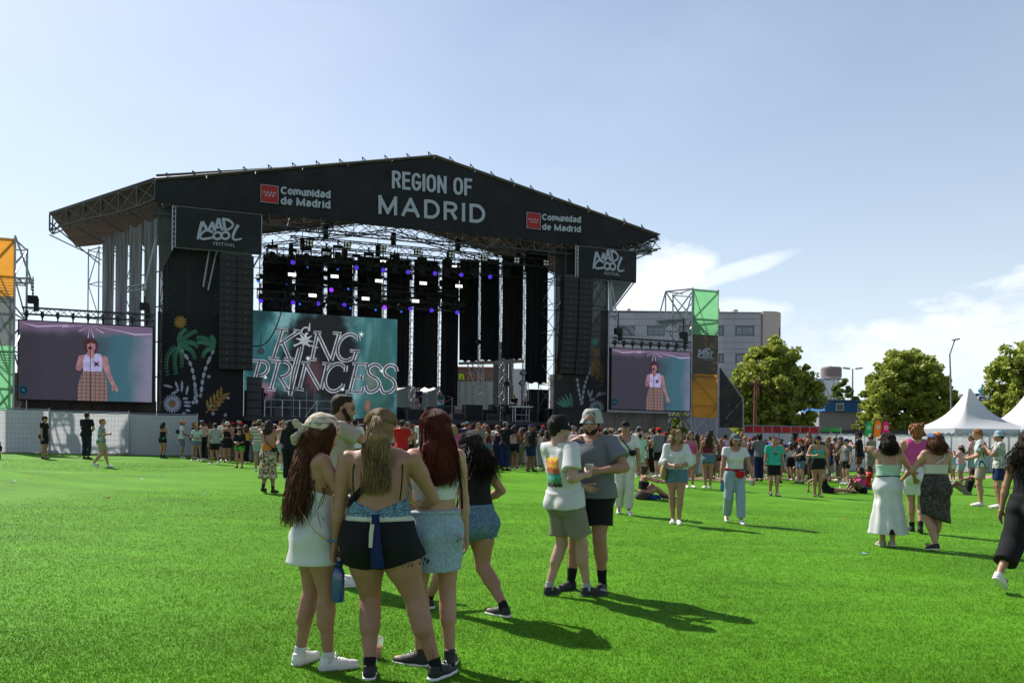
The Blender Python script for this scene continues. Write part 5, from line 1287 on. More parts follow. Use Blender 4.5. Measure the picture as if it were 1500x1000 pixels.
# ================================================================== trees
def tree(px0,px1,top,base,d,n,lb,name='plane_tree',col=(.235,.275,.042),ls=.42,seed=1,hz=0.0,trunk=True):
    g=np.random.default_rng(seed);A,B=at(px0,base,d),at(px1,top,d);cx=(A.x+B.x)/2;W=(B.x-A.x)/2;z0=.3;z1=B.z;H=z1-z0
    r=thing(name,lb,'tree',(cx,d,0.1))
    # trunk with limbs
    m=MB();tp=[Vector((cx+.3*math.sin(k),d,z0-.3+H*.75*k/5))for k in range(6)];m.path(tp,.028*H,7,.25)
    for k in range(16):
        a=g.random()*6.28;s=tp[1].lerp(tp[4],g.random()*.9);e=s+Vector((math.cos(a)*W*.7,math.sin(a)*W*.7,H*g.uniform(.15,.35)));mid=s.lerp(e,.5)-SZ*.04*H
        m.path([s,mid,e],.010*H,5,.25)
    if trunk:m.build('trunk',mat('bark',(.12,.095,.07),.9,.3,3,.4,20),r)
    # crown: clumps of leaf faces spread through an uneven volume
    ncl=int(n*1.35/55);cc=[]
    while len(cc)<ncl:
        p=g.uniform(-1,1,3);q=(p[0]**2+p[1]**2);h=(p[2]+1)/2
        rad=1.06*(math.sin(min(1,h*.80+.24)*math.pi)**.55)*(.86+.12*math.sin(5*math.atan2(p[1],p[0])+seed)+.07*math.sin(9*h+seed))
        if q<rad**2 and(q>rad**2*.15 or h>.6):cc.append(p)
    cc=np.array(cc);ctr=np.stack([cx+cc[:,0]*W,d+cc[:,1]*W,z0+H*.06+(cc[:,2]+1)/2*H*.93],-1)
    rad=g.uniform(.05,.11,ncl)*(W+H/2)*.62;k=np.repeat(np.arange(ncl),55);N=len(k)
    dirv=g.normal(size=(N,3));dirv/=np.linalg.norm(dirv,axis=1)[:,None];P=ctr[k]+dirv*(rad[k]*g.random(N)**.5)[:,None]*np.array([1.15,1.15,.85])
    a=g.normal(size=(N,3));a/=np.linalg.norm(a,axis=1)[:,None];b=np.cross(a,g.normal(size=(N,3)));b/=np.linalg.norm(b,axis=1)[:,None]
    s=(ls*g.uniform(.55,1.15,N))[:,None];a=a*s*.5;b=b*s*.36
    V=np.stack([P-a,P+b,P+a,P-b],1).reshape(-1,3)-np.array([cx,d,.1]);f=np.arange(N*4).reshape(-1,4)
    mt=bpy.data.materials.get('leaf_%s'%(col,))
    if mt is None:
        mt=bpy.data.materials.new('leaf_%s'%(col,));mt.use_nodes=True;Nn=mt.node_tree.nodes;L=mt.node_tree.links;bs=Nn['Principled BSDF'];bs.inputs['Roughness'].default_value=.5;bs.inputs['Specular IOR Level'].default_value=.35
        tcn=Nn.new('ShaderNodeTexCoord');ns=Nn.new('ShaderNodeTexNoise');ns.inputs['Scale'].default_value=.9;ns.inputs['Detail'].default_value=6;ns.inputs['Roughness'].default_value=.8;L.new(tcn.outputs['Object'],ns.inputs['Vector'])
        cr=Nn.new('ShaderNodeValToRGB');e=cr.color_ramp.elements;e[0].position=.32;e[0].color=(*[c*.62 for c in col],1);e[1].position=.70;e[1].color=(*[min(1,c*1.75)for c in col],1);L.new(ns.outputs['Fac'],cr.inputs[0]);L.new(cr.outputs[0],bs.inputs['Base Color'])
        tr=Nn.new('ShaderNodeBsdfTranslucent');L.new(cr.outputs[0],tr.inputs[0]);ms=Nn.new('ShaderNodeMixShader');ms.inputs[0].default_value=.5;L.new(bs.outputs[0],ms.inputs[1]);L.new(tr.outputs[0],ms.inputs[2]);L.new(ms.outputs[0],Nn['Material Output'].inputs['Surface'])
    tag(obj('crown',mesh_np('crown',V,f),mt,r),kind=None)
tree(1062,1196,484,640,70,21000,'large plane tree beside the grey office building',seed=3,ls=.46)
tree(1256,1401,500,640,72,21000,'large plane tree in the middle right, between blue hut and street lamp',seed=8,ls=.46)
tree(1440,1560,484,640,62,17000,'large plane tree cut by the right edge behind the tents',seed=12,ls=.42)
tree(1204,1262,548,640,92,6000,'small pale tree behind the blue hut',seed=5,col=(.11,.15,.035))
tree(1085,1110,560,640,85,2500,'small dark shrub tree low at the foot of the first plane tree',seed=15)
tree(1246,1275,600,645,68,2500,'low dark bush right of the blue hut',name='bush',seed=16,ls=.3,trunk=False)
tree(1412,1432,565,640,90,1800,'small tree top behind the white tent peak',seed=17)
tree(974,1014,590,650,75,4000,'dark green tree glimpsed under the right side screen',seed=19)

# ================================================================== PEOPLE: implicit-surface figure builder
def surfnet(v,lo,h):
    s=v<0
    if not s.any():return np.zeros((0,3)),np.zeros((0,4),int)
    c=np.zeros(tuple(n-1 for n in v.shape),np.int8)
    for i in(0,1):
        for j in(0,1):
            for k in(0,1):c+=s[i:s.shape[0]-1+i,j:s.shape[1]-1+j,k:s.shape[2]-1+k]
    act=(c>0)&(c<8);ijk=np.argwhere(act);idx=np.full(act.shape,-1,np.int64);idx[act]=np.arange(len(ijk))
    acc=np.zeros((len(ijk),3));cnt=np.zeros(len(ijk))
    cor=[(i,j,k)for i in(0,1)for j in(0,1)for k in(0,1)]
    cv={q:v[ijk[:,0]+q[0],ijk[:,1]+q[1],ijk[:,2]+q[2]]for q in cor}
    for a in cor:
        for ax in range(3):
            if a[ax]==1:continue
            b=list(a);b[ax]=1;b=tuple(b);va,vb=cv[a],cv[b];m=(va<0)!=(vb<0)
            t=va[m]/(va[m]-vb[m]);p=np.tile(np.array(a,float),(m.sum(),1));p[:,ax]=t;acc[m]+=p;cnt[m]+=1
    V=np.array(lo)+h*(ijk+acc/cnt[:,None]);Fs=[]
    for ax in range(3):
        o1,o2=(ax+1)%3,(ax+2)%3
        sl0=[slice(None)]*3;sl1=[slice(None)]*3;sl0[ax]=slice(0,-1);sl1[ax]=slice(1,None)
        for o in(o1,o2):sl0[o]=slice(1,-1);sl1[o]=slice(1,-1)
        A,B=s[tuple(sl0)],s[tuple(sl1)]
        for fl,M_ in((0,A&~B),(1,B&~A)):
            e=np.argwhere(M_)
            if not len(e):continue
            e[:,o1]+=1;e[:,o2]+=1
            def cell(d1,d2):
                q=e.copy();q[:,o1]+=d1;q[:,o2]+=d2;return idx[q[:,0],q[:,1],q[:,2]]
            f=np.stack([cell(-1,-1),cell(0,-1),cell(0,0),cell(-1,0)],1)
            if fl:f=f[:,::-1]
            Fs.append(f)
    return V,np.concatenate(Fs)

def smin(a,b,k):
    if k<=0:return np.minimum(a,b)
    h=np.clip(.5+.5*(b-a)/k,0,1);return b+(a-b)*h-k*h*(1-h)
A3=lambda p:np.array(p,float)
class Grid:
    def __init__(s,lo,hi,h):
        s.lo=A3(lo);s.h=h;s.n=np.ceil((A3(hi)-s.lo)/h).astype(int)+1
        s.ax=[s.lo[i]+h*np.arange(s.n[i])for i in range(3)]
    def new(s):return np.full(tuple(s.n),9.0,np.float32)
    def xyz(s):return np.meshgrid(*s.ax,indexing='ij',sparse=True)
    def add(s,v,pr,k=.02,sub=False):
        """round cone a-b with radii ra, rb; sideways stretch kx along side; optional clip planes (point, normal): keep side against the normal"""
        a,b,ra,rb=A3(pr['a']),A3(pr['b']),pr['ra'],pr['rb'];kx=pr.get('k',1.0);pad=.07
        R_=max(ra,rb)*max(kx,1)+pad
        i0=np.maximum(((np.minimum(a,b)-R_-s.lo)/s.h).astype(int),0);i1=np.minimum(((np.maximum(a,b)+R_-s.lo)/s.h).astype(int)+2,s.n)
        if(i1<=i0).any():return
        sl=tuple(slice(i,j)for i,j in zip(i0,i1));X,Y,Z=np.meshgrid(*[s.ax[i][sl[i]]for i in range(3)],indexing='ij',sparse=True)
        d=b-a;L2=max(float(d@d),1e-9);px,py,pz=X-a[0],Y-a[1],Z-a[2]
        t=np.clip((px*d[0]+py*d[1]+pz*d[2])/L2,0,1);wx,wy,wz=px-t*d[0],py-t*d[1],pz-t*d[2]
        r=ra+(rb-ra)*t
        if kx!=1.0 or pr.get('kz'):
            sd=A3(pr.get('side',(1,0,0)));sd=sd/np.linalg.norm(sd);q=wx*sd[0]+wy*sd[1]+wz*sd[2];f=q*(1/kx-1)
            wx,wy,wz=wx+f*sd[0],wy+f*sd[1],wz+f*sd[2]
        D=np.sqrt(wx*wx+wy*wy+wz*wz)-r
        for p,nn_ in pr.get('clip',()):
            nn_=A3(nn_)/np.linalg.norm(nn_);D=np.maximum(D,(X-p[0])*nn_[0]+(Y-p[1])*nn_[1]+(Z-p[2])*nn_[2])
        if sub:v[sl]=-smin(-v[sl],D,k)
        else:v[sl]=smin(v[sl],D.astype(np.float32),k)
    def mesh(s,v):return surfnet(v,s.lo,s.h)

def ik(a,c,l1,l2,pole):
    """middle joint between a and c, bent towards the pole direction"""
    a,c,pole=A3(a),A3(c),A3(pole);d=c-a;L=np.linalg.norm(d);mx_=(l1+l2)*.999
    if L>mx_:c=a+d/L*mx_;d=c-a;L=mx_
    u=d/L;x=(l1*l1-l2*l2+L*L)/(2*L);h=math.sqrt(max(0,l1*l1-x*x));p=pole-u*(pole@u);n=np.linalg.norm(p);p=p/n if n>1e-6 else A3((0,1,0))
    return a+u*x+p*h,c
def rotm(yaw=0,pitch=0,roll=0):
    """yaw: turn left +, pitch: nod forward +, roll: tilt right +   (x right, y forward, z up)"""
    return np.array(Matrix.Rotation(R(yaw),3,'Z')@Matrix.Rotation(R(-pitch),3,'X')@Matrix.Rotation(R(roll),3,'Y'))

def skeleton(H=1.7,sex='f',w=1.0,feet=((-.09,0),(.09,0)),toes=(8,-8),lift=(0,0),hands=None,elbows=None,lean=2,yaw=0,head=(0,0,0),hipz=None,hipxy=None,knees=None,side=0,hgrip=(0,0),hdir=None,arch=0):
    J={'H':H,'sex':sex,'w':w}
    f=[A3((x,y,.045*H+l))for(x,y),l in zip(feet,lift)]  # ankles
    hw=(.052 if sex=='f' else.050)*H
    px=(f[0][0]+f[1][0])/2 if hipxy is None else hipxy[0];py=(f[0][1]+f[1][1])/2 if hipxy is None else hipxy[1]
    l1,l2=.245*H,.245*H
    if hipz is None:
        hz_=min(math.sqrt(max(.01,(l1+l2)**2*.994-(f[i][0]-px-(-1,1)[i]*hw)**2-(f[i][1]-py)**2))+f[i][2]for i in(0,1));hz_=min(hz_,.532*H)
        if lift[0]>.05 or lift[1]>.05:
            st=0 if lift[0]<lift[1]else 1
            hz_=min(math.sqrt(max(.01,(l1+l2)**2*.994-(f[st][0]-px-(-1,1)[st]*hw)**2-(f[st][1]-py)**2))+f[st][2],.532*H)
    else:hz_=hipz
    P=A3((px,py,hz_));J['pel']=P
    B=rotm(yaw,lean,side);J['B']=B
    yp=rotm(yaw*.4,0,0)
    J['hip']=[P+yp@A3((s*hw,0,0))for s in(-1,1)]
    kp=knees or((-.12,1,0),(.12,1,0));J['kn']=[];J['an']=[]
    for i in(0,1):
        k,c=ik(J['hip'][i],f[i],l1,l2,kp[i]);J['kn'].append(k);J['an'].append(c)
    J['toe']=[];J['toev']=[]
    for i in(0,1):
        tv=rotm(toes[i])@A3((0,1,0));dz=-.30 if lift[i]>.02 else 0.0
        if lift[i]>.02:tv=tv*.9+A3((0,0,-min(.8,lift[i]*4)))
        tv/=np.linalg.norm(tv);J['toev'].append(tv);J['toe'].append(J['an'][i]+tv*.105*H+(A3((0,0,-.030*H))if lift[i]<=.02 else 0))
    sp=lambda z,x=0,y=0:P+B@A3((x,y,z*H))
    J['sp']=sp;sw=(.098 if sex=='f' else.112)*H
    J['sw']=sw;J['sh']=[sp(.285,s*sw,-.004*H)for s in(-1,1)];J['neck']=sp(.302,0,-.008*H)
    hands=hands or((-.17,.03,.46),(.17,.03,.46));elbows=elbows or((-.5,-1,-.2),(.5,-1,-.2));J['el']=[];J['wr']=[]
    for i in(0,1):
        e,c=ik(J['sh'][i],P*A3((1,1,0))+A3(hands[i])*H,.172*H,.148*H,elbows[i]);J['el'].append(e);J['wr'].append(c)
    HB=rotm(yaw+head[0],head[1],head[2]);J['HB']=HB;hb=J['neck']+B@A3((0,0,.045*H));J['hc']=hb+HB@A3((0,.012*H,.040*H));J['hb']=hb
    J['grip']=hgrip;J['hdir']=hdir
    return J

def prims(J):
    H,f,w=J['H'],J['sex']=='f',J['w'];sp=J['sp'];B=J['B'];sd=B@A3((1,0,0));P={'torso':[],'legs':[],'arms':[],'head':[],'seat':[]}
    C=lambda g,a,b,ra,rb,k=1,side=None,kk=.02,clip=():P[g].append(dict(a=a,b=b,ra=ra*H,rb=rb*H,k=k,side=sd if side is None else side,sm=kk,clip=clip))
    ww=w;hk=1.5 if f else 1.42
    C('torso',sp(-.015),sp(.045),.064*ww,.058*ww,hk,kk=.03)
    C('torso',sp(.05),sp(.115),.056*ww,(.050 if f else.056)*ww,1.38 if f else 1.42,kk=.05)
    C('torso',sp(.115),sp(.20),(.050 if f else.056)*ww,.058*(ww*.6+.4),1.40 if f else 1.55,kk=.05)
    C('torso',sp(.20),sp(.262),.058*(ww*.5+.5),.047,1.42 if f else 1.62,kk=.05)
    q=.9 if f else 1.0
    C('torso',J['sh'][0]+B@A3((.012*H,0,-.004*H)),J['sh'][1]+B@A3((-.012*H,0,-.004*H)),.031*q,.031*q,kk=.04)
    for i,s in enumerate((-1,1)):
        C('torso',J['neck']+B@A3((0,0,.012*H)),J['sh'][i]+B@A3((0,0,.006*H)),.024*q,.022*q,kk=.035)
        C('torso',sp(-.022,s*.046*H*ww,-.030*H),sp(-.030,s*.044*H*ww,-.028*H),.052*ww,.050*ww,kk=.03)
        if f:C('torso',sp(.195,s*.040*H,.040*H),sp(.19,s*.042*H,.045*H),.034*(ww*.6+.4),.031*(ww*.6+.4),kk=.025)
        C('torso',sp(.235,s*.065*H,-.012*H),sp(.27,s*.07*H,-.02*H),.034,.030,kk=.03)
        th=(.057 if f else.053)*ww;a,k,an=J['hip'][i],J['kn'][i],J['an'][i]
        u=(k-a);C('legs',a-A3((s*-.004*H,0,.0)),a+u*.45,th,th*.86,kk=.03);C('legs',a+u*.4,k,th*.88,.0325*(ww*.5+.5),kk=.03)
        u=an-k;fw=J['toev'][i]*A3((1,1,0));fw/=max(.01,np.linalg.norm(fw));back=-fw
        C('legs',k,k+u*.25,.0325*(ww*.5+.5),.031*(ww*.5+.5),kk=.02);C('legs',k+u*.12+back*.012*H,k+u*.42+back*.014*H,.030*(ww*.6+.4),.031*(ww*.6+.4),kk=.025)
        C('legs',k+u*.3+back*.006*H,an,.031*(ww*.6+.4),.0195,kk=.02);C('legs',k+fw*.010*H,k+fw*.012*H+A3((0,0,-.01*H)),.020,.02,kk=.02)
        C('legs',an+back*.012*H+A3((0,0,-.02*H)),J['toe'][i],.019,.014,kk=.02)
        # arms
        a,e,wv=J['sh'][i],J['el'][i],J['wr'][i];wa=ww*.7+.3;fa=.92 if f else 1.08
        C('arms',a,a+(e-a)*.35,.0315*wa*fa,.0285*wa*fa,kk=.025);C('arms',a+(e-a)*.3,e,.0285*wa*fa,.0215*fa*(wa*.5+.5),kk=.02)
        C('arms',e,e+(wv-e)*.3,.0215*fa,.0235*fa*(wa*.4+.6),kk=.02);C('arms',e+(wv-e)*.25,wv,.0235*fa*(wa*.4+.6),.0135*fa,kk=.02)
        C('arms',wv,wv+(wv-e)/max(.01,np.linalg.norm(wv-e))*.02*H,.0135*fa,.0150*fa,kk=.015)
    # head
    HB,hc=J['HB'],J['hc'];hs=HB@A3((1,0,0));h=lambda x,y,z:hc+HB@(A3((x,y,z))*H)
    J['h']=h;S=.97 if f else 1.0
    C('head',J['neck']-B@A3((0,.0,.01*H)),J['hb']+HB@A3((0,0,.02*H)),.0305*(1.08 if not f else.9)*(w*.4+.6),.0285*(1.1 if not f else.9),kk=.02)
    C('head',h(0,-.014,.020),h(0,.012,.022),.0475*S,.044*S,.92,hs,.02);C('head',h(0,.022,.012),h(0,.030,-.012),.034*S,.032*S,1.0,hs,.025)
    C('head',h(0,.026,-.03),h(0,.037,-.046),.029*S,.0165*S,1.15,hs,.022)
    C('head',h(0,.052,.006),h(0,.062,-.014),.006,.0085,.9,hs,.010)  # nose
    C('head',h(0,.050,-.030),h(0,.050,-.031),.0085,.0085,1.5,hs,.008)  # lips
    for s in(-1,1):
        C('head',h(s*.043,-.004,.004),h(s*.045,-.008,-.010),.0085,.007,.5,hs,.006)  # ears
        C('head',h(s*.024,.040,.016),h(s*.016,.046,.018),.007,.007,1,hs,.012)  # brow
        C('head',h(s*.026,.030,-.014),h(s*.024,.034,-.02),.014,.012,1,hs,.015)  # cheek
    return P

def hand_prims(J,i):
    """palm, four unequal bent fingers and a thumb that leaves the side of the palm"""
    H=J['H'];e,wv=J['el'][i],J['wr'][i];d=(wv-e)/max(1e-6,np.linalg.norm(wv-e));g=J['grip'][i]
    if J['hdir']and J['hdir'][i]is not None:d=A3(J['hdir'][i]);d/=np.linalg.norm(d)
    inn=A3(((1,-1)[i],0,0))if abs(d[2])>.6 else A3((0,0,-1.0))if g<1 else A3(((1,-1)[i],0,0))
    n=inn-d*(inn@d);n/=np.linalg.norm(n);t=np.cross(n,d)*(1 if i==0 else-1)  # towards the thumb
    if abs(d[2])>.6 and t[1]<0:t=-t
    if abs(d[2])<=.6 and t@A3(((1,-1)[i],0,.3))<0:t=-t
    J.setdefault('palm',{})[i]=(wv+d*.045*H+n*.022*H,d,n,t)
    P=[];c=lambda a,b,ra,rb,k=1,side=(1,0,0):P.append(dict(a=a,b=b,ra=ra*H,rb=rb*H,k=k,side=side,sm=.004))
    c(wv+d*.008*H,wv+d*.040*H,.0105,.0115,1.75,t);P[-1]['sm']=.01
    c(wv-d*.02*H,wv+d*.01*H,.0135,.0125);P[-1]['sm']=.012
    curl=(.25,.55,1.15)[g]if g<3 else.1
    for q,(o,L)in enumerate(((.0155,.040),(.0052,.045),(-.0052,.042),(-.015,.033))):
        p=wv+d*(.046-.002*abs(q-1))*H+t*o*H;ang=0
        for k,fr in enumerate((.45,.32,.23)):
            ang+=curl*(.6 if k==0 else 1)+.04*q;dv=d*math.cos(ang)+n*math.sin(ang);b=p+dv*L*fr*H;c(p,b,.0058-.0006*k,.0053-.0007*k);p=b
    p=wv+d*.016*H+t*.014*H+n*.004*H
    for k,(fr,an)in enumerate(((.022,.75),(.017,.45),(.013,.2))):
        an=an*(1-.2*g);dv=d*math.cos(an)+t*math.sin(an)+n*(.25+.35*g);dv/=np.linalg.norm(dv);b=p+dv*fr*H;c(p,b,.0078-.001*k,.007-.001*k);p=b
    return P

def fold(X,Y,Z,amp,f=26.0,s=0.0):
    return amp*1.35*(np.sin(f*(X*.8+Z*.55)+1.7*np.sin(9*Z+s)+s)*.55+np.sin(f*.62*(Y-.7*Z)+2.1*np.sin(7*X+s*2))*.45)

class Figure:
    def __init__(s,J,res=.012,face=True):
        s.J=J;s.P=prims(J);s.res=res;H=J['H'];pts=[p[k]for g in s.P.values()for p in g for k in('a','b')]
        lo=np.min(pts,0)-.17;hi=np.max(pts,0)+.15;lo[2]=max(lo[2],-.05)if lo[2]>-.3 else lo[2];s.G=Grid(lo,hi,res);s.F={}
        for g in('torso','legs','arms','head'):
            v=s.G.new()
            for p in s.P[g]:s.G.add(v,p,p['sm'])
            s.F[g]=v
        s.X,s.Y,s.Z=s.G.xyz();s.parts=[]
    def body(s,mtl,hands=(1,1)):
        f=s.F;v=smin(smin(f['torso'],f['legs'],.02),smin(f['arms'],f['head'],.012),.018)
        if s.res<=.013:  # leave the head to its own finer grid
            hb=s.J['hb'];n=s.J['HB']@A3((0,0,1));cut=(s.X-hb[0])*n[0]+(s.Y-hb[1])*n[1]+(s.Z-hb[2])*n[2]-.005;v=np.maximum(v,cut)
        Ms=[s.G.mesh(v)]
        if s.res<=.013:
            hc=s.J['hc'];hr=.0055 if s.res<.011 else.0075;Gh=Grid(hc-.15,hc+.14,hr);vh=Gh.new()
            for p in s.P['head']:Gh.add(vh,p,p['sm'])
            h=s.J['h'];H=s.J['H'];
            for sg in(-1,1):Gh.add(vh,dict(a=h(sg*.019,.052,.008),b=h(sg*.021,.053,.008),ra=.0065*H,rb=.006*H,k=1),.008,sub=True)
            for sg in(-1,1):Gh.add(vh,dict(a=h(sg*.0185,.0465,.008),b=h(sg*.0185,.0470,.008),ra=.0062*H,rb=.0062*H,k=1),.002)
            X,Y,Z=Gh.xyz();hb=s.J['hb'];n=s.J['HB']@A3((0,0,1));vh=np.maximum(vh,-((X-hb[0])*n[0]+(Y-hb[1])*n[1]+(Z-hb[2])*n[2]+.012));Ms.append(Gh.mesh(vh))
        for i in(0,1):
            pr=hand_prims(s.J,i)
            if not hands[i]:continue
            hr=.0042 if s.res<.011 else.0055 if s.res<.014 else.009;w_=s.J['wr'][i];Gd=Grid(w_-.19,w_+.19,hr)if False else None
            pts=np.array([p['a']for p in pr]+[p['b']for p in pr]);Gd=Grid(pts.min(0)-.03,pts.max(0)+.03,hr);vd=Gd.new()
            for p in pr:
                if s.res>=.014:p=dict(p,ra=p['ra']*1.25,rb=p['rb']*1.25)
                Gd.add(vd,p,p['sm'])
            Ms.append(Gd.mesh(vd))
        V=[];Fc=[];n=0
        for a,b in Ms:V.append(a);Fc.append(b+n);n+=len(a)
        s.parts.append(('body',np.concatenate(V),np.concatenate(Fc),mtl,None));return s
    def z(s,frac):return(s.J['sp'](frac))
    def plane(s,p,n):
        n=A3(n)/np.linalg.norm(n);return(s.X-p[0])*n[0]+(s.Y-p[1])*n[1]+(s.Z-p[2])*n[2]
    def spl(s,frac,up=1,tilt=(0,0)):  # plane across the spine at a height; >0 above when up
        B=s.J['B'];n=B@A3((tilt[0],tilt[1],1));return s.plane(s.J['sp'](frac),n*up)
    def sleeves(s,t,off,ks=.02,loose=1.0):
        """both sleeves as clipped, slightly flaring cones; t = fraction of the whole arm (0..1 upper, 1..2 fore)"""
        v=s.G.new();H=s.J['H'];w=s.J['w']*.7+.3
        for i in(0,1):
            a,e,wv=s.J['sh'][i]+s.J['B']@A3(((1,-1)[i]*.003*H,0,-.003*H)),s.J['el'][i],s.J['wr'][i];r0=.0295*H*w+off
            if t<=1:
                b=a+(e-a)*t;s.G.add(v,dict(a=a,b=b+(e-a)*.1,ra=r0,rb=r0*.95*loose,clip=[(b,e-a)]),ks)
            else:
                s.G.add(v,dict(a=a,b=e,ra=r0,rb=.025*H*w+off*loose),ks);b=e+(wv-e)*(t-1);s.G.add(v,dict(a=e,b=b+(wv-e)*.1,ra=.025*H*w+off*loose,rb=.022*H+off*loose,clip=[(b,wv-e)]),ks)
        return v
    def put(s,name,v,mtl,label=None):
        a,b=s.G.mesh(v)
        if len(a):s.parts.append((name,a,b,mtl,label))
        return s
    def top(s,mtl,hem=.0,neck=.275,off=.010,loose=.0,sleeve=.55,wr=.004,name='shirt',vneck=0,sl=1.1,seed=0):
        H=s.J['H'];v=s.F['torso']-off
        if loose:
            w=s.J['w'];B=s.J['B'];a=s.J['sp'](.21);b=s.J['sp'](hem-.03);v=v.copy()
            s.G.add(v,dict(a=a,b=b,ra=.058*H*w,rb=(.060+loose)*H*w,k=(1.50 if s.J['sex']=='m' else 1.42)-max(0,loose-.012)*13,side=B@A3((1,0,0))),.04)
        if hem<.06:v=smin(v,s.F['legs']-off-.012,.02);v=smin(v,np.maximum(s.F['torso']-off-.020,s.spl(.05)),.03)
        if sleeve:v=smin(v,s.sleeves(sleeve,.008+off,.02,sl),.015)
        v=v+fold(s.X,s.Y,s.Z,wr,s=seed)
        v=np.maximum(v,-s.spl(hem));v2=np.maximum(v,s.spl(.318))
        nk=s.J['neck'];B=s.J['B'];c=nk+B@A3((0,.03*H+vneck*.02*H,.016*H-vneck*.02*H));r=.047*H+vneck*.018*H
        v2=np.maximum(v2,r-np.sqrt((s.X-c[0])**2+((s.Y-c[1])*.9)**2+(s.Z-c[2])**2))
        return s.put(name,v2,mtl)
    def tank(s,mtl,hem=.02,top=.235,off=.008,wr=.003,straps=True,name='top',back=0.0,strap_m=None,sw=.012):
        """strapless block, optionally with shoulder straps"""
        H=s.J['H'];v=s.F['torso']-off+fold(s.X,s.Y,s.Z,wr);B=s.J['B']
        lim=s.spl(top,tilt=(0,-back));v0=np.maximum(np.maximum(v,lim),-s.spl(hem))
        if straps:
            xx=s.plane(s.J['sp'](0),B@A3((1,0,0)));st=np.maximum(np.maximum(s.F['torso']-off*.8,-s.spl(top-.02)),np.minimum(np.abs(xx-.056*H),np.abs(xx+.056*H))-sw)
            if strap_m is None:v0=np.minimum(v0,st)
            else:s.put('strap',st,strap_m)
        return s.put(name,v0,mtl)
    def vest(s,mtl,hem=.02,off=.010,wr=.003,name='top',racer=.0,loose=0.0):
        """sleeveless top: torso with arm holes and a scooped neck"""
        H=s.J['H'];v=s.F['torso']-off+fold(s.X,s.Y,s.Z,wr);v=np.maximum(v,-s.spl(hem))
        if loose:v=v.copy();s.G.add(v,dict(a=s.J['sp'](.19),b=s.J['sp'](hem+.0),ra=.058*H,rb=(.060+loose)*H,k=1.5,side=s.J['B']@A3((1,0,0)),clip=[(s.J['sp'](hem),-(s.J['B']@A3((0,0,1))))]),.03)
        for i,sg in enumerate((-1,1)):
            c=s.J['sh'][i]+s.J['B']@A3((sg*.022*H,0,-.012*H));v=np.maximum(v,(.058+racer)*H-np.sqrt((s.X-c[0])**2+((s.Y-c[1])*.6)**2+((s.Z-c[2])*.8)**2))
        c=s.J['neck']+s.J['B']@A3((0,.03*H,.01*H));v=np.maximum(v,.062*H-np.sqrt((s.X-c[0])**2+(s.Y-c[1])**2*.7+(s.Z-c[2])**2))
        return s.put(name,v,mtl)
    def shorts(s,mtl,top=.075,length=.45,off=.012,flare=.010,wr=.004,name='shorts',tight=False,seed=1):
        H=s.J['H'];w=s.J['w'];v=s.F['torso']-off;v=v.copy();th=(.057 if s.J['sex']=='f' else.053)*H*w
        for i in(0,1):
            a,k,an=s.J['hip'][i],s.J['kn'][i],s.J['an'][i]
            if length<=1:
                b=a+(k-a)*length;r1=th*(1-.30*length)+off+flare;s.G.add(v,dict(a=a,b=b+(k-a)*.1,ra=th+off,rb=r1,clip=[(b,(k-a)+A3((0,0,-.15)))]),.02)
            else:
                r1=.036*H+off+flare;b=k+(an-k)*(length-1);s.G.add(v,dict(a=a,b=k,ra=th+off,rb=r1),.02)
                r2=(.029*H+off+flare*1.3);s.G.add(v,dict(a=k,b=b+(an-k)*.06,ra=r1,rb=r2,clip=[(b,(an-k))]),.015)
        v=v+fold(s.X,s.Y,s.Z,wr,s=seed);v=np.maximum(v,s.spl(top));return s.put(name,v,mtl)
    def skirt(s,mtl,top=.075,z=.30,r=.12,k=1.25,off=.010,wr=.006,name='skirt',tilt=(0,0),bust=None,tm=.3,drift=(0,0),waves=0,ft=22.0):
        """skirt or dress: cone of cloth from the hips to a hem z (fraction of height above the ground)"""
        H=s.J['H'];w=s.J['w'];B=s.J['B'];v=smin(s.F['torso']-off,np.maximum(s.F['legs']-off,-(s.Z-z*H)),.02).copy();p=s.J['pel'];sd=B@A3((1,0,0));lo=A3((p[0]+drift[0],p[1]+drift[1],z*H))
        s.G.add(v,dict(a=p+A3((0,-.012*H,.0)),b=lo+(lo-p)*.12,ra=.066*H*w+off,rb=r*H,k=k,side=sd),.03)
        v=v+fold(s.X,s.Y,s.Z,wr,ft)
        if waves:
            an=np.arctan2(s.Y-p[1],s.X-p[0]);v=v+waves*np.sin(an*9+s.Z*3)*np.clip((p[2]-s.Z)/.4,0,1)
        v=np.maximum(v,-(s.Z-z*H+tilt[0]*(s.X-p[0])+tilt[1]*(s.Y-p[1])))
        v=np.maximum(v,s.spl(top if bust is None else bust,tilt=(0,tm if bust is not None else 0)));return s.put(name,v,mtl)
    def band(s,name,mtl,p,n,wdt,off=.014,regs=('torso',),clip=None):
        v=s.F[regs[0]]
        for g in regs[1:]:v=smin(v,s.F[g],.02)
        v=np.maximum(v-off,np.abs(s.plane(p,n))-wdt)
        if clip is not None:v=np.maximum(v,clip)
        return s.put(name,v,mtl)
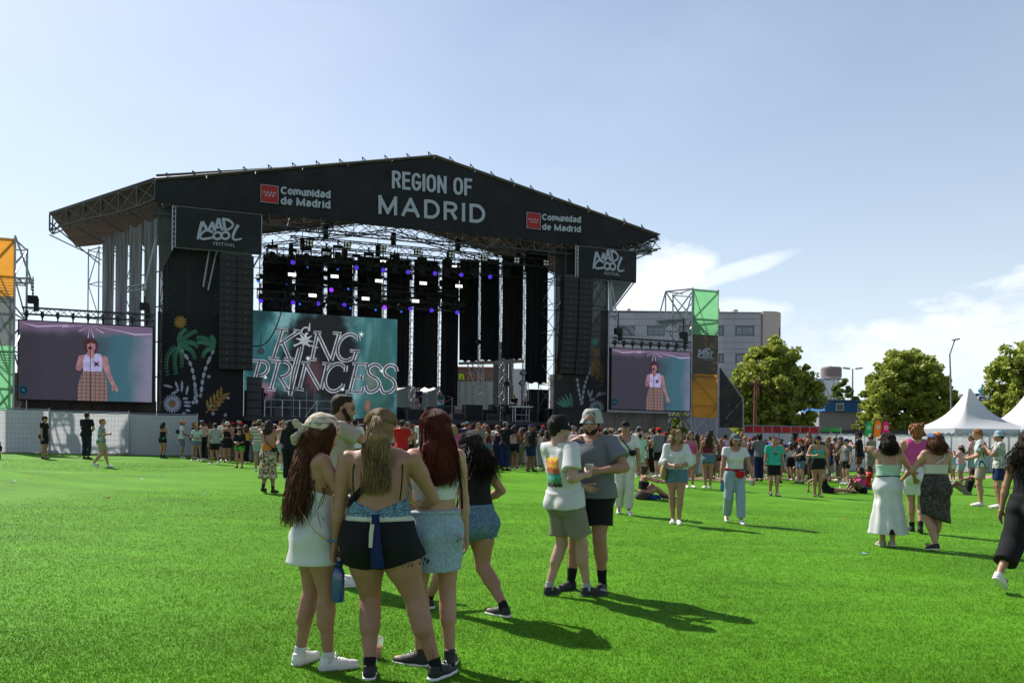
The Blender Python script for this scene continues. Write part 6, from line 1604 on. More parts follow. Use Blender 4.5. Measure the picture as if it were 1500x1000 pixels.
    def hat(s,kind,mtl,label=None):
        h=s.J['h'];H=s.J['H'];hs=s.J['HB']@A3((1,0,0));hr=.007 if s.res<=.013 else.013;G=Grid(s.J['hc']-.24,s.J['hc']+.24,hr);v=G.new()
        up=s.J['HB']@A3((0,0,1));C=lambda a,b,ra,rb,k=1,clip=():G.add(v,dict(a=a,b=b,ra=ra*H,rb=rb*H,k=k,side=hs,clip=clip),.012)
        if kind=='cap':
            C(h(0,-.012,.030),h(0,.010,.032),.0535,.050,.95,[(h(0,0,.018),-up)]);X,Y,Z=G.xyz()
            q=G.new();G.add(q,dict(a=h(0,.03,.024),b=h(0,.085,.014),ra=.044*H,rb=.036*H,k=1.0,side=hs),.01);c=h(0,.05,.021);n=s.J['HB']@A3((0,.16,1));n/=np.linalg.norm(n)
            q=np.maximum(q,np.abs((X-c[0])*n[0]+(Y-c[1])*n[1]+(Z-c[2])*n[2])-.006);v=np.minimum(v,q)
        elif kind=='bucket':
            C(h(0,-.006,.020),h(0,-.004,.036),.0575,.0535,1.0,[(h(0,0,.008),-up),(h(0,0,.079),up)]);X,Y,Z=G.xyz();q=G.new()
            G.add(q,dict(a=h(0,-.002,.030),b=h(0,.000,-.022),ra=.052*H,rb=.079*H,k=1.0,side=hs,clip=[(h(0,0,-.000),-up),(h(0,0,.020),up)]),.01)
            G.add(q,dict(a=h(0,-.004,.042),b=h(0,-.004,-.032),ra=.040*H,rb=.074*H),.004,sub=True);v=np.minimum(v,q)
        elif kind=='sunhat':
            C(h(0,-.006,.022),h(0,-.004,.050),.0515,.044,1.0,[(h(0,0,.014),-up),(h(0,0,.080),up)]);X,Y,Z=G.xyz();q=G.new()
            G.add(q,dict(a=h(0,-.002,.02),b=h(0,.002,.02),ra=.094*H,rb=.094*H),.01);c=h(0,0,.022);q=np.maximum(q,np.abs((X-c[0])*up[0]+(Y-c[1])*up[1]+(Z-c[2])*up[2])-.006);v=np.minimum(v,q)
        a,b=G.mesh(v);s.parts.append(('hat',a,b,mtl,label));return s
    def hair(s,kind,mtl,length=.2,label=None,vol=1.0,swing=(0,0)):
        h=s.J['h'];H=s.J['H'];hs=s.J['HB']@A3((1,0,0));B=s.J['B'];hr=.0075 if s.res<=.013 else.014 if s.res<.02 else.022
        G=Grid(s.J['hc']-A3((.26,.26,.18+length*H+.05)),s.J['hc']+A3((.26,.26,.22)),hr);v=G.new();back=lambda x,y,z:s.J['hc']+B@(A3((x,y,z))*H)
        C=lambda a,b,ra,rb,k=1,kk=.02:G.add(v,dict(a=a,b=b,ra=ra*H*vol,rb=rb*H*vol,k=k,side=hs),kk)
        if kind=='short':
            C(h(0,-.016,.026),h(0,.010,.034),.0505,.044,.93);C(h(0,-.024,.0),h(0,-.03,-.012),.040,.030,1.1)
        else:
            C(h(0,-.016,.026),h(0,.006,.030),.0535,.050,.94);C(h(0,-.025,.0),h(0,-.03,-.03),.045,.040,1.1)
        if kind=='curly':
            for k in range(26):
                a=k*2.4;z=.07-.10*(k/26);r_=.040+.012*math.sin(k*3.7);C(h(r_*math.cos(a),-.012+r_*math.sin(a)*.9-(.02 if math.sin(a)>.3 and z<.03 else 0),z),h(r_*math.cos(a)*1.1,-.016+r_*math.sin(a)*.9-(.02 if math.sin(a)>.3 and z<.03 else 0),z-.01),.020,.018,1,.008)
        if kind in('long','curlylong'):
            e=back(swing[0],-.055+swing[1],-length)
            C(h(0,-.034,-.005),back(0,-.050,-.07),.046,.042,1.35,.03);C(back(0,-.050,-.06),e,.040,.024,1.9,.03)
            for sg in(-1,1):C(h(sg*.040,-.006,.0),back(sg*.050,-.022,-.085),.018,.018,1,.02);C(back(sg*.048,-.030,-.08),back(sg*.045,-.045,-length*.85),.022,.014,1,.02)
        if kind=='pony':
            C(h(0,-.060,.035),back(swing[0],-.085,-.02),.020,.030,1,.02);C(back(swing[0],-.082,-.02),back(swing[0],-.080,-length),.028,.012,1.5,.02)
        if kind=='bun':C(h(0,-.060,.050),h(0,-.066,.052),.028,.027,1,.01)
        X,Y,Z=G.xyz();amp={'short':.0015,'curly':.006,'curlylong':.009}.get(kind,.004);f_={'curlylong':70,'curly':90}.get(kind,60)
        v=v+amp*np.sin(f_*X+3*np.sin(11*Z))*np.sin(f_*.8*Y+1)+amp*.6*np.sin(f_*1.9*X+14*Z)
        # free the face
        c=h(0,.088,-.012);v=np.maximum(v,.060*H-np.sqrt(((X-c[0]))**2+(Y-c[1])**2+((Z-c[2])*.62)**2));a,b=G.mesh(v);s.parts.append(('hair',a,b,mtl,label));return s
    def shoes(s,mtl,sole=None,high=0.0,label=None,socks=None,joined=False):
        H=s.J['H'];hr=.0075 if s.res<.011 else.011 if s.res<.014 else.016
        allp=[]
        for i in(0,1):
            an,to,tv=s.J['an'][i],s.J['toe'][i],s.J['toev'][i];dn=np.cross(tv,np.cross(A3((0,0,1)),tv));dn=-dn/np.linalg.norm(dn);sd=np.cross(tv,A3((0,0,1)));sd/=np.linalg.norm(sd)
            heel=an-tv*.020*H;G=Grid(an-.26,an+.26,hr);v=G.new();base=an+dn*(.045*H)
            flat=base+dn*-.004
            bt=lambda t,u:base+tv*t*.95*H-dn*u*H
            G.add(v,dict(a=bt(-.015,.020),b=bt(.06,.018),ra=.0215*H,rb=.0235*H,k=1,side=sd,clip=[(base,dn)]),.01);G.add(v,dict(a=bt(.05,.015),b=bt(.108,.010),ra=.0225*H,rb=.0175*H,k=1.15,side=sd,clip=[(base,dn)]),.015)
            G.add(v,dict(a=bt(-.012,.02),b=bt(-.008,.048+high),ra=.0215*H,rb=.0225*H,clip=[(bt(0,.050+high),-dn)]),.012);G.add(v,dict(a=bt(-.0,.04),b=bt(.05,.022),ra=.018*H,rb=.018*H),.012)
            X,Y,Z=G.xyz();v=np.maximum(v,(X-base[0])*dn[0]+(Y-base[1])*dn[1]+(Z-base[2])*dn[2]);allp.append(('shoe',)+tuple(G.mesh(v))+(mtl,label))
            if sole is not None:
                u=G.new();G.add(u,dict(a=bt(-.016,.006),b=bt(.06,.006),ra=.0245*H,rb=.0265*H,k=1,side=sd),.01);G.add(u,dict(a=bt(.05,.006),b=bt(.108,.006),ra=.026*H,rb=.021*H,k=1.1,side=sd),.01)
                d_=(X-base[0])*dn[0]+(Y-base[1])*dn[1]+(Z-base[2])*dn[2];u=np.maximum(np.maximum(u,d_-.004),-d_-.016);allp.append(('sole',)+tuple(G.mesh(u))+(sole,None))
        if joined:
            V=[];Fc=[];n=0
            for q in allp:V.append(q[1]);Fc.append(q[2]+n);n+=len(q[1])
            s.parts.append(('shoes',np.concatenate(V),np.concatenate(Fc),mtl,label))
        else:s.parts+=allp
        if socks is not None:
            v=s.F['legs']-.004;q=s.G.new()
            for i in(0,1):
                an,kn=s.J['an'][i],s.J['kn'][i];u=(kn-an)/np.linalg.norm(kn-an)
                for sgn in(1,):q=np.minimum(q,np.maximum(np.maximum(v,s.plane(an+u*socks[1],u)),np.sqrt((s.X-an[0])**2+(s.Y-an[1])**2+(s.Z-an[2])**2)-.2))
            s.put('sock',q,socks[0])
        return s
    def emit(s,root):
        out_=[]
        for n,a,b,m,lb in s.parts:
            if not len(a):continue
            o=obj(n,mesh_np(n,a,b),m,root,True);out_.append(o)
            if lb:o['label']=lb
        return out_

def skinm(name,c):
    if name in MATS:return MATS[name]
    m=mat(name,c,.48,.10,9,.12,120,spec=.35);b=m.node_tree.nodes['Principled BSDF'];b.inputs['Subsurface Weight'].default_value=.0;return m
SK=[skinm('skin_fair',(.37,.20,.135)),skinm('skin_tan',(.31,.155,.10)),skinm('skin_brown',(.15,.07,.042)),skinm('skin_pale',(.40,.235,.17))]
def cloth(name,c0,var=.10,bump=.25,bs=200,rough=.85,trans=0.0):
    c=tuple(x*.80 for x in c0);return mat('cloth_'+name,c,rough,var,5,bump,bs,spec=.15,trans=trans)
def hairm(name,c,v=.45):
    c=tuple(x*.85 for x in c)
    if 'hair_'+name in MATS:return MATS['hair_'+name]
    m=mat('hair_'+name,c,.55,v,30,.9,55,spec=.22,stretch=(6,6,.5));return m
HR={'black':hairm('black',(.012,.010,.009)),'dark':hairm('dark',(.030,.018,.012)),'brown':hairm('brown',(.075,.038,.020)),'auburn':hairm('auburn',(.13,.045,.020)),'red':hairm('red',(.115,.018,.008)),'blonde':hairm('blonde',(.33,.20,.095)),'ginger':hairm('ginger',(.30,.11,.035))}
def place(px,py,hd):p=onground(px,py);return p,R(hd)
def scaleH(px,py,top):
    p=onground(px,py);return(py-top)/F*p.y
def person(label,px,py,hd,H=None,top=None,group=None,dz=0.0):
    p,rz=place(px,py,hd)
    r=thing('person',label,'person',p+Vector((0,0,dz)),rz,group);return r

def strands(fig,root,mtl,n,length,kind='long',seed=0,wav=.010,rad=.0032,side=(0,0),spread=1.0,name='hair_strand',hatline=None):
    """fine locks: tapered tubes that leave the scalp, round the head and fall down the back"""
    g=np.random.default_rng(seed);h=fig.J['h'];H=fig.J['H'];HB=fig.J['HB'];hc=fig.J['hc'];V=[];Fc=[];nb=0;m=18;out_dir=fig.J['B']
    for q in range(n):
        az_=g.uniform(-2.3,2.3);el_=g.uniform(.05,1.56)if hatline is None else g.uniform(-.2,hatline)
        # azimuth 0 = straight back
        d0=A3((math.sin(az_)*math.cos(el_),-math.cos(az_)*math.cos(el_),math.sin(el_)))
        P=[];g2=g.uniform(.35,1.05);sc_=kind=='scalp';c=A3((0,-.008,.026));r0=.0595
        if kind in('pony','scalp'):knot=A3((.0,-.068,.048))
        ln=length*g.uniform(.78,1.05);ph=6.28*round(g.uniform(0,9))/9+g.normal(0,.25);wv=wav*g.uniform(.5,1.3);lx=g.normal(0,.012)*spread
        for k in range(m):
            t=k/(m-1)
            if kind in('pony','scalp'):
                if t<.3 or sc_:
                    u=t if sc_ else t/.3;p=c+d0*r0*(1-u*.0);p=p*(1-u)+knot*u;dv=p-c;nn2=np.linalg.norm(dv);p=c+dv/nn2*max(nn2,r0+.002)
                else:
                    u=(t-.3)/.7;ang=g.normal(0,.0);w_=(.008+.030*math.sin(min(1,u*1.5)*1.57))*g2;p=knot+A3((math.sin(ph)*w_*1.25+side[0]*u,-.022*math.sin(min(1,u*3)*1.57)-.0+math.cos(ph)*w_*.55+side[1]*u,-ln*u+.006*(1-u)))
                p=p+A3((math.sin(ph+u*13*(1 if t>.3 else 0)),math.cos(ph*2+u*11),0))*wv*(u if t>.3 else 0)
            else:
                # slide down the scalp until nearly horizontal, then drop
                e2=el_-t*(el_+.35)*2.6
                if e2>-.25:d=A3((math.sin(az_)*math.cos(e2),-math.cos(az_)*math.cos(e2),math.sin(e2)));p=c+d*(r0+.003);last=p;tl=t
                else:
                    u=(t-tl)/max(.05,1-tl);p=last+A3((lx*u*2+side[0]*u-last[0]*.15*u,-.028*math.sin(min(1,u*2)*1.57)*math.cos(az_*.5)+side[1]*u,-(ln)*u));p=p+A3((math.sin(ph+u*16),math.cos(ph+u*14),0))*wv*u
            P.append(hc+(HB if t<.35 or kind=='x' else(HB*.5+out_dir*.5))@(p*H))
        P=np.array(P);rr=rad*g.uniform(.7,1.4)*np.sin(np.linspace(.5,3.05,m))+.0004;T=np.gradient(P,axis=0);T/=np.linalg.norm(T,axis=1)[:,None]+1e-9
        S1=np.cross(T,A3((.3,.2,.9)));S1/=np.linalg.norm(S1,axis=1)[:,None]+1e-9;S2=np.cross(T,S1)
        for a in range(3):V.append(P+(S1*math.cos(a*2.094)+S2*math.sin(a*2.094))*rr[:,None])
        b=nb+np.arange(m-1)
        for a in range(3):
            i0,i1=a*m,((a+1)%3)*m;Fc.append(np.stack([b+i0,b+i1,b+i1+1,b+i0+1],1))
        nb+=3*m
    o=obj(name,mesh_np(name,np.concatenate(V),np.concatenate(Fc)),mtl,root,True);return tag(o,kind='stuff')

# ------------------------------------------------------------------ the people near the camera
C_WHITE=cloth('white',(.66,.66,.66));C_BLACK=cloth('black',(.014,.014,.016));C_CREAM=cloth('cream',(.60,.58,.52));C_DENIM=pattern('denim_light',[(.20,.28,.34),(.24,.32,.38),(.28,.37,.42)],'noise',70)
C_DENIM2=pattern('denim_blue',[(.05,.10,.16),(.08,.14,.21),(.12,.19,.26)],'noise',60);C_KHAKI=cloth('khaki',(.25,.225,.18));C_GREY=cloth('grey',(.17,.18,.20));C_NAVY=cloth('navy',(.015,.025,.10));C_BEIGE=cloth('beige',(.42,.35,.30))
C_SHOEW=mat('shoe_white',(.62,.61,.58),.6,.08);C_SHOEB=mat('shoe_black',(.02,.02,.022),.6,.2);C_SOLE=mat('sole_white',(.66,.66,.64),.6,.05);C_GLASS=mat('sunglass',(.012,.012,.014),.15,0,spec=.8);C_RED=cloth('red',(.50,.02,.02));C_LACE=mat('shoe_lace',(.6,.6,.6),.8,0)
def tubes(name,paths,rad,m,root,n=6):
    """local-coordinate tubes (straps, laces, cords) as one part"""
    mb=MB()
    for p in paths:mb.path([Vector(q)for q in p],rad,n)
    me=bpy.data.meshes.new(name);me.from_pydata(mb.v,[],mb.f);me.update();return obj(name,me,m,root,True)
def sunglasses(fig,root):
    h=fig.J['h'];mb=MB();hs=fig.J['HB']@A3((1,0,0));up=fig.J['HB']@A3((0,0,1));fw=fig.J['HB']@A3((0,1,0))
    for s in(-1,1):mb.obox(h(s*.0185,.0585,.005),Vector(hs)*.024,Vector(fw)*.003,Vector(up)*.017);mb.tube(h(s*.033,.056,.010),h(s*.046,-.002,.006),.0028,4)
    mb.tube(h(-.008,.060,.010),h(.008,.060,.010),.003,4);me=bpy.data.meshes.new('sunglasses');me.from_pydata(mb.v,[],mb.f);me.update();return obj('sunglasses',me,C_GLASS,root)
def face(fig,root,brow,lips=(.30,.09,.08)):
    """eyeballs with iris, brows and lips on the finer heads"""
    h=fig.J['h'];H=fig.J['H'];mb=MB();mi=MB();bb=MB();lp=MB()
    for s in(-1,1):
        c=h(s*.0185,.0490,.008);mb.lathe(c,[(.0001,-.0052*H),(.0045*H,-.003*H),(.0052*H,0),(.0045*H,.003*H),(.0001,.0052*H)],8);d=Vector(fig.J['HB']@A3((0,1,0)))
        mi.tube(Vector(c)+d*.0045*H,Vector(c)+d*.0056*H,.0026*H,8);bb.path([Vector(h(s*.010,.0555,.0185)),Vector(h(s*.020,.0560,.0215)),Vector(h(s*.029,.0490,.0185))],.0018*H,5)
    lp.path([Vector(h(-.012,.0545,-.029)),Vector(h(-.004,.0590,-.0275)),Vector(h(.004,.0590,-.0275)),Vector(h(.012,.0545,-.029))],.0026*H,6)
    for nm,q,m in(('eye',mb,mat('eye_white',(.7,.68,.66),.2,0,spec=.6)),('iris',mi,mat('iris_dark',(.03,.02,.012),.15,0)),('eyebrow',bb,brow),('lips',lp,mat('lip_colour',lips,.4,.1))):
        me=bpy.data.meshes.new(nm);me.from_pydata(q.v,[],q.f);me.update();obj(nm,me,m,root,True)
def laces(fig,root,m=None):
    H=fig.J['H'];ps=[]
    for i in(0,1):
        an,tv=fig.J['an'][i],fig.J['toev'][i];dn=np.cross(tv,np.cross(A3((0,0,1)),tv));dn=-dn/np.linalg.norm(dn);sd=np.cross(tv,A3((0,0,1)));sd/=np.linalg.norm(sd);base=an+dn*.045*H
        for k in range(5):
            t=.030+k*.011;u=.050-k*.0035;a=base+tv*t*H-dn*u*H
            ps.append([a-sd*.013*H-(-dn)*.004*H,a+(-dn)*.0*H,a+sd*.013*H-(-dn)*.004*H])
        for s in(-1,1):a=base+tv*.028*H-dn*.054*H;ps.append([a,a+sd*s*.02*H-dn*.008*H+tv*.005,a+sd*s*.03*H+dn*.008*H])
    return tubes('lace',ps,.0026,m or C_LACE,root,5)
FR=.0098
# --- woman in the white dress with a patterned head scarf
H=scaleH(463,978,607);r=person('auburn-haired woman in short white dress and patterned head scarf, leftmost of the near group',457,978,-62)
J=skeleton(H,'f',.98,feet=((-.11,-.05),(.07,.08)),toes=(38,-8),hands=((.0,.19,.665),(.05,.205,.65)),elbows=((-.7,-.4,-.6),(.75,-.5,-.7)),lean=3,head=(12,14,0),hgrip=(1,1),hipxy=(0,0),knees=((-.1,1,0),(.15,1,0)))
f=Figure(J,FR).body(SK[1]);f.skirt(C_WHITE,z=.415,r=.112,k=1.12,off=.010,wr=.0035,name='dress',bust=.165,tm=.25,tilt=(0,0));f.shoes(C_SHOEW,mat('sole_grey',(.5,.49,.46)),socks=(C_WHITE,.045));f.hair('long',HR['auburn'],.33,vol=.88)
f.emit(r);laces(f,r,C_SHOEW);strands(f,r,HR['auburn'],800,.37,seed=2,wav=.012,rad=.0032,hatline=.55)
# head scarf: wrap, knot and tails
hh=J['h'];Gs=Grid(J['hc']-.2,J['hc']+.2,.006);v=Gs.new();up=J['HB']@A3((0,0,1));bk=J['HB']@A3((0,-1,0));hs=J['HB']@A3((1,0,0));nrm=up*1.0-bk*.25
Gs.add(v,dict(a=hh(0,-.014,.030),b=hh(0,.006,.036),ra=.0645*H,rb=.0590*H,k=.97,side=hs,clip=[(hh(0,-.01,.004),-nrm)]),.02);X,Y,Z=Gs.xyz();v=v+.0015*np.sin(55*(X+Z))
a,b=Gs.mesh(v);SCARF=pattern('scarf_print',[(.50,.43,.34),(.26,.20,.14),(.50,.43,.34)],'plaid',30);obj('head_scarf',mesh_np('s',a,b),SCARF,r,True)
v=Gs.new();sd_=.012
kn=hh(-.02,-.074,.010);Gs.add(v,dict(a=kn,b=kn+up*.01,ra=.024,rb=.022),.01)
for q in((kn+bk*.05+up*.028-hs*.02),(kn+bk*.03-up*.085-hs*.012),(kn+bk*.055-up*.07+hs*.02)):Gs.add(v,dict(a=kn,b=q,ra=.012,rb=.024,k=.45,side=hs),.008)
a,b=Gs.mesh(v);o=obj('scarf_knot',mesh_np('s',a,b),pattern('scarf_plain',[(.42,.36,.28),(.34,.28,.21)],'stripe',40),r,True)
c0=J['sp'](.20,.0,-.12);tubes('bag_chain',[[J['sp'](.19,-.03*H,-.085*H),J['sp'](.10,.075*H,-.080*H),J['sp'](.02,.145*H,-.03*H),J['sp'](-.02,.160*H,.03*H)]],.004,mat('gold_chain',(.45,.32,.15),.35,.2,60,metal=.8),r)
p_=J['palm'][1][0];ph_loc=Matrix.Rotation(r.rotation_euler.z,4,'Z')@Vector(p_+A3((-.03,.05,.03)))
ph=thing('phone','dark phone held by the woman in the white dress','phone',r.location+ph_loc,r.rotation_euler.z);mb=MB();mb.obox((0,0,0),Vector((.036,0,0)),Vector((0,.05,.045)),Vector((0,-.003,.003)));me=bpy.data.meshes.new('p');me.from_pydata(mb.v,[],mb.f);obj('case',me,C_SHOEB,ph);mb=MB();mb.obox((0,-.0035,.0035),Vector((.033,0,0)),Vector((0,.047,.042)),Vector((0,-.0008,.0008)));me=bpy.data.meshes.new('p');me.from_pydata(mb.v,[],mb.f);obj('screen',me,C_GLASS,ph)
# --- woman in black shorts seen from behind, centre of the group
H=scaleH(560,991,589);r=person('woman seen from behind with a long blonde ponytail, low-backed top and black frayed shorts',553,991,2);rb=r
J=skeleton(H,'f',1.28,feet=((-.045,-.02),(.345,-.03)),toes=(6,-32),hipxy=(.0,0),hands=((-.178,.02,.435),(.09,.20,.62)),elbows=((-.6,-1,0),(.95,-.3,-.4)),lean=1,head=(-6,6,0),hgrip=(1,1),knees=((.0,1,0),(.2,1,0)))
J['sh']=[J['sp'](.282,s*.119*H,-.004*H)for s in(-1,1)]
for i,(hd_,el_)in enumerate((((-.170,.02,.435),(-.6,-1,0)),((.11,.18,.60),(.95,-.4,-.5)))):
    e,c=ik(J['sh'][i],A3((0,0,0))+A3(hd_)*H,.172*H,.148*H,el_);J['el'][i]=e;J['wr'][i]=c
f=Figure(J,FR).body(SK[1])
BLUETOP=pattern('blue_lace_print',[(.03,.07,.13),(.10,.22,.30),(.02,.04,.09),(.24,.36,.40)],'voronoi',95)
# low-backed top: deep V at the back, crossing black strap, thin shoulder straps
H_=H;v=f.F['torso']-.009;xx=f.plane(J['sp'](0),A3((1,0,0)));zz=f.spl(.105);yb=f.plane(J['sp'](0),A3((0,1,0)))
edge=np.where(yb<0,np.abs(xx)*.42-.005,.15);v=np.maximum(np.maximum(v,zz-edge),-f.spl(.07));f.put('top',v,BLUETOP)
v=np.maximum(np.maximum(f.F['torso']-.011,f.spl(.085)),-f.spl(.062));f.put('hem_band',v,C_CREAM)
v=np.maximum(np.maximum(f.F['torso']-.013,np.abs(f.plane(J['sp'](.20,-.035*H,0),A3((.72,0,-.70))))-.019),-f.spl(.11));v=np.maximum(v,f.spl(.215));v=np.maximum(v,yb+.0);f.put('crossing_strap',v,C_BLACK)
for s in(-1,1):pass
f.shorts(C_BLACK,top=.066,length=.36,off=.018,flare=.030,wr=.006,name='shorts');f.shoes(C_SHOEB,C_SOLE,socks=(C_BLACK,.05));f.hair('pony',HR['blonde'],.10,vol=.94)
f.emit(r);strands(f,r,HR['blonde'],620,.27,'pony',5,.009,.0030);strands(f,r,HR['blonde'],420,.0,'scalp',6,.002,.0028,name='scalp_strand');laces(f,r,C_SOLE)
for s in(-1,1):tubes('thin_strap',[[J['sp'](.29,s*.085*H,-.032*H),J['sp'](.245,s*.088*H,-.058*H),J['sp'](.19,s*.086*H,-.066*H),J['sp'](.14,s*.080*H,-.060*H)]],.0045,C_BLACK,r)
g=np.random.default_rng(1);fr=[]
for i in(0,1):
    a,k_=J['hip'][i],J['kn'][i];c=a+(k_-a)*.40
    for k in range(46):
        t=g.uniform(0,6.28);rr=.152;s0=c+A3((math.cos(t)*rr,math.sin(t)*rr,.022));L=g.uniform(.010,.026);fr.append([s0,s0+A3((g.normal(0,.004),g.normal(0,.004),-L*.5)),s0+A3((g.normal(0,.006),g.normal(0,.005),-L))])
tubes('frayed_hem',fr,.0022,C_BLACK,r,3)
# bow with long tails at the back waist
mb=MB();q0=J['sp'](.072,0,-.078*H*1.15)
def ribbon(pts,w0,m_,nm,dy=.0):
    V=[];Fc=[]
    for i,(x,y,z,w_)in enumerate(pts):V+=[(x-w_,y,z),(x+w_,y,z),(x+w_,y-.006,z),(x-w_,y-.006,z)]
    for i in range(len(pts)-1):
        for k in range(4):Fc.append((i*4+k,i*4+(k+1)%4,i*4+4+(k+1)%4,i*4+4+k))
    me=bpy.data.meshes.new(nm);me.from_pydata(V,[],Fc);me.update();return obj(nm,me,m_,r,True)
ribbon([(q0[0],q0[1]-.02,q0[2]+.02,.022),(q0[0]+.005,q0[1]-.035,q0[2]-.08,.026),(q0[0]+.012,q0[1]-.045,q0[2]-.18,.034),(q0[0]+.018,q0[1]-.028,q0[2]-.27,.038)],0,C_NAVY,'bow_tail')
ribbon([(q0[0]-.01,q0[1]-.028,q0[2]+.02,.012),(q0[0]-.02,q0[1]-.043,q0[2]-.07,.012),(q0[0]-.022,q0[1]-.05,q0[2]-.15,.010)],0,C_CREAM,'bow_edge')
ribbon([(q0[0]+.002,q0[1]-.035,q0[2]+.035,.024),(q0[0]+.002,q0[1]-.05,q0[2]+.01,.018),(q0[0],q0[1]-.035,q0[2]-.02,.022)],0,C_NAVY,'bow_knot')
wl_=J['wr'][0];tubes('wrist_band',[[wl_+A3((math.cos(a)*.030,math.sin(a)*.030,.035))for a in(i*math.pi/5 for i in range(11))]],.006,mat('band_blue',(.03,.22,.50),.6,0),r)
# tattoo of fine dark lines above the right ankle
an=J['an'][1];kk=J['kn'][1];u=(kk-an)/np.linalg.norm(kk-an);T_=[]
for k in range(10):
    b0=an+u*(.05+.012*k);T_.append([b0+A3((-.012+.004*(k%3),-.037-k*.0008,0)),b0+A3((.004-.003*(k%2),-.040-k*.0008,.006)),b0+A3((.014,-.036-k*.0008,.013))])
tubes('tattoo',T_,.0016,mat('ink',(.05,.04,.045),.8,0),r,3)
# blue bottle hanging from her left hand
w0=Matrix.Rotation(rb.rotation_euler.z,3,'Z')@Vector(J['palm'][0][0])+rb.location;bt=thing('water_bottle','blue water bottle hanging from the left hand of the ponytail woman','bottle',(w0.x,w0.y-.01,w0.z-.25))
def local_lathe(nm,prof,m_,par,z=0,n=18,x=0,y=0):
    mb=MB();mb.lathe((x,y,z),prof,n);me=bpy.data.meshes.new(nm);me.from_pydata(mb.v,[],mb.f);me.update();return obj(nm,me,m_,par,True)
local_lathe('flask',[(.033,0),(.037,.008),(.037,.165),(.030,.19),(.022,.205)],mat('bottle_blue',(.015,.055,.20),.22,.1,spec=.7,coat=.4),bt);local_lathe('lid',[(.024,0),(.025,.028),(.018,.034)],mat('lid_blue',(.01,.03,.10),.4,0),bt,.205)
tubes('carry_loop',[[A3((math.cos(a)*.026,0,.243+math.sin(a)*.030))for a in(i*math.pi/6 for i in range(7))]],.005,mat('lid_blue',(.01,.03,.1)),bt)
# --- red-haired woman, white crop top and pale denim skirt
H=scaleH(637,975,600);r=person('red-haired woman in a white crop top and pale denim skirt, right of the ponytail woman',636,973,28)
J=skeleton(H,'f',.97,feet=((-.085,.02),(.075,-.07)),toes=(40,-30),hands=((-.0,.20,.62),(.15,.04,.47)),elbows=((-.8,-.6,-.4),(.55,-1,0)),lean=2,head=(14,4,0),hgrip=(1,0),hipxy=(0,0))
f=Figure(J,FR).body(SK[0]);f.vest(C_WHITE,hem=.115,off=.009,racer=.004,name='crop_top');f.skirt(C_DENIM,top=.078,z=.375,r=.094,k=1.12,off=.009,wr=.003,name='denim_skirt');f.band('waistband',C_DENIM,J['sp'](.068),J['B']@A3((0,0,1)),.012,.018);f.shoes(C_SHOEB,C_SOLE,high=.020);f.hair('long',HR['red'],.20,vol=.90)
f.emit(r);strands(f,r,HR['red'],900,.235,seed=9,wav=.0028,rad=.0032);laces(f,r,C_SOLE)
tubes('bag_strap',[[J['sp'](.295,.055*H,-.02*H),J['sp'](.25,.066*H,-.058*H),J['sp'](.16,.084*H,-.062*H),J['sp'](.08,.096*H,-.04*H)]],.007,C_BLACK,r)
q=J['sp'](-.035,.055*H,-.093*H);cols=[(.50,.16,.24),(.06,.16,.15),(.10,.20,.22),(.45,.12,.2)]
q=q+A3((0.0,-.022,0));nB=A3((.42,-.9,0))
for k,(dx,dz,rr)in enumerate(((.0,.026,.013),(-.014,-.004,.013),(.016,.002,.010),(.004,.012,.007))):
    c=q+A3((dx,dx*.45,dz));local_lathe('flower_patch',[(rr,-.001),(rr*.6,.001),(rr*.3,.003)],mat('patch%d'%k,cols[k],.9,.3,90),r,0,9).matrix_local=Matrix.Translation(c)@Vector(nB).to_track_quat('Z','Y').to_matrix().to_4x4()
tubes('pocket_seam',[[q+A3((-.05,.015-.02,.07)),q+A3((.045,.03,.07)),q+A3((.043,.03,-.04)),q+A3((0,.01,-.055)),q+A3((-.05,-.004,-.03)),q+A3((-.05,-.005,.07))]],.0018,mat('seam',(.22,.29,.34),.9,0),r,4)
tubes('skirt_seam',[[J['sp'](.07,0,-.085*H),J['sp'](-.05,0,-.107*H),J['sp'](-.13,0,-.108*H)]],.002,mat('seam',(.2,.3,.3)),r,4)
# --- woman walking left, dark curls, black tank, denim shorts
H=scaleH(690,898,616);r=person('woman walking left with dark curly hair, black tank top and blue denim shorts',698,898,56)
J=skeleton(H,'f',1.24,feet=((-.13,.40),(.05,-.24)),toes=(4,-4),lift=(.02,.0),hipxy=(0,.02),hands=((-.02,.19,.58),(.18,.10,.56)),elbows=((-.7,-.7,-.3),(.5,-1,-.2)),lean=5,head=(-6,12,0),hgrip=(1,1),knees=((-.1,1,0),(.1,1,.0)))
f=Figure(J,FR).body(SK[1]);f.vest(C_BLACK,hem=.05,off=.010,racer=.002,name='tank_top');f.shorts(C_DENIM2,top=.085,length=.34,off=.013,flare=.018,wr=.004,name='denim_shorts');f.shoes(C_SHOEB,C_SOLE,socks=(C_BLACK,.05));f.hair('curlylong',HR['dark'],.17,vol=.97,swing=(.0,-.01))
f.emit(r);strands(f,r,HR['dark'],720,.20,seed=21,wav=.020,rad=.0034,spread=2.2)
g=np.random.default_rng(3);fr=[]
for i in(0,1):
    a,k_=J['hip'][i],J['kn'][i];c=a+(k_-a)*.36
    for k in range(50):t=g.uniform(0,6.28);rr=.130;s0=c+A3((math.cos(t)*rr,math.sin(t)*rr,.01));L=g.uniform(.01,.03);fr.append([s0,s0+A3((g.normal(0,.008),g.normal(0,.006),-L))])
tubes('frayed_hem',fr,.0016,mat('denim_thread',(.45,.52,.56),.9,0),r,3)
tubes('bag_strap',[[J['sp'](.29,.05*H,-.035*H),J['sp'](.2,-.03*H,-.085*H),J['sp'](.07,-.105*H,-.03*H)]],.006,C_BLACK,r)
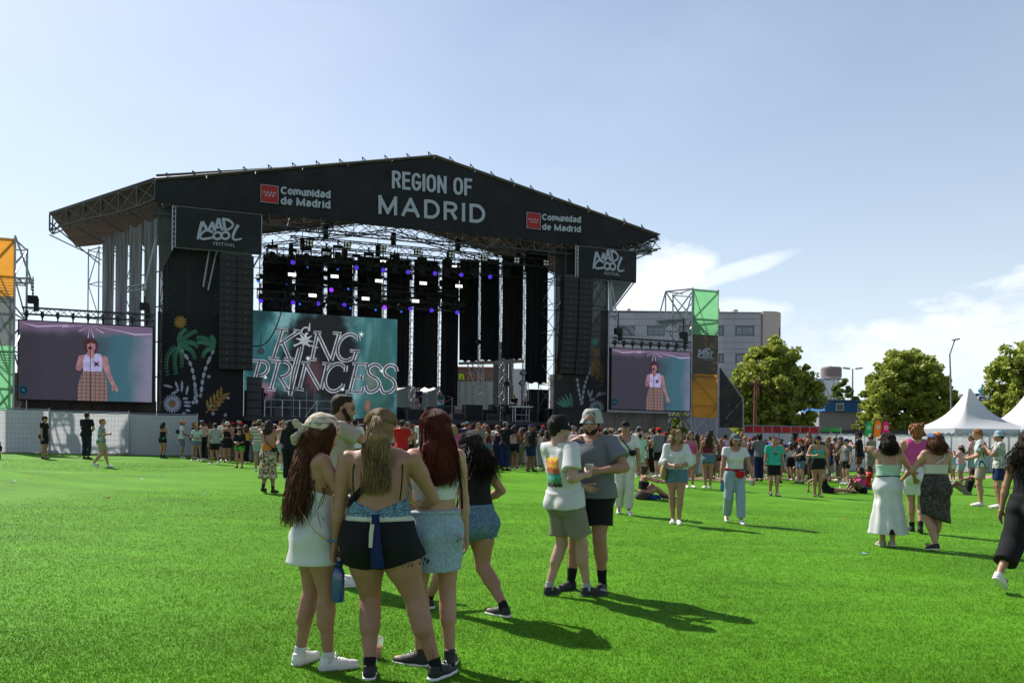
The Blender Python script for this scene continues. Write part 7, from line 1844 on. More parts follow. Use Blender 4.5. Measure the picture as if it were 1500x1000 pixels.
bw=Matrix.Rotation(r.rotation_euler.z,3,'Z')@Vector(J['sp'](.03,-.125*H,.02*H))+r.location;bg_=thing('belt_bag','small black bag on the hip of the woman in denim shorts','bag',bw,r.rotation_euler.z)
Gb=Grid((-.16,-.16,-.13),(.16,.16,.13),.01);v=Gb.new();Gb.add(v,dict(a=(0,-.05,.0),b=(0,.06,-.01),ra=.055,rb=.05,k=.8,side=(1,0,0)),.01);a,b=Gb.mesh(v);obj('pouch',mesh_np('b',a,b),C_BLACK,bg_,True);tubes('zip',[[(-.035,-.07,.035),(-.045,0,.045),(-.035,.08,.03)]],.004,M_STEEL,bg_)
# --- man with sunglasses behind the group, in profile
H=1.80;r=person('short-haired bearded man in sunglasses and beige tee behind the near group, in profile',494,856,-78);
J=skeleton(H,'m',1.0,hands=((-.02,.20,.66),(.09,.30,.70)),elbows=((-.6,-.6,-.5),(.4,-1,-.6)),lean=2,head=(-4,6,0),hgrip=(0,0));f=Figure(J,.012).body(SK[1]);f.top(C_BEIGE,hem=.0,loose=.012,sleeve=.62,name='tee');f.shorts(C_KHAKI,length=.85,name='trousers');f.shoes(C_SHOEW,C_SOLE);f.hair('short',HR['dark'],.05);f.emit(r);sunglasses(f,r);face(f,r,HR['dark'])
Gb=Grid(J['hc']-.15,J['hc']+.12,.005);v=Gb.new();hh=J['h']
for s in(-1,1):Gb.add(v,dict(a=hh(s*.036,.010,-.012),b=hh(s*.026,.030,-.040),ra=.0125*H,rb=.0125*H),.01)
Gb.add(v,dict(a=hh(-.012,.034,-.046),b=hh(.012,.034,-.046),ra=.0185*H,rb=.0165*H),.01);Gb.add(v,dict(a=hh(-.012,.050,-.0225),b=hh(.012,.050,-.0225),ra=.0055*H,rb=.0055*H),.004);X,Y,Z=Gb.xyz();c=hh(0,.058,-.029);v=np.maximum(v,.013*H-np.sqrt((X-c[0])**2+(Y-c[1])**2+(Z-c[2])**2))if False else v
a,b=Gb.mesh(v+.0008*np.sin(300*X)*np.sin(280*Z));obj('beard',mesh_np('b',a,b),HR['dark'],r,True)
# --- the two men with hats on the right of the group
H=scaleH(843,872,603);r=person('man in black bucket hat and white tee with orange and green back print',827,873,-58);rw_=r
J=skeleton(H,'m',.93,feet=((-.11,-.10),(.07,.20)),toes=(28,-12),hands=((.0,.12,.59),(.115,.045,.66)),elbows=((-.5,-.7,-.5),(.6,-1,-.6)),lean=-9,head=(-8,0,0),hgrip=(1,1),hipxy=(0,.0));f=Figure(J,FR).body(SK[3])
f.top(C_WHITE,hem=-.035,loose=.032,sleeve=.72,sl=1.35,off=.014,wr=.011,name='tee');f.shorts(C_KHAKI,top=.03,length=.80,off=.018,flare=.034,wr=.006,name='cargo_shorts');f.shoes(C_SHOEB,mat('sole_dark',(.05,.05,.05)),socks=(mat('sock_grey',(.3,.3,.3)),.05));f.hair('short',HR['dark'],.05);f.hat('bucket',C_BLACK);os_=f.emit(r);face(f,r,HR['dark']);sunglasses(f,r)
# the print: back faces of the tee lifted a little
tee=[o for o in os_ if o.name.startswith('tee')][0].data;n=len(tee.vertices);co=np.zeros(n*3,np.float32);tee.vertices.foreach_get('co',co);co=co.reshape(-1,3);no=np.zeros(n*3,np.float32);tee.vertices.foreach_get('normal',no);no=no.reshape(-1,3)
quads=np.zeros(len(tee.polygons)*4,np.int32);tee.polygons.foreach_get('vertices',quads);quads=quads.reshape(-1,4);cen=co[quads].mean(1);nb=no[quads].mean(1);zc0=J['sp'](.075)[2];zc1=J['sp'](.235)[2]
sel=(nb[:,1]<-.35)&(np.abs(cen[:,0]-.0)<.115)&(cen[:,2]>zc0)&(cen[:,2]<zc1);q=quads[sel];uq,inv=np.unique(q,return_inverse=True);vv=co[uq]+no[uq]*.003
pm=bpy.data.materials.new('tee_print');pm.use_nodes=True;N=pm.node_tree.nodes;L=pm.node_tree.links;b=N['Principled BSDF'];tcn=N.new('ShaderNodeTexCoord');sp_=N.new('ShaderNodeSeparateXYZ');L.new(tcn.outputs['Object'],sp_.inputs[0]);ns=N.new('ShaderNodeTexNoise');ns.inputs['Scale'].default_value=28;ns.inputs['Detail'].default_value=3;L.new(tcn.outputs['Object'],ns.inputs['Vector'])
m1=N.new('ShaderNodeMapRange');m1.inputs['From Min'].default_value=zc0;m1.inputs['From Max'].default_value=zc1;L.new(sp_.outputs['Z'],m1.inputs[0]);m2=N.new('ShaderNodeMath');m2.operation='MULTIPLY_ADD';m2.inputs[1].default_value=.5;m2.inputs[2].default_value=-.25;L.new(ns.outputs['Fac'],m2.inputs[0]);m3=N.new('ShaderNodeMath');m3.operation='ADD';L.new(m1.outputs[0],m3.inputs[0]);L.new(m2.outputs[0],m3.inputs[1])
cr=N.new('ShaderNodeValToRGB');cr.color_ramp.interpolation='CONSTANT';e=cr.color_ramp.elements;e[0].color=(.05,.02,.02,1);e[1].position=.13;e[1].color=(.03,.22,.06,1)
for p_,c_ in((.27,(.04,.30,.32,1)),(.40,(.02,.15,.08,1)),(.50,(.42,.07,.02,1)),(.62,(.75,.38,.03,1)),(.74,(.62,.20,.02,1)),(.88,(.80,.50,.05,1))):x=e.new(p_);x.color=c_
L.new(m3.outputs[0],cr.inputs[0]);L.new(cr.outputs[0],b.inputs['Base Color']);b.inputs['Roughness'].default_value=.8;obj('back_print',mesh_np('print',vv,inv.reshape(-1,4)),pm,r,True)
H=scaleH(866,864,597);r=person('man in grey tee, pale bucket hat and black shorts, holding a plastic cup',865,864,152)
J=skeleton(H,'m',1.18,feet=((-.12,.0),(.17,.08)),toes=(8,-20),hands=((-.03,.155,.80),(.03,.21,.655)),elbows=((-.8,.1,-.9),(.8,-.4,-.8)),lean=1,head=(8,3,0),hgrip=(1,1),hipxy=(0,0));J['hdir']=None
# in this figure the left hand holds the cup, the right lifts a small purple vaporizer to the mouth
e,c=ik(J['sh'][0],A3((-.105,.150,.66))*H,.172*H,.148*H,(-1,-.3,-.6));J['el'][0],J['wr'][0]=e,c
e,c=ik(J['sh'][1],A3((.06,.16,.80))*H,.172*H,.148*H,(.9,.1,-.9));J['el'][1],J['wr'][1]=e,c
f=Figure(J,FR).body(SK[1]);f.top(C_GREY,hem=-.02,loose=.012,sleeve=.68,sl=1.25,off=.012,wr=.005,name='tee');f.shorts(C_BLACK,top=.03,length=.70,off=.016,flare=.024,wr=.004,name='shorts');f.shoes(C_SHOEB,C_SHOEB,socks=(C_BLACK,.14));f.hair('short',HR['dark'],.05);f.hat('bucket',cloth('pale_grey_green',(.42,.45,.42)));f.emit(r);face(f,r,HR['dark']);sunglasses(f,r)
Gb=Grid(J['hc']-.16,J['hc']+.16,.005);v=Gb.new();hh=J['h'];H2=H
for s in(-1,1):Gb.add(v,dict(a=hh(s*.036,.010,-.012),b=hh(s*.026,.030,-.040),ra=.0125*H2,rb=.0125*H2),.01)
Gb.add(v,dict(a=hh(-.012,.034,-.046),b=hh(.012,.034,-.046),ra=.0185*H2,rb=.0185*H2),.01);Gb.add(v,dict(a=hh(-.012,.050,-.0225),b=hh(.012,.050,-.0225),ra=.005*H2,rb=.005*H2),.004);a,b=Gb.mesh(v);obj('beard',mesh_np('b',a,b),HR['black'],r,True)
Rz=Matrix.Rotation(r.rotation_euler.z,3,'Z');pc=Rz@Vector(J['palm'][0][0])+r.location;cup=thing('plastic_cup','clear plastic cup with pink drink held by the man in grey','cup',(pc.x-.01,pc.y-.03,pc.z-.04))
M_CUP=mat('cup_plastic',(.75,.75,.76),.12,0,alpha=.45,spec=.8,trans=.2);local_lathe('wall',[(.030,0),(.040,.11),(.042,.112)],M_CUP,cup);local_lathe('drink',[(.028,.004),(.034,.05)],mat('pink_drink',(.60,.12,.12),.2,.1,alpha=.85),cup)
pv=Rz@Vector(J['palm'][1][0])+r.location;vp=thing('vaporizer','small purple vaporizer in the raised hand of the man in grey','vaporizer',pv);mb=MB();mb.tube((-.06,0,.006),(.05,0,-.006),.010,8);me=bpy.data.meshes.new('v');me.from_pydata(mb.v,[],mb.f);obj('stick',me,mat('vape_purple',(.10,.05,.30),.3,0),vp);mb=MB();mb.tube((.05,0,-.006),(.065,0,-.008),.006,8);me=bpy.data.meshes.new('v');me.from_pydata(mb.v,[],mb.f);obj('mouthpiece',me,C_SHOEB,vp)
Rz=Matrix.Rotation(rw_.rotation_euler.z,3,'Z')
p=onground(551,964);cup=thing('plastic_cup','plastic cup with red drink standing on the turf between the legs of the group','cup',p+Vector((0,0,.005)));local_lathe('wall',[(.033,0),(.045,.13),(.047,.132)],M_CUP,cup);local_lathe('drink',[(.031,.004),(.039,.075)],mat('red_drink',(.62,.04,.03),.2,.1),cup)

# ------------------------------------------------------------------ people in the middle distance
def world_of(r,p):return Matrix.Rotation(r.rotation_euler.z,3,'Z')@Vector(p)+r.location
def tint(nm,c):return cloth(nm,c)
K={'white':C_WHITE,'black':C_BLACK,'cream':C_CREAM,'khaki':C_KHAKI,'grey':C_GREY,'navy':C_NAVY,'red':C_RED,'beige':C_BEIGE,'denim':C_DENIM2,'pale denim':C_DENIM,
     'pink':tint('pink',(.58,.08,.28)),'teal':tint('teal',(.05,.42,.34)),'mint':tint('mint',(.42,.60,.50)),'yellow':tint('yellow',(.62,.40,.03)),'orange':tint('orange',(.60,.20,.03)),'green':tint('green',(.05,.24,.07)),
     'blue':tint('blue',(.03,.10,.42)),'burgundy':tint('burgundy',(.16,.02,.04)),'lilac':tint('lilac',(.42,.34,.55)),'pale blue':tint('pale_blue',(.34,.46,.60)),'olive':tint('olive',(.12,.13,.05)),'rose':tint('rose',(.62,.34,.36)),'brown':tint('brown',(.14,.07,.04))}
FLOR_G=pattern('leafy_shirt',[(.10,.17,.13),(.25,.33,.27),(.05,.10,.08),(.38,.42,.36)],'voronoi',26)
FLOR_D=pattern('patterned_dress',[(.05,.05,.045),(.42,.36,.26),(.30,.13,.03),(.05,.05,.045),(.50,.46,.38)],'voronoi',30)
FLOR_S=pattern('floral_shirt',[(.22,.26,.22),(.40,.44,.38),(.14,.18,.20),(.50,.40,.42)],'voronoi',24)
LEAF_G=pattern('green_leaf_shorts',[(.02,.05,.02),(.06,.30,.03),(.02,.05,.02),(.10,.36,.05)],'voronoi',34)
STR_B=pattern('striped_shirt',[(.55,.58,.60),(.55,.58,.60),(.05,.12,.20)],'stripe',22,axis='X')
STR_W=pattern('striped_tee',[(.50,.46,.40),(.03,.03,.03),(.50,.46,.40),(.35,.25,.18)],'stripe',9,axis='Z')
LACE=pattern('black_lace',[(.015,.015,.016),(.06,.05,.05),(.015,.015,.016),(.10,.075,.06)],'voronoi',60)
POSE={'down':dict(hands=((-.165,.03,.46),(.165,.03,.46))),'front':dict(hands=((-.04,.145,.61),(.045,.15,.62)),elbows=((-.8,-.6,-.5),(.8,-.6,-.5)),hgrip=(1,1)),
        'phone':dict(hands=((-.03,.165,.78),(.045,.165,.80)),elbows=((-.6,.0,-1),(.6,.0,-1)),hgrip=(1,1)),'up':dict(hands=((-.14,.10,.98),(.14,.12,1.0)),elbows=((-.9,.6,.1),(.9,.6,.1)),hgrip=(0,0)),
        'headl':dict(hands=((-.06,.07,.93),(.06,.07,.93)),elbows=((-1,.2,.2),(1,.2,.2)),hgrip=(0,0)),'one':dict(hands=((-.165,.03,.46),(.07,.145,.67)),elbows=((-.5,-1,0),(.8,-.4,-.6)),hgrip=(0,1))}
def walk(l=.26,r_=-.24,x=.07,lft=(0,.03)):return dict(feet=((-x,l),(x,r_)),lift=lft,hipxy=(0,0))
def mid(label,px,py,top,hd,sex='f',pose='down',w=1.0,skin=1,res=.017,H=None,wear=(),hair=('long','brown',.16),hat=None,shoes=(C_SHOEW,None),glasses=False,group=None,at_=None,name='person',sc=1.0,**sk):
    hatx=.016 if hat else.004
    Hh=H or scaleH(px,py,top)*(1-hatx)*sc
    if at_ is None:r=person(label,px,py,hd,group=group)
    else:r=thing('person',label,'person',at_,R(hd),group)
    kw=dict(POSE[pose]);kw.update(sk);J=skeleton(Hh,sex,w,**kw);f=Figure(J,res).body(SK[skin])
    for wv in wear:getattr(f,wv[0])(*wv[1:-1],**wv[-1])
    f.shoes(shoes[0],shoes[1]if res<.0135 else None,**({'socks':shoes[2]}if len(shoes)>2 else{}))
    if hair:f.hair(hair[0],HR[hair[1]],hair[2],**(hair[3]if len(hair)>3 else{}))
    if hat:f.hat(hat[0],hat[1])
    f.emit(r)
    if glasses:sunglasses(f,r)
    f.root=r;return f
T_=lambda c,**k:('top',c,k);SHO=lambda c,**k:('shorts',c,k);TRO=lambda c,**k:('shorts',c,dict(dict(length=1.9,name='trousers',off=.014,flare=.012),**k));VE=lambda c,**k:('vest',c,k);TA=lambda c,**k:('tank',c,k);SKI=lambda c,**k:('skirt',c,k)
def bottle(label,f,i,col=(.02,.10,.34),s=1.0):
    p=world_of(f.root,f.J['palm'][i][0]);b_=thing('water_bottle',label,'bottle',(p.x,p.y,p.z-.16*s));local_lathe('flask',[(.034*s,0),(.036*s,.15*s),(.022*s,.18*s)],mat('bottle_%s'%(col,),col,.25,.1,spec=.7),b_,n=12);local_lathe('lid',[(.022*s,0),(.022*s,.03*s)],C_SHOEB,b_,.18*s,10)
def cupp(label,f,i,col=(.55,.25,.05)):
    p=world_of(f.root,f.J['palm'][i][0]);b_=thing('plastic_cup',label,'cup',(p.x,p.y,p.z-.05));local_lathe('wall',[(.032,0),(.042,.11)],M_CUP,b_,n=12);local_lathe('drink',[(.030,.004),(.037,.07)],mat('drink_%s'%(col,),col,.2,.1),b_,n=12)
def strap(f,a,b,m,nm='bag_strap',rad=.010):tubes(nm,[[f.J['sp'](*q)for q in(a,*([b]if not isinstance(b,list)else b))]],rad,m,f.root,5)
def pouch(label,f,p,m,sx=.06,sy=.11,sz=.07,rz=0,name='bag',cat='bag'):
    w_=world_of(f.root,p);g_=thing(name,label,cat,w_,f.root.rotation_euler.z+rz);G=Grid((-.3,-.3,-.35),(.3,.3,.3),.014);v=G.new();G.add(v,dict(a=(0,-sy*.5,0),b=(0,sy*.5,0),ra=sz,rb=sz*.95,k=sx/sz,side=(1,0,0)),.01);X,Y,Z=G.xyz();v=np.maximum(v,Z-sz*.78);a,b=G.mesh(v);obj('pouch',mesh_np('b',a,b),m,g_,True)
    tubes('zip',[[(sx*.2,-sy*.8,sz*.80),(sx*.2,sy*.8,sz*.80)]],.004,M_STEEL,g_,4);return g_

# ---- walkers and pairs right of the group
f=mid('man in white tee, pale trousers, black cap and sling bag walking towards the camera',914,753,614,178,'m',res=.0125,wear=(T_(C_WHITE,hem=-.02,loose=.012,sleeve=.6,sl=1.3,vneck=1,name='tee'),TRO(C_CREAM,off=.012,flare=.016)),hair=('short','dark',.05),hat=('cap',C_BLACK),**walk(.10,-.12,.085),hdir=None)
HH=f.J['H'];tubes('sling_strap',[[f.J['sp'](.30,.06*HH,-.02),f.J['sp'](.29,.05*HH,.04*HH),f.J['sp'](.2,-.02*HH,.10*HH),f.J['sp'](.1,-.095*HH,.06*HH)]],.012,C_BLACK,f.root);pouch('black sling bag across the white tee of the walking man',f,f.J['sp'](.135,-.07*HH,.105*HH),C_BLACK,.07,.03,.07);face(f,f.root,HR['dark'])
f=mid('long-haired blonde woman in loose white blouse and dark denim shorts, holding a bottle',990,767,628,168,'f','front',res=.0125,wear=(T_(C_WHITE,hem=.05,loose=.010,sleeve=1.35,sl=1.7,off=.012,vneck=1.1,wr=.008,name='blouse'),SHO(K['denim'],length=.38,flare=.016)),hair=('long','blonde',.20),head=(22,0,0),**walk(.06,-.06,.05,(0,.0)))
face(f,f.root,HR['brown'],(.35,.10,.09));strands(f,f.root,HR['blonde'],170,.22,seed=31,wav=.008,rad=.0050);bottle('dark blue bottle held at the chest of the blonde woman',f,0,s=.8);HH=f.J['H']
p=f.J['sp'](.0,.16*HH,-.02);pouch('tan straw tote bag hanging beside the blonde woman',f,f.J['sp'](.02,.135*HH,.02*HH),mat('straw',(.28,.18,.09),.9,.3,40,.4,80),.06,.16,.15);tubes('tote_strap',[[f.J['sp'](.30,.09*HH,0),f.J['sp'](.18,.135*HH,.03),f.J['sp'](.08,.14*HH,.02)]],.008,mat('straw',(.3,.2,.1)),f.root)
f=mid('woman in a white tee, ripped pale jeans and grey cap walking towards the camera',1075,766,631,176,'f','down',res=.0125,w=1.02,wear=(T_(C_WHITE,hem=.075,off=.008,sleeve=.45,name='tee',vneck=.3),TRO(K['pale denim'],off=.010,flare=.016,top=.07),),hair=('long','auburn',.12),hat=('cap',cloth('slate',(.11,.14,.15))),head=(6,2,0),hands=((-.20,.02,.48),(.17,.08,.45)),elbows=((-.9,-.6,0),(.6,-1,0)),hgrip=(0,1),**walk(.16,-.18,.095,(0,.05)))
face(f,f.root,HR['auburn']);HH=f.J['H'];pouch('bright red belt bag on the woman in ripped jeans',f,f.J['sp'](.025,-.045*HH,.098*HH),C_RED,.05,.02,.075,1.57);f2=f;v=np.maximum(np.maximum(f.F['torso']-.022,np.abs(f.plane(f.J['sp'](.055),A3((-.22,0,1))))-.016),-9);a,b=f.G.mesh(v);obj('belt',mesh_np('belt',a,b),C_RED,f.root,True)
v=np.maximum(f.F['torso']-.020,np.abs(f.spl(.068))-.011);a,b=f.G.mesh(v);obj('waist_belt',mesh_np('belt',a,b),C_BLACK,f.root,True);bottle('bright blue bottle in the right hand of the woman in ripped jeans',f,1,(.02,.18,.42));kn=f.J['kn'][0];local_lathe('knee_tear',[(.030,-.02),(.038,0),(.030,.02)],SK[1],f.root,n=10).location=kn+A3((0,.028,.0))
pp=world_of(f.root,f.J['palm'][0][0]);q=thing('folded_paper','crumpled white paper in the left hand of the woman in ripped jeans','paper',pp);mb=MB();mb.slab([(-.04,0,-.06),(.05,.01,-.05),(.04,-.01,.03),(-.03,.01,.04)],(0,.008,0));me=bpy.data.meshes.new('p');me.from_pydata(mb.v,[],mb.f);obj('sheet',me,C_WHITE,q)
def seated(label,px,py,hd,sex,H,top,bottom,hair,skin=1,hat=None,lean=-8,feet=((-.12,.62),(.10,.50)),hands=((-.12,.25,.22),(.14,.26,.22)),shoe=C_SHOEW,knees=((-.2,.1,1),(.2,.1,1)),**k):
    p,rz=place(px,py,hd)
    return mid(label,px,py,0,hd,sex,'down',H=H,skin=skin,res=.016,wear=(top,bottom),hair=hair,hat=hat,shoes=(shoe,None),feet=feet,hipz=.085,hipxy=(0,0),lean=lean,hands=hands,elbows=((-.6,-.8,.1),(.6,-.8,.1)),knees=knees,hgrip=(0,0),**k)
seated('woman with a bun sitting on the turf in black top and patterned skirt',939,731,-85,'f',1.62,TA(C_BLACK,hem=.10,top=.22),SKI(LACE,z=.01,r=.10,top=.07,off=.012),('bun','brown',.05),feet=((-.14,.60),(.12,.66)),hands=((-.06,.34,.28),(.10,.30,.26)),knees=((-.2,.2,1),(.3,.2,.5)),lean=10)
p=onground(957,731);g_=thing('blue_bag','bright blue bag lying on the turf beside the seated woman','bag',p+Vector((0,0,.06)));G=Grid((-.3,-.3,-.2),(.3,.3,.2),.015);v=G.new();G.add(v,dict(a=(-.12,0,-.0),b=(.14,0,-.01),ra=.07,rb=.055),.01);X,Y,Z=G.xyz();v=v+fold(X,Y,Z,.01,40);a,b=G.mesh(v);obj('sack',mesh_np('b',a,b),K['blue'],g_,True);tubes('drawstring',[[(.13,-.02,.03),(.20,-.06,-.02),(.16,-.10,-.05)]],.006,C_WHITE,g_)
f=mid('man in a turquoise football shirt and black shorts with red lanyard walking towards the camera',1133,726,638,180,'m','down',res=.0135,skin=1,wear=(T_(K['teal'],hem=-.01,loose=.008,sleeve=.6,name='football_shirt'),SHO(C_BLACK,length=.75,flare=.02)),hair=('short','dark',.05),shoes=(C_SHOEB,None),**walk(.12,-.12,.055));cupp('cup of orange drink in the hand of the man in turquoise',f,1)
face(f,f.root,HR['dark']);HH=f.J['H'];tubes('lanyard',[[f.J['sp'](.30,.05*HH,.02),f.J['sp'](.24,.03*HH,.085*HH),f.J['sp'](.15,0,.10*HH)],[f.J['sp'](.30,-.05*HH,.02),f.J['sp'](.24,-.03*HH,.085*HH),f.J['sp'](.15,0,.10*HH)]],.005,C_RED,f.root);mb=MB();c=f.J['sp'](.175,0,.094*HH)
for k in range(4):mb.obox(c+A3((.045-.03*k,0,0)),Vector((.009,0,0)),Vector((0,.008,0)),Vector((0,.0,.013)))
me=bpy.data.meshes.new('m');me.from_pydata(mb.v,[],mb.f);obj('chest_print',me,C_BLACK,f.root)
f=mid('woman in teal bandeau, black shorts and dark cap, right of the turquoise shirt',1197,727,636,172,'f','one',res=.0135,wear=(TA(K['teal'],hem=.10,top=.235),SHO(C_BLACK,length=.36,top=.10,flare=.014)),hair=('long','dark',.12),hat=('cap',C_BLACK),shoes=(C_SHOEB,None),**walk(.05,-.04,.055,(0,0)));HH=f.J['H']
tubes('lanyard',[[f.J['sp'](.30,.05*HH,.02),f.J['sp'](.24,.03*HH,.085*HH),f.J['sp'](.15,0,.09*HH)]],.005,C_RED,f.root);bottle('clear water bottle in the hand of the woman in teal bandeau',f,0,(.6,.65,.65),.9)
seated('woman in black reclining on one arm behind the woman in teal bandeau',1212,722,-80,'f',1.62,TA(C_BLACK,hem=.04,top=.23),SHO(C_BLACK,length=.3),('long','dark',.12),lean=-32,feet=((-.10,.80),(.12,.84)),hands=((-.16,-.30,.06),(.10,.25,.30)),shoe=C_SHOEB)
f=seated('woman in pink top sitting on the turf with phone, left of the white skirt',1262,722,100,'f',1.6,VE(K['pink'],hem=.03),SHO(C_BLACK,length=.5),('long','dark',.14),skin=2,lean=4,feet=((-.10,.55),(.10,.48)),hands=((-.04,.28,.30),(.06,.28,.30)))
seated('man in black vest sitting on the turf in front of the pink-hat woman',1416,724,62,'m',1.75,VE(C_BLACK,hem=.01,loose=.01),SHO(K['khaki'],length=.9),('curly','black',.05),skin=2,lean=-16,feet=((-.12,.60),(.12,.70)),hands=((-.16,-.16,.20),(.20,.06,.26)))
seated('person in red sitting on the turf far behind the white skirt',1269,716,100,'f',1.6,T_(C_RED,hem=.0),SHO(K['denim'],length=.8),('long','dark',.1))
cp=onground(1250,718);c=thing('plastic_cup','cup of orange drink standing on the turf before the seated pink top','cup',cp+Vector((0,0,.005)));local_lathe('wall',[(.035,0),(.045,.13)],M_CUP,c,n=12);local_lathe('drink',[(.032,.004),(.04,.09)],mat('orange_drink',(.60,.22,.03),.2,.1),c,n=12)
cp=onground(1231,718);c=thing('plastic_cup','second cup standing on the turf near the feet of the reclining woman','cup',cp+Vector((0,0,.005)));local_lathe('wall',[(.035,0),(.045,.13)],M_CUP,c,n=12);local_lathe('drink',[(.032,.004),(.038,.06)],mat('orange_drink',(.6,.2,.03)),c,n=12)
f=mid('woman in long white skirt and mint bodice seen from behind, hand in her hair',1300,800,633,-8,'f','down',res=.011,w=1.1,skin=0,wear=(TA(K['mint'],hem=.075,top=.185,sw=.006),SKI(C_WHITE,z=.115,r=.155,k=1.12,top=.085,wr=.008,waves=.008,name='long_skirt',ft=30)),hair=('long','dark',.10),hands=((-.050,.045,.945),(.15,.12,.58)),elbows=((-1,.1,-.55),(.8,-.7,-.3)),hgrip=(0,1),shoes=(mat('shoe_taupe',(.28,.25,.20),.7),mat('sole_grey',(.5,.5,.5))),**walk(.05,-.06,.05,(0,.02)))
strands(f,f.root,HR['dark'],420,.13,seed=41,wav=.008,rad=.0038);v=np.maximum(f.F['torso']-.016,np.abs(f.spl(.085))-.010);a,b=f.G.mesh(v);obj('belt',mesh_np('belt',a,b),C_BLACK,f.root,True)
f=mid('curly ginger-haired man in pink vest and white shorts walking behind the two women in skirts',1342,780,618,-22,'m','one',res=.013,skin=0,wear=(VE(K['pink'],hem=.0,loose=.006),SHO(C_WHITE,length=.72,off=.018,flare=.03)),hair=('curly','ginger',.05),shoes=(C_SHOEB,None,(C_BLACK,.10)),**walk(.18,-.14,.05))
f=mid('woman in red and blue cap, white bandeau and long black lace skirt seen from behind',1370,806,629,4,'f','down',res=.011,w=1.14,skin=0,wear=(TA(C_CREAM,hem=.115,top=.195,straps=False),SKI(LACE,z=.27,r=.100,k=1.25,top=.115,wr=.006,name='lace_skirt',tilt=(.35,0))),hair=('long','auburn',.09),hat=('cap',pattern('cap_panels',[(.45,.02,.02),(.45,.02,.02),(.03,.10,.30),(.60,.25,.03)],'stripe',5.5,axis='X')),hands=((-.09,.16,.60),(.10,.19,.60)),elbows=((-1,-.5,-.3),(1,-.5,-.3)),shoes=(C_SHOEB,C_SOLE),**walk(-.12,.12,.07,(.03,0)))
strands(f,f.root,HR['auburn'],340,.11,seed=43,wav=.008,rad=.0045,hatline=.3);tubes('cross_strap',[[f.J['sp'](.19,-.06*f.J['H'],-.085*f.J['H']),f.J['sp'](.25,.03*f.J['H'],-.075*f.J['H']),f.J['sp'](.30,.06*f.J['H'],-.03)]],.009,C_CREAM,f.root)
f=mid('woman in black top and trousers walking right, cut by the right edge',1506,866,627,-62,'f','down',res=.0098,wear=(VE(C_BLACK,hem=.03,racer=.004),TRO(C_BLACK,length=1.62,off=.022,flare=.030,wr=.007)),hair=('curlylong','dark',.17),hands=((-.155,-.04,.45),(.16,.12,.48)),shoes=(C_SHOEW,C_SOLE),feet=((-.04,-.44),(.05,.18)),lift=(.13,.0),hipxy=(0,0));strands(f,f.root,HR['dark'],520,.2,seed=44,wav=.016,rad=.005,spread=2)
f=mid('bearded blond man in blue striped shirt and beige shorts looking down at his phone',1437,741,626,62,'m','front',res=.014,skin=0,wear=(T_(STR_B,hem=-.03,loose=.012,sleeve=.7,sl=1.3,name='shirt'),SHO(K['beige'],length=.75,flare=.02)),hair=('short','ginger',.05),head=(0,22,0),lean=4);cupp('cup of orange drink held by the man in the striped shirt',f,0)
mid('person in floral shirt, navy shorts and pale bucket hat right of the striped shirt',1464,744,628,70,'m','phone',res=.014,skin=1,wear=(T_(FLOR_S,hem=-.02,loose=.014,sleeve=.7,name='shirt'),SHO(C_NAVY,length=.7,flare=.02)),hair=('short','dark',.05),hat=('bucket',K['pale blue']))
mid('woman in pale pink sun hat and rose top behind the seated man in black vest',1408,712,650,40,'f','phone',wear=(T_(K['rose'],hem=.0),SHO(K['pale denim'],length=.6)),hair=('long','brown',.1),hat=('sunhat',K['rose']))
mid('child in pale blue top with an orange bag behind the seated man',1396,705,662,30,'f','front',H=1.3,wear=(T_(K['pale blue'],hem=.0),SHO(C_WHITE,length=.5)),hair=('long','brown',.1),hat=('sunhat',K['rose']))
mid('man in grey cap and rose tee standing left of the striped shirt',1424,712,634,50,'m','front',wear=(T_(K['rose'],hem=-.02,loose=.01),SHO(K['pale denim'],length=.7)),hair=('short','dark',.05),hat=('cap',C_GREY))
f=mid('man in black raising a camera, in front of the green feather flag',1259,706,631,60,'m','phone',wear=(T_(C_BLACK,hem=-.02,loose=.01),SHO(K['brown'],length=.7)),hair=('short','black',.05),hat=('cap',C_BLACK),skin=1)
cw=world_of(f.root,f.J['palm'][1][0]);cm_=thing('camera','black photo camera held to the eye by the man in black','camera',cw,f.root.rotation_euler.z);mb=MB();mb.obox((0,0,0),Vector((.06,0,0)),Vector((0,.03,0)),Vector((0,0,.04)));me=bpy.data.meshes.new('c');me.from_pydata(mb.v,[],mb.f);obj('camera_body',me,C_SHOEB,cm_);mb=MB();mb.tube((0,.03,0),(0,.12,0),.033,10);me=bpy.data.meshes.new('c');me.from_pydata(mb.v,[],mb.f);obj('lens',me,C_SHOEB,cm_)
mid('woman in black dress with hands at her chest near the pink feather flag',1314,690,640,120,'f','front',wear=(SKI(C_BLACK,z=.40,r=.09,bust=.2,name='dress'),),hair=('long','dark',.12))
mid('person in straw hat and khaki between the orange flag and the white skirt',1276,704,634,30,'m','front',wear=(T_(K['khaki'],hem=-.02),SHO(K['khaki'],length=.7)),hair=('short','dark',.05),hat=('sunhat',cloth('straw_pale',(.45,.36,.22))))
mid('woman in dark blue hooded jacket and black trousers by the white fence',1234,687,641,40,'f','front',wear=(T_(C_NAVY,hem=-.05,sleeve=1.8,off=.016),TRO(C_BLACK,off=.01)),hair=('long','brown',.12))
mid('man in denim shirt leaning at the left end of the open lawn by the fence',1218,682,632,20,'m','front',wear=(T_(K['pale blue'],hem=-.03,sleeve=1.8,off=.014),SHO(K['denim'],length=.8)),hair=('short','dark',.05))
mid('man in teal cap and grey blue tee beside the white tent corner',1388,690,640,100,'m','phone',wear=(T_(K['pale blue'],hem=-.02),SHO(C_NAVY,length=.7)),hair=('short','dark',.05),hat=('bucket',K['teal']))
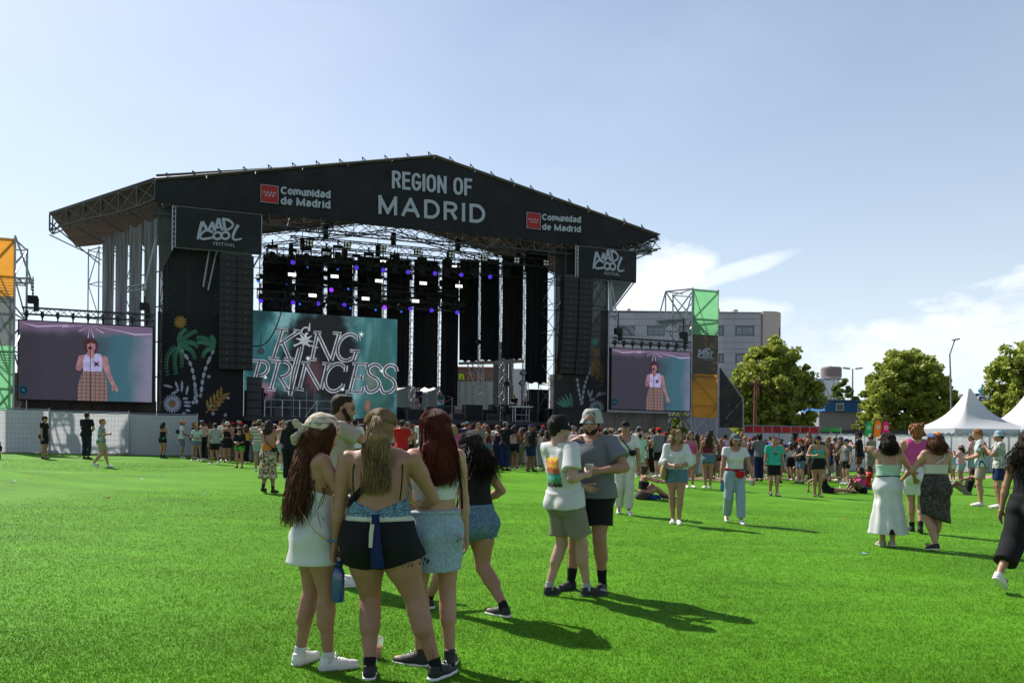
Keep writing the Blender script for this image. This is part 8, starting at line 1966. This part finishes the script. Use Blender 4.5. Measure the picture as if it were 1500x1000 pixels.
mid('person in burgundy hoodie holding up a phone by the tent',1362,696,640,20,'m','phone',wear=(T_(K['burgundy'],hem=-.02,sleeve=1.8),TRO(C_BLACK)),hair=('curly','black',.05),skin=2)
# ---- figures just ahead of the crowd in the middle
mid('woman with long dark hair and denim shorts seen from behind, right of blonde woman',1037,715,632,6,'f','front',res=.015,skin=1,wear=(VE(K['burgundy'],hem=.09),SHO(K['denim'],length=.36)),hair=('long','dark',.20),**walk(.05,-.04,.06,(0,0)))
mid('woman in magenta top and white shorts behind the blonde woman',1010,714,632,190,'f','down',res=.016,skin=1,wear=(VE(K['pink'],hem=.04),SHO(K['cream'],length=.45)),hair=('long','brown',.12))
mid('woman with beige shorts and backpack straps right of the white tee man',962,696,633,10,'f','front',res=.016,skin=1,wear=(TA(K['beige'],hem=.10),SHO(K['beige'],length=.42)),hair=('long','blonde',.10),hat=('cap',C_GREY))
mid('man in sage green tee and shorts close behind the man with sling bag',937,699,634,0,'m','front',res=.016,wear=(T_(K['mint'],hem=-.03,loose=.01),SHO(K['mint'],length=.8)),hair=('short','black',.05))
mid('man in grey tee turned away behind the left shoulder of the man with sling bag',887,714,622,-20,'m','front',res=.015,wear=(T_(cloth('mid_grey',(.26,.27,.28)),hem=-.03,loose=.01),SHO(K['khaki'],length=.75)),hair=('short','dark',.05),hat=('cap',K['khaki']),shoes=(C_SHOEB,None),sc=.96)
mid('woman in black tee and white shorts striding right, behind the turquoise shirt',1164,702,631,-70,'f','front',res=.016,w=1.15,wear=(T_(C_BLACK,hem=.02,loose=.01),SHO(K['rose'],length=.45)),hair=('bun','black',.05),shoes=(C_SHOEB,None),**walk(.30,-.30,.05,(0,.04)))
mid('woman in brown halter top and brown skirt with pale cap right of the striding woman',1184,692,632,150,'f','front',res=.016,wear=(TA(K['brown'],hem=.07),SKI(K['brown'],z=.36,r=.085)),hair=('long','brown',.12))
mid('woman with bright blue shorts and black backpack in front of the red barrier',1108,690,637,0,'f','front',res=.016,wear=(T_(K['grey'],hem=.05),SHO(K['blue'],length=.5,flare=.02)),hair=('bun','brown',.05))
mid('person in white vest with hair up, left of the blue shorts',1086,692,634,0,'f','front',res=.016,wear=(VE(C_WHITE,hem=.03),SHO(K['khaki'],length=.5)),hair=('bun','ginger',.05))
mid('person in yellow vest top left of the turquoise shirt',1120,688,633,10,'f','down',res=.016,wear=(VE(K['yellow'],hem=.02),TRO(C_BLACK)),hair=('short','dark',.05),hat=('cap',C_WHITE))
# ---- left side of the lawn
mid('man in black cap, black tee and black shorts standing sideways by the white fence',64,672,608,-85,'m','down',res=.0155,skin=1,wear=(T_(C_BLACK,hem=-.03,sleeve=.6),SHO(C_BLACK,length=.75,flare=.02)),hair=('short','dark',.05),hat=('cap',C_BLACK),shoes=(C_SHOEB,None))
mid('man in black tee and dark jeans seen from behind at the white fence',126,672,603,-8,'m','front',res=.0155,skin=1,wear=(T_(C_BLACK,hem=-.04,sleeve=.65,loose=.006),TRO(cloth('dark_jeans',(.02,.03,.05)),off=.010)),hair=('short','dark',.05),shoes=(C_SHOEB,None))
mid('man in leafy green shirt and khaki shorts walking right across the turf',148,684,611,-68,'m','one',res=.0145,skin=0,wear=(T_(FLOR_G,hem=-.02,loose=.012,sleeve=.7,name='shirt'),SHO(cloth('pale_khaki',(.36,.34,.20)),length=.75,flare=.02)),hair=('short','ginger',.05),glasses=False,**walk(.20,-.22,.05,(0,.06)))
f=mid('woman in black bucket hat, black shorts and boots photographing beside the fence',238,671,617,-28,'f','one',res=.0155,wear=(TA(C_BLACK,hem=.05,top=.2),SHO(C_BLACK,length=.40,flare=.016)),hair=('long','dark',.08),hat=('bucket',C_BLACK),shoes=(C_SHOEB,None,(C_BLACK,.10)))
pouch('dark green bag on the hip of the woman in boots',f,f.J['sp'](.02,.09*f.J['H'],-.04),K['green'],.04,.08,.06)
f=mid('man in orange bucket hat, white tee and grey shorts with backpack, at the fence end',266,671,615,-70,'m','front',res=.0155,wear=(T_(C_WHITE,hem=-.02,loose=.006),SHO(K['grey'],length=.8,flare=.015)),hair=('short','dark',.05),hat=('bucket',K['orange']));pouch('blue backpack of the man in the nearer orange hat',f,f.J['sp'](.18,0,-.10*f.J['H']),C_NAVY,.10,.06,.12,1.57,'backpack','backpack')
mid('man in orange hat and dark clothes just behind the orange-hatted man in white',283,671,617,-60,'m','front',res=.017,wear=(T_(cloth('dark_blue',(.04,.06,.09)),hem=-.02),SHO(K['grey'],length=.75)),hair=('short','dark',.05),hat=('bucket',K['orange']))
mid('woman in mint tee and denim shorts standing legs apart at the left of the crowd',288,675,621,200,'f','front',res=.0155,w=1.05,wear=(T_(K['mint'],hem=.02,loose=.01),SHO(K['denim'],length=.4)),hair=('long','dark',.1),feet=((-.18,0),(.18,0)))
f=mid('woman in long orange and black patterned skirt with bare back, hands at her head',392,722,613,-14,'f','headl',res=.013,w=1.05,wear=(TA(K['orange'],hem=.055,top=.135,straps=False),SKI(FLOR_D,z=.20,r=.125,k=1.1,top=.07,waves=.006,name='long_skirt')),hair=('long','dark',.10),hat=('cap',C_BLACK),shoes=(cloth('dark_boot',(.05,.035,.02)),None,(cloth('dark_boot',(.05,.035,.02)),.1)),**walk(-.10,.12,.06,(.04,0)))
tubes('sling_strap',[[f.J['sp'](.29,-.05*f.J['H'],-.04),f.J['sp'](.18,.02,-.10*f.J['H']),f.J['sp'](.08,.10*f.J['H'],-.06*f.J['H'])]],.009,C_BLACK,f.root)
pouch('black sling bag on the hip of the woman in the patterned skirt',f,f.J['sp'](.07,.11*f.J['H'],-.03),C_BLACK,.04,.07,.06)
f=mid('woman in green leaf-print shorts and black jacket facing the camera with a paper',351,685,625,176,'f','front',res=.0155,w=1.12,wear=(T_(C_BLACK,hem=.02,sleeve=1.1,loose=.02),SHO(LEAF_G,length=.45,top=.1,flare=.02)),hair=('long','black',.06),hat=('cap',C_BLACK),shoes=(C_SHOEB,None))
pw=world_of(f.root,f.J['palm'][0][0]);q=thing('paper_cup','white paper held by the woman in leaf-print shorts','paper',pw);mb=MB();mb.slab([(-.05,0,-.04),(.05,0,-.05),(.05,0,.06),(-.04,0,.06)],(0,.01,0));me=bpy.data.meshes.new('p');me.from_pydata(mb.v,[],mb.f);obj('sheet',me,C_WHITE,q)
mid('person all in black with long black hair behind the woman in the head scarf',424,706,614,0,'f','front',res=.015,w=1.1,wear=(T_(C_BLACK,hem=-.03,loose=.02,sleeve=1.7),TRO(C_BLACK,off=.02)),hair=('long','black',.12))
mid('man in straw hat, striped tee and denim shorts left of the patterned skirt',379,690,613,10,'m','front',res=.016,wear=(T_(STR_W,hem=-.02,loose=.012,name='tee'),SHO(K['pale denim'],length=.6)),hair=('short','dark',.05),hat=('sunhat',cloth('straw_pale',(.5,.4,.3))))
mid('man in white tee walking left with black crossbody bag at the crowd edge',315,680,618,50,'m','one',res=.016,wear=(T_(cloth('sand_tee',(.35,.36,.33)),hem=-.02),SHO(C_BLACK,length=.7)),hair=('short','black',.05),**walk(.2,-.2,.05))
mid('ginger-haired man with food in front of the stage rail',411,688,616,-60,'m','front',res=.017,wear=(T_(K['rose'],hem=-.02),SHO(K['pale denim'],length=.7)),hair=('short','ginger',.05),skin=0,shoes=(C_SHOEW,None,(C_WHITE,.16)))
mid('black-haired man in white tee standing far behind the sunglasses man',519,700,612,12,'m','front',res=.015,wear=(T_(C_WHITE,hem=-.04,loose=.016,sleeve=.8,name='tee'),SHO(C_BLACK,length=.8)),hair=('short','black',.05))
mid('man in red and white jersey behind the ponytail woman',588,700,614,-10,'m','front',res=.016,wear=(T_(C_RED,hem=-.04,loose=.014,name='jersey'),SHO(C_BLACK,length=.8)),hair=('short','dark',.05))
mid('curly blonde woman in magenta top behind the red-haired woman',664,705,622,6,'f','front',res=.015,wear=(T_(K['pink'],hem=.03),SHO(C_BLACK,length=.5)),hair=('curlylong','blonde',.08,dict(vol=1.1)))
# half-hidden head behind the turf bank at the left edge
p=onground(4,690);mid('dark-haired person mostly hidden behind the turf bank at the left edge',-8,672,0,30,'m','front',H=1.7,res=.018,wear=(T_(C_BLACK,hem=0),),hair=('curly','dark',.05),hipz=.10,hipxy=(0,0),feet=((-.1,.75),(.1,.8)),knees=((-.1,.2,1),(.1,.2,1)),lean=-58)

# ---- musicians and crew on the stage deck
def onstage(px,v,z=0.0):p=onv(px,600,v);return Vector((p.x,p.y,ZD+z))
riser=thing('stage_riser','low black riser under the guitarist','riser',onstage(648,4.2));mb=MB();q=onstage(650,4.2);mb.obox(q+SZ*.12,SU*1.3,SV*.9,SZ*.11);mb.build('platform',M_BLACK,riser)
f=mid('guitarist in dark green shirt with pale guitar on the stage deck',0,0,0,165,'m','front',H=1.78,at_=onstage(646,4.2,.23),res=.02,wear=(T_(cloth('dark_teal',(.03,.10,.10)),hem=-.04,loose=.01),TRO(cloth('dark_teal2',(.03,.08,.10)))),hair=('long','dark',.05))
gt=thing('guitar','pale blue electric guitar worn by the guitarist','guitar',world_of(f.root,f.J['sp'](.03,0,.14*1.78)));mb=MB();gp=gt.location;mb.tube(gp-SV*.03,gp+SV*.03,.19,14);mb.tube(gp+SU*.14-SV*.03,gp+SU*.14+SV*.03,.15,14);mb.build('body',mat('guitar_blue',(.25,.38,.45),.3),gt);mb=MB();mb.tube(gp+SU*.2-SV*.03,gp+SU*.85+SZ*.28-SV*.03,.028,6);mb.build('neck',mat('guitar_neck',(.2,.1,.05),.5),gt);mb=MB();mb.obox(gp+SU*.92+SZ*.31-SV*.03,SU*.08,SV*.015,SZ*.04);mb.build('headstock',M_BLACK,gt)
mid('bearded crew member in black behind the silver table on stage',0,0,0,190,'m','front',H=1.8,at_=onstage(770,4.4,.0),res=.02,wear=(T_(C_BLACK,hem=-.04),TRO(C_BLACK)),hair=('short','black',.05))
mid('person in pale top bending forward at the back of the stage',0,0,0,120,'f','front',H=1.65,at_=onstage(613,8.0,.3),res=.022,wear=(T_(K['rose'],hem=0),TRO(K['beige'])),hair=('long','dark',.08),lean=18)
mid('person in dark blue standing behind the pale-topped person on stage',0,0,0,170,'m','front',H=1.8,at_=onstage(614,10.0,.8),res=.022,wear=(T_(C_NAVY,hem=-.02),TRO(C_BLACK)),hair=('short','dark',.05))
mid('camera operator in black kneeling at the left of the stage deck',0,0,0,-50,'m','phone',H=1.75,at_=onstage(384,2.6),res=.02,wear=(T_(C_BLACK,hem=-.04),TRO(C_BLACK)),hair=('short','black',.05))
mid('drummer in black seated behind the right drum kit',0,0,0,180,'m','front',H=1.75,at_=onstage(753,6.6,.35),res=.022,wear=(T_(C_BLACK,hem=-.04),TRO(C_BLACK)),hair=('short','brown',.05))

# ================================================================== the crowd in front of the stage
TPL=[]
def template(sex,pose,w,wear,hairs,res=.026,**sk):
    kw=dict(POSE[pose]);kw.update(sk);H=1.66 if sex=='f' else 1.77;J=skeleton(H,sex,w,**kw);f=Figure(J,res).body(None)
    n0=len(f.parts)
    for wv in wear:getattr(f,wv[0])(*wv[1:-1],**wv[-1])
    f.shoes(None,joined=True);base=[(n,mesh_np(n,a,b))for n,a,b,m,l in f.parts if len(a)];hs={}
    for kind,L_,hat in hairs:
        f.parts=[];f.hair(kind,None,L_)
        if hat:f.hat(hat,None)
        hs[(kind,hat)]=[(n,mesh_np(n,a,b))for n,a,b,m,l in f.parts if len(a)]
    for _,me in base+[q for v in hs.values()for q in v]:me.polygons.foreach_set('use_smooth',np.ones(len(me.polygons),dtype=bool));me.materials.append(C_BLACK)
    TPL.append((sex,base,hs))
FH=(('long',.14,None),('bun',.05,None),('curlylong',.12,None),('long',.10,'cap'),('long',.10,'bucket'));MH=(('short',.05,None),('curly',.05,None),('short',.05,'cap'),('short',.05,'bucket'))
n_=None
template('f','down',1.0,(T_(n_,hem=.03,loose=.008,name='top'),SHO(n_,length=.4)),FH)
template('f','front',1.05,(VE(n_,hem=.05,name='top'),SHO(n_,length=.42)),FH,feet=((-.12,.05),(.08,-.05)))
template('f','phone',.95,(TA(n_,hem=.08,name='top'),SKI(n_,z=.36,r=.10,name='skirt')),FH)
template('f','one',1.1,(TA(n_,hem=.04,name='top'),TRO(n_)),FH,side=3)
template('m','down',1.0,(T_(n_,hem=-.03,loose=.012,name='top'),SHO(n_,length=.75)),MH)
template('m','front',1.05,(T_(n_,hem=-.03,loose=.014,name='top'),SHO(n_,length=.8)),MH,feet=((-.14,0),(.12,.06)))
template('m','phone',.98,(T_(n_,hem=-.03,loose=.010,name='top'),TRO(n_)),MH)
template('m','one',1.0,(VE(n_,hem=-.02,loose=.008,name='top'),SHO(n_,length=.7)),MH)
TOPC=['black','navy','burgundy','white','black','black','navy','grey','black','white','black','grey','navy','red','pink','black','yellow','grey','olive','blue','burgundy','white','pale blue','olive','rose','beige','navy','black','brown','black','white']
BOTC=['black','denim','pale denim','black','khaki','white','grey','navy','black','black','denim','navy']
ZONES=[(0,335,'before palm banner'),(335,420,'left of the stage screen'),(420,500,'under the word king'),(500,590,'under the word princess'),(590,660,'before the stage middle'),(660,730,'before the guitarist'),(730,805,'before the drum kit'),(805,890,'before the right tower'),
         (890,955,'under right screen'),(955,1015,'under right screen edge'),(1015,1055,'under the orange banner'),(1055,1100,'before the dark scrim'),(1100,1150,'before the red barrier'),(1150,1200,'at the red barrier end'),(1200,1300,'before the right fence')]
ROWS=['front row','second row','third row','fourth row','fifth row','sixth row','seventh row','eighth row','ninth row','tenth row']
used_l=set();crowd_n=0;g=random.Random(11)
def front_d(px):return 33.5-4.5*min(1,max(0,(px-290)/130))-.8*math.sin(px*.013)+(1.5 if px>1080 else 0)
for row in range(7):
    px=292+g.uniform(0,8)
    while px<1245:
        d0=front_d(px)+row*1.25+g.uniform(-.5,.5);a,b=ray(px,650);x=a*d0;stepm=g.uniform(.42,.98)*(1.15 if row==0 else 1.0);stp=stepm/d0*F
        P_=Vector((x,d0,gz(x,d0)));vv=(P_-SO).dot(SV)
        if vv>-1.6 or g.random()<.03+(.20 if row==0 and px>1000 else 0)or(px>1180 and row>5):px+=stp;continue
        zone=[z for a0,a1,z in ZONES if a0<=px<a1][0]
        for tr_ in range(60):
            ti=g.randrange(len(TPL));sex,base,hs=TPL[ti];hk=g.choice(list(hs));tc,bc=g.choice(TOPC),g.choice(BOTC);hc_=g.choice(['black','dark','brown','dark','brown','blonde','auburn','black','ginger']if g.random()>.1 else['red']);hatc=g.choice(['black','white','grey','khaki','navy','red','pale blue'])
            hw_={'long':'long','bun':'tied up','curlylong':'wavy','short':'short','curly':'curly'}[hk[0]]
            lb='%s in %s top with %s%s, %s %s'%('woman' if sex=='f' else 'man',tc,(hatc+' '+('cap' if hk[1]=='cap' else 'bucket hat'))if hk[1]else hw_+' '+hc_+' hair','' if row>1 else ', %s below'%bc,ROWS[row],zone)
            if lb not in used_l and len(lb.split())<=16:break
        used_l.add(lb)
        r=bpy.data.objects.new('person',None);COL.objects.link(r);r.location=P_;r.rotation_euler=(0,0,R(g.gauss(2,22)if row>1 else g.gauss(0,45)if g.random()<.75 else g.uniform(90,270)));s_=g.uniform(.93,1.05);r.scale=(s_,s_,s_)
        tag(r,lb,'person','crowd watching the stage')
        sk_=SK[g.choice([0,1,1,1,2,3,1])];cm={'body':sk_,'top':K[tc],'shorts':K[bc],'trousers':K[bc],'skirt':K[bc],'shoes':g.choice([C_SHOEW,C_SHOEB,C_SHOEW]),'hair':HR[hc_],'hat':K[hatc]}
        for n,me in base+hs[hk]:
            o=bpy.data.objects.new(n,me);COL.objects.link(o);o.parent=r;o.material_slots[0].link='OBJECT';o.material_slots[0].material=cm[n]
        crowd_n+=1;px+=stp
print('CROWD',crowd_n,'MESHES',len(bpy.data.meshes))
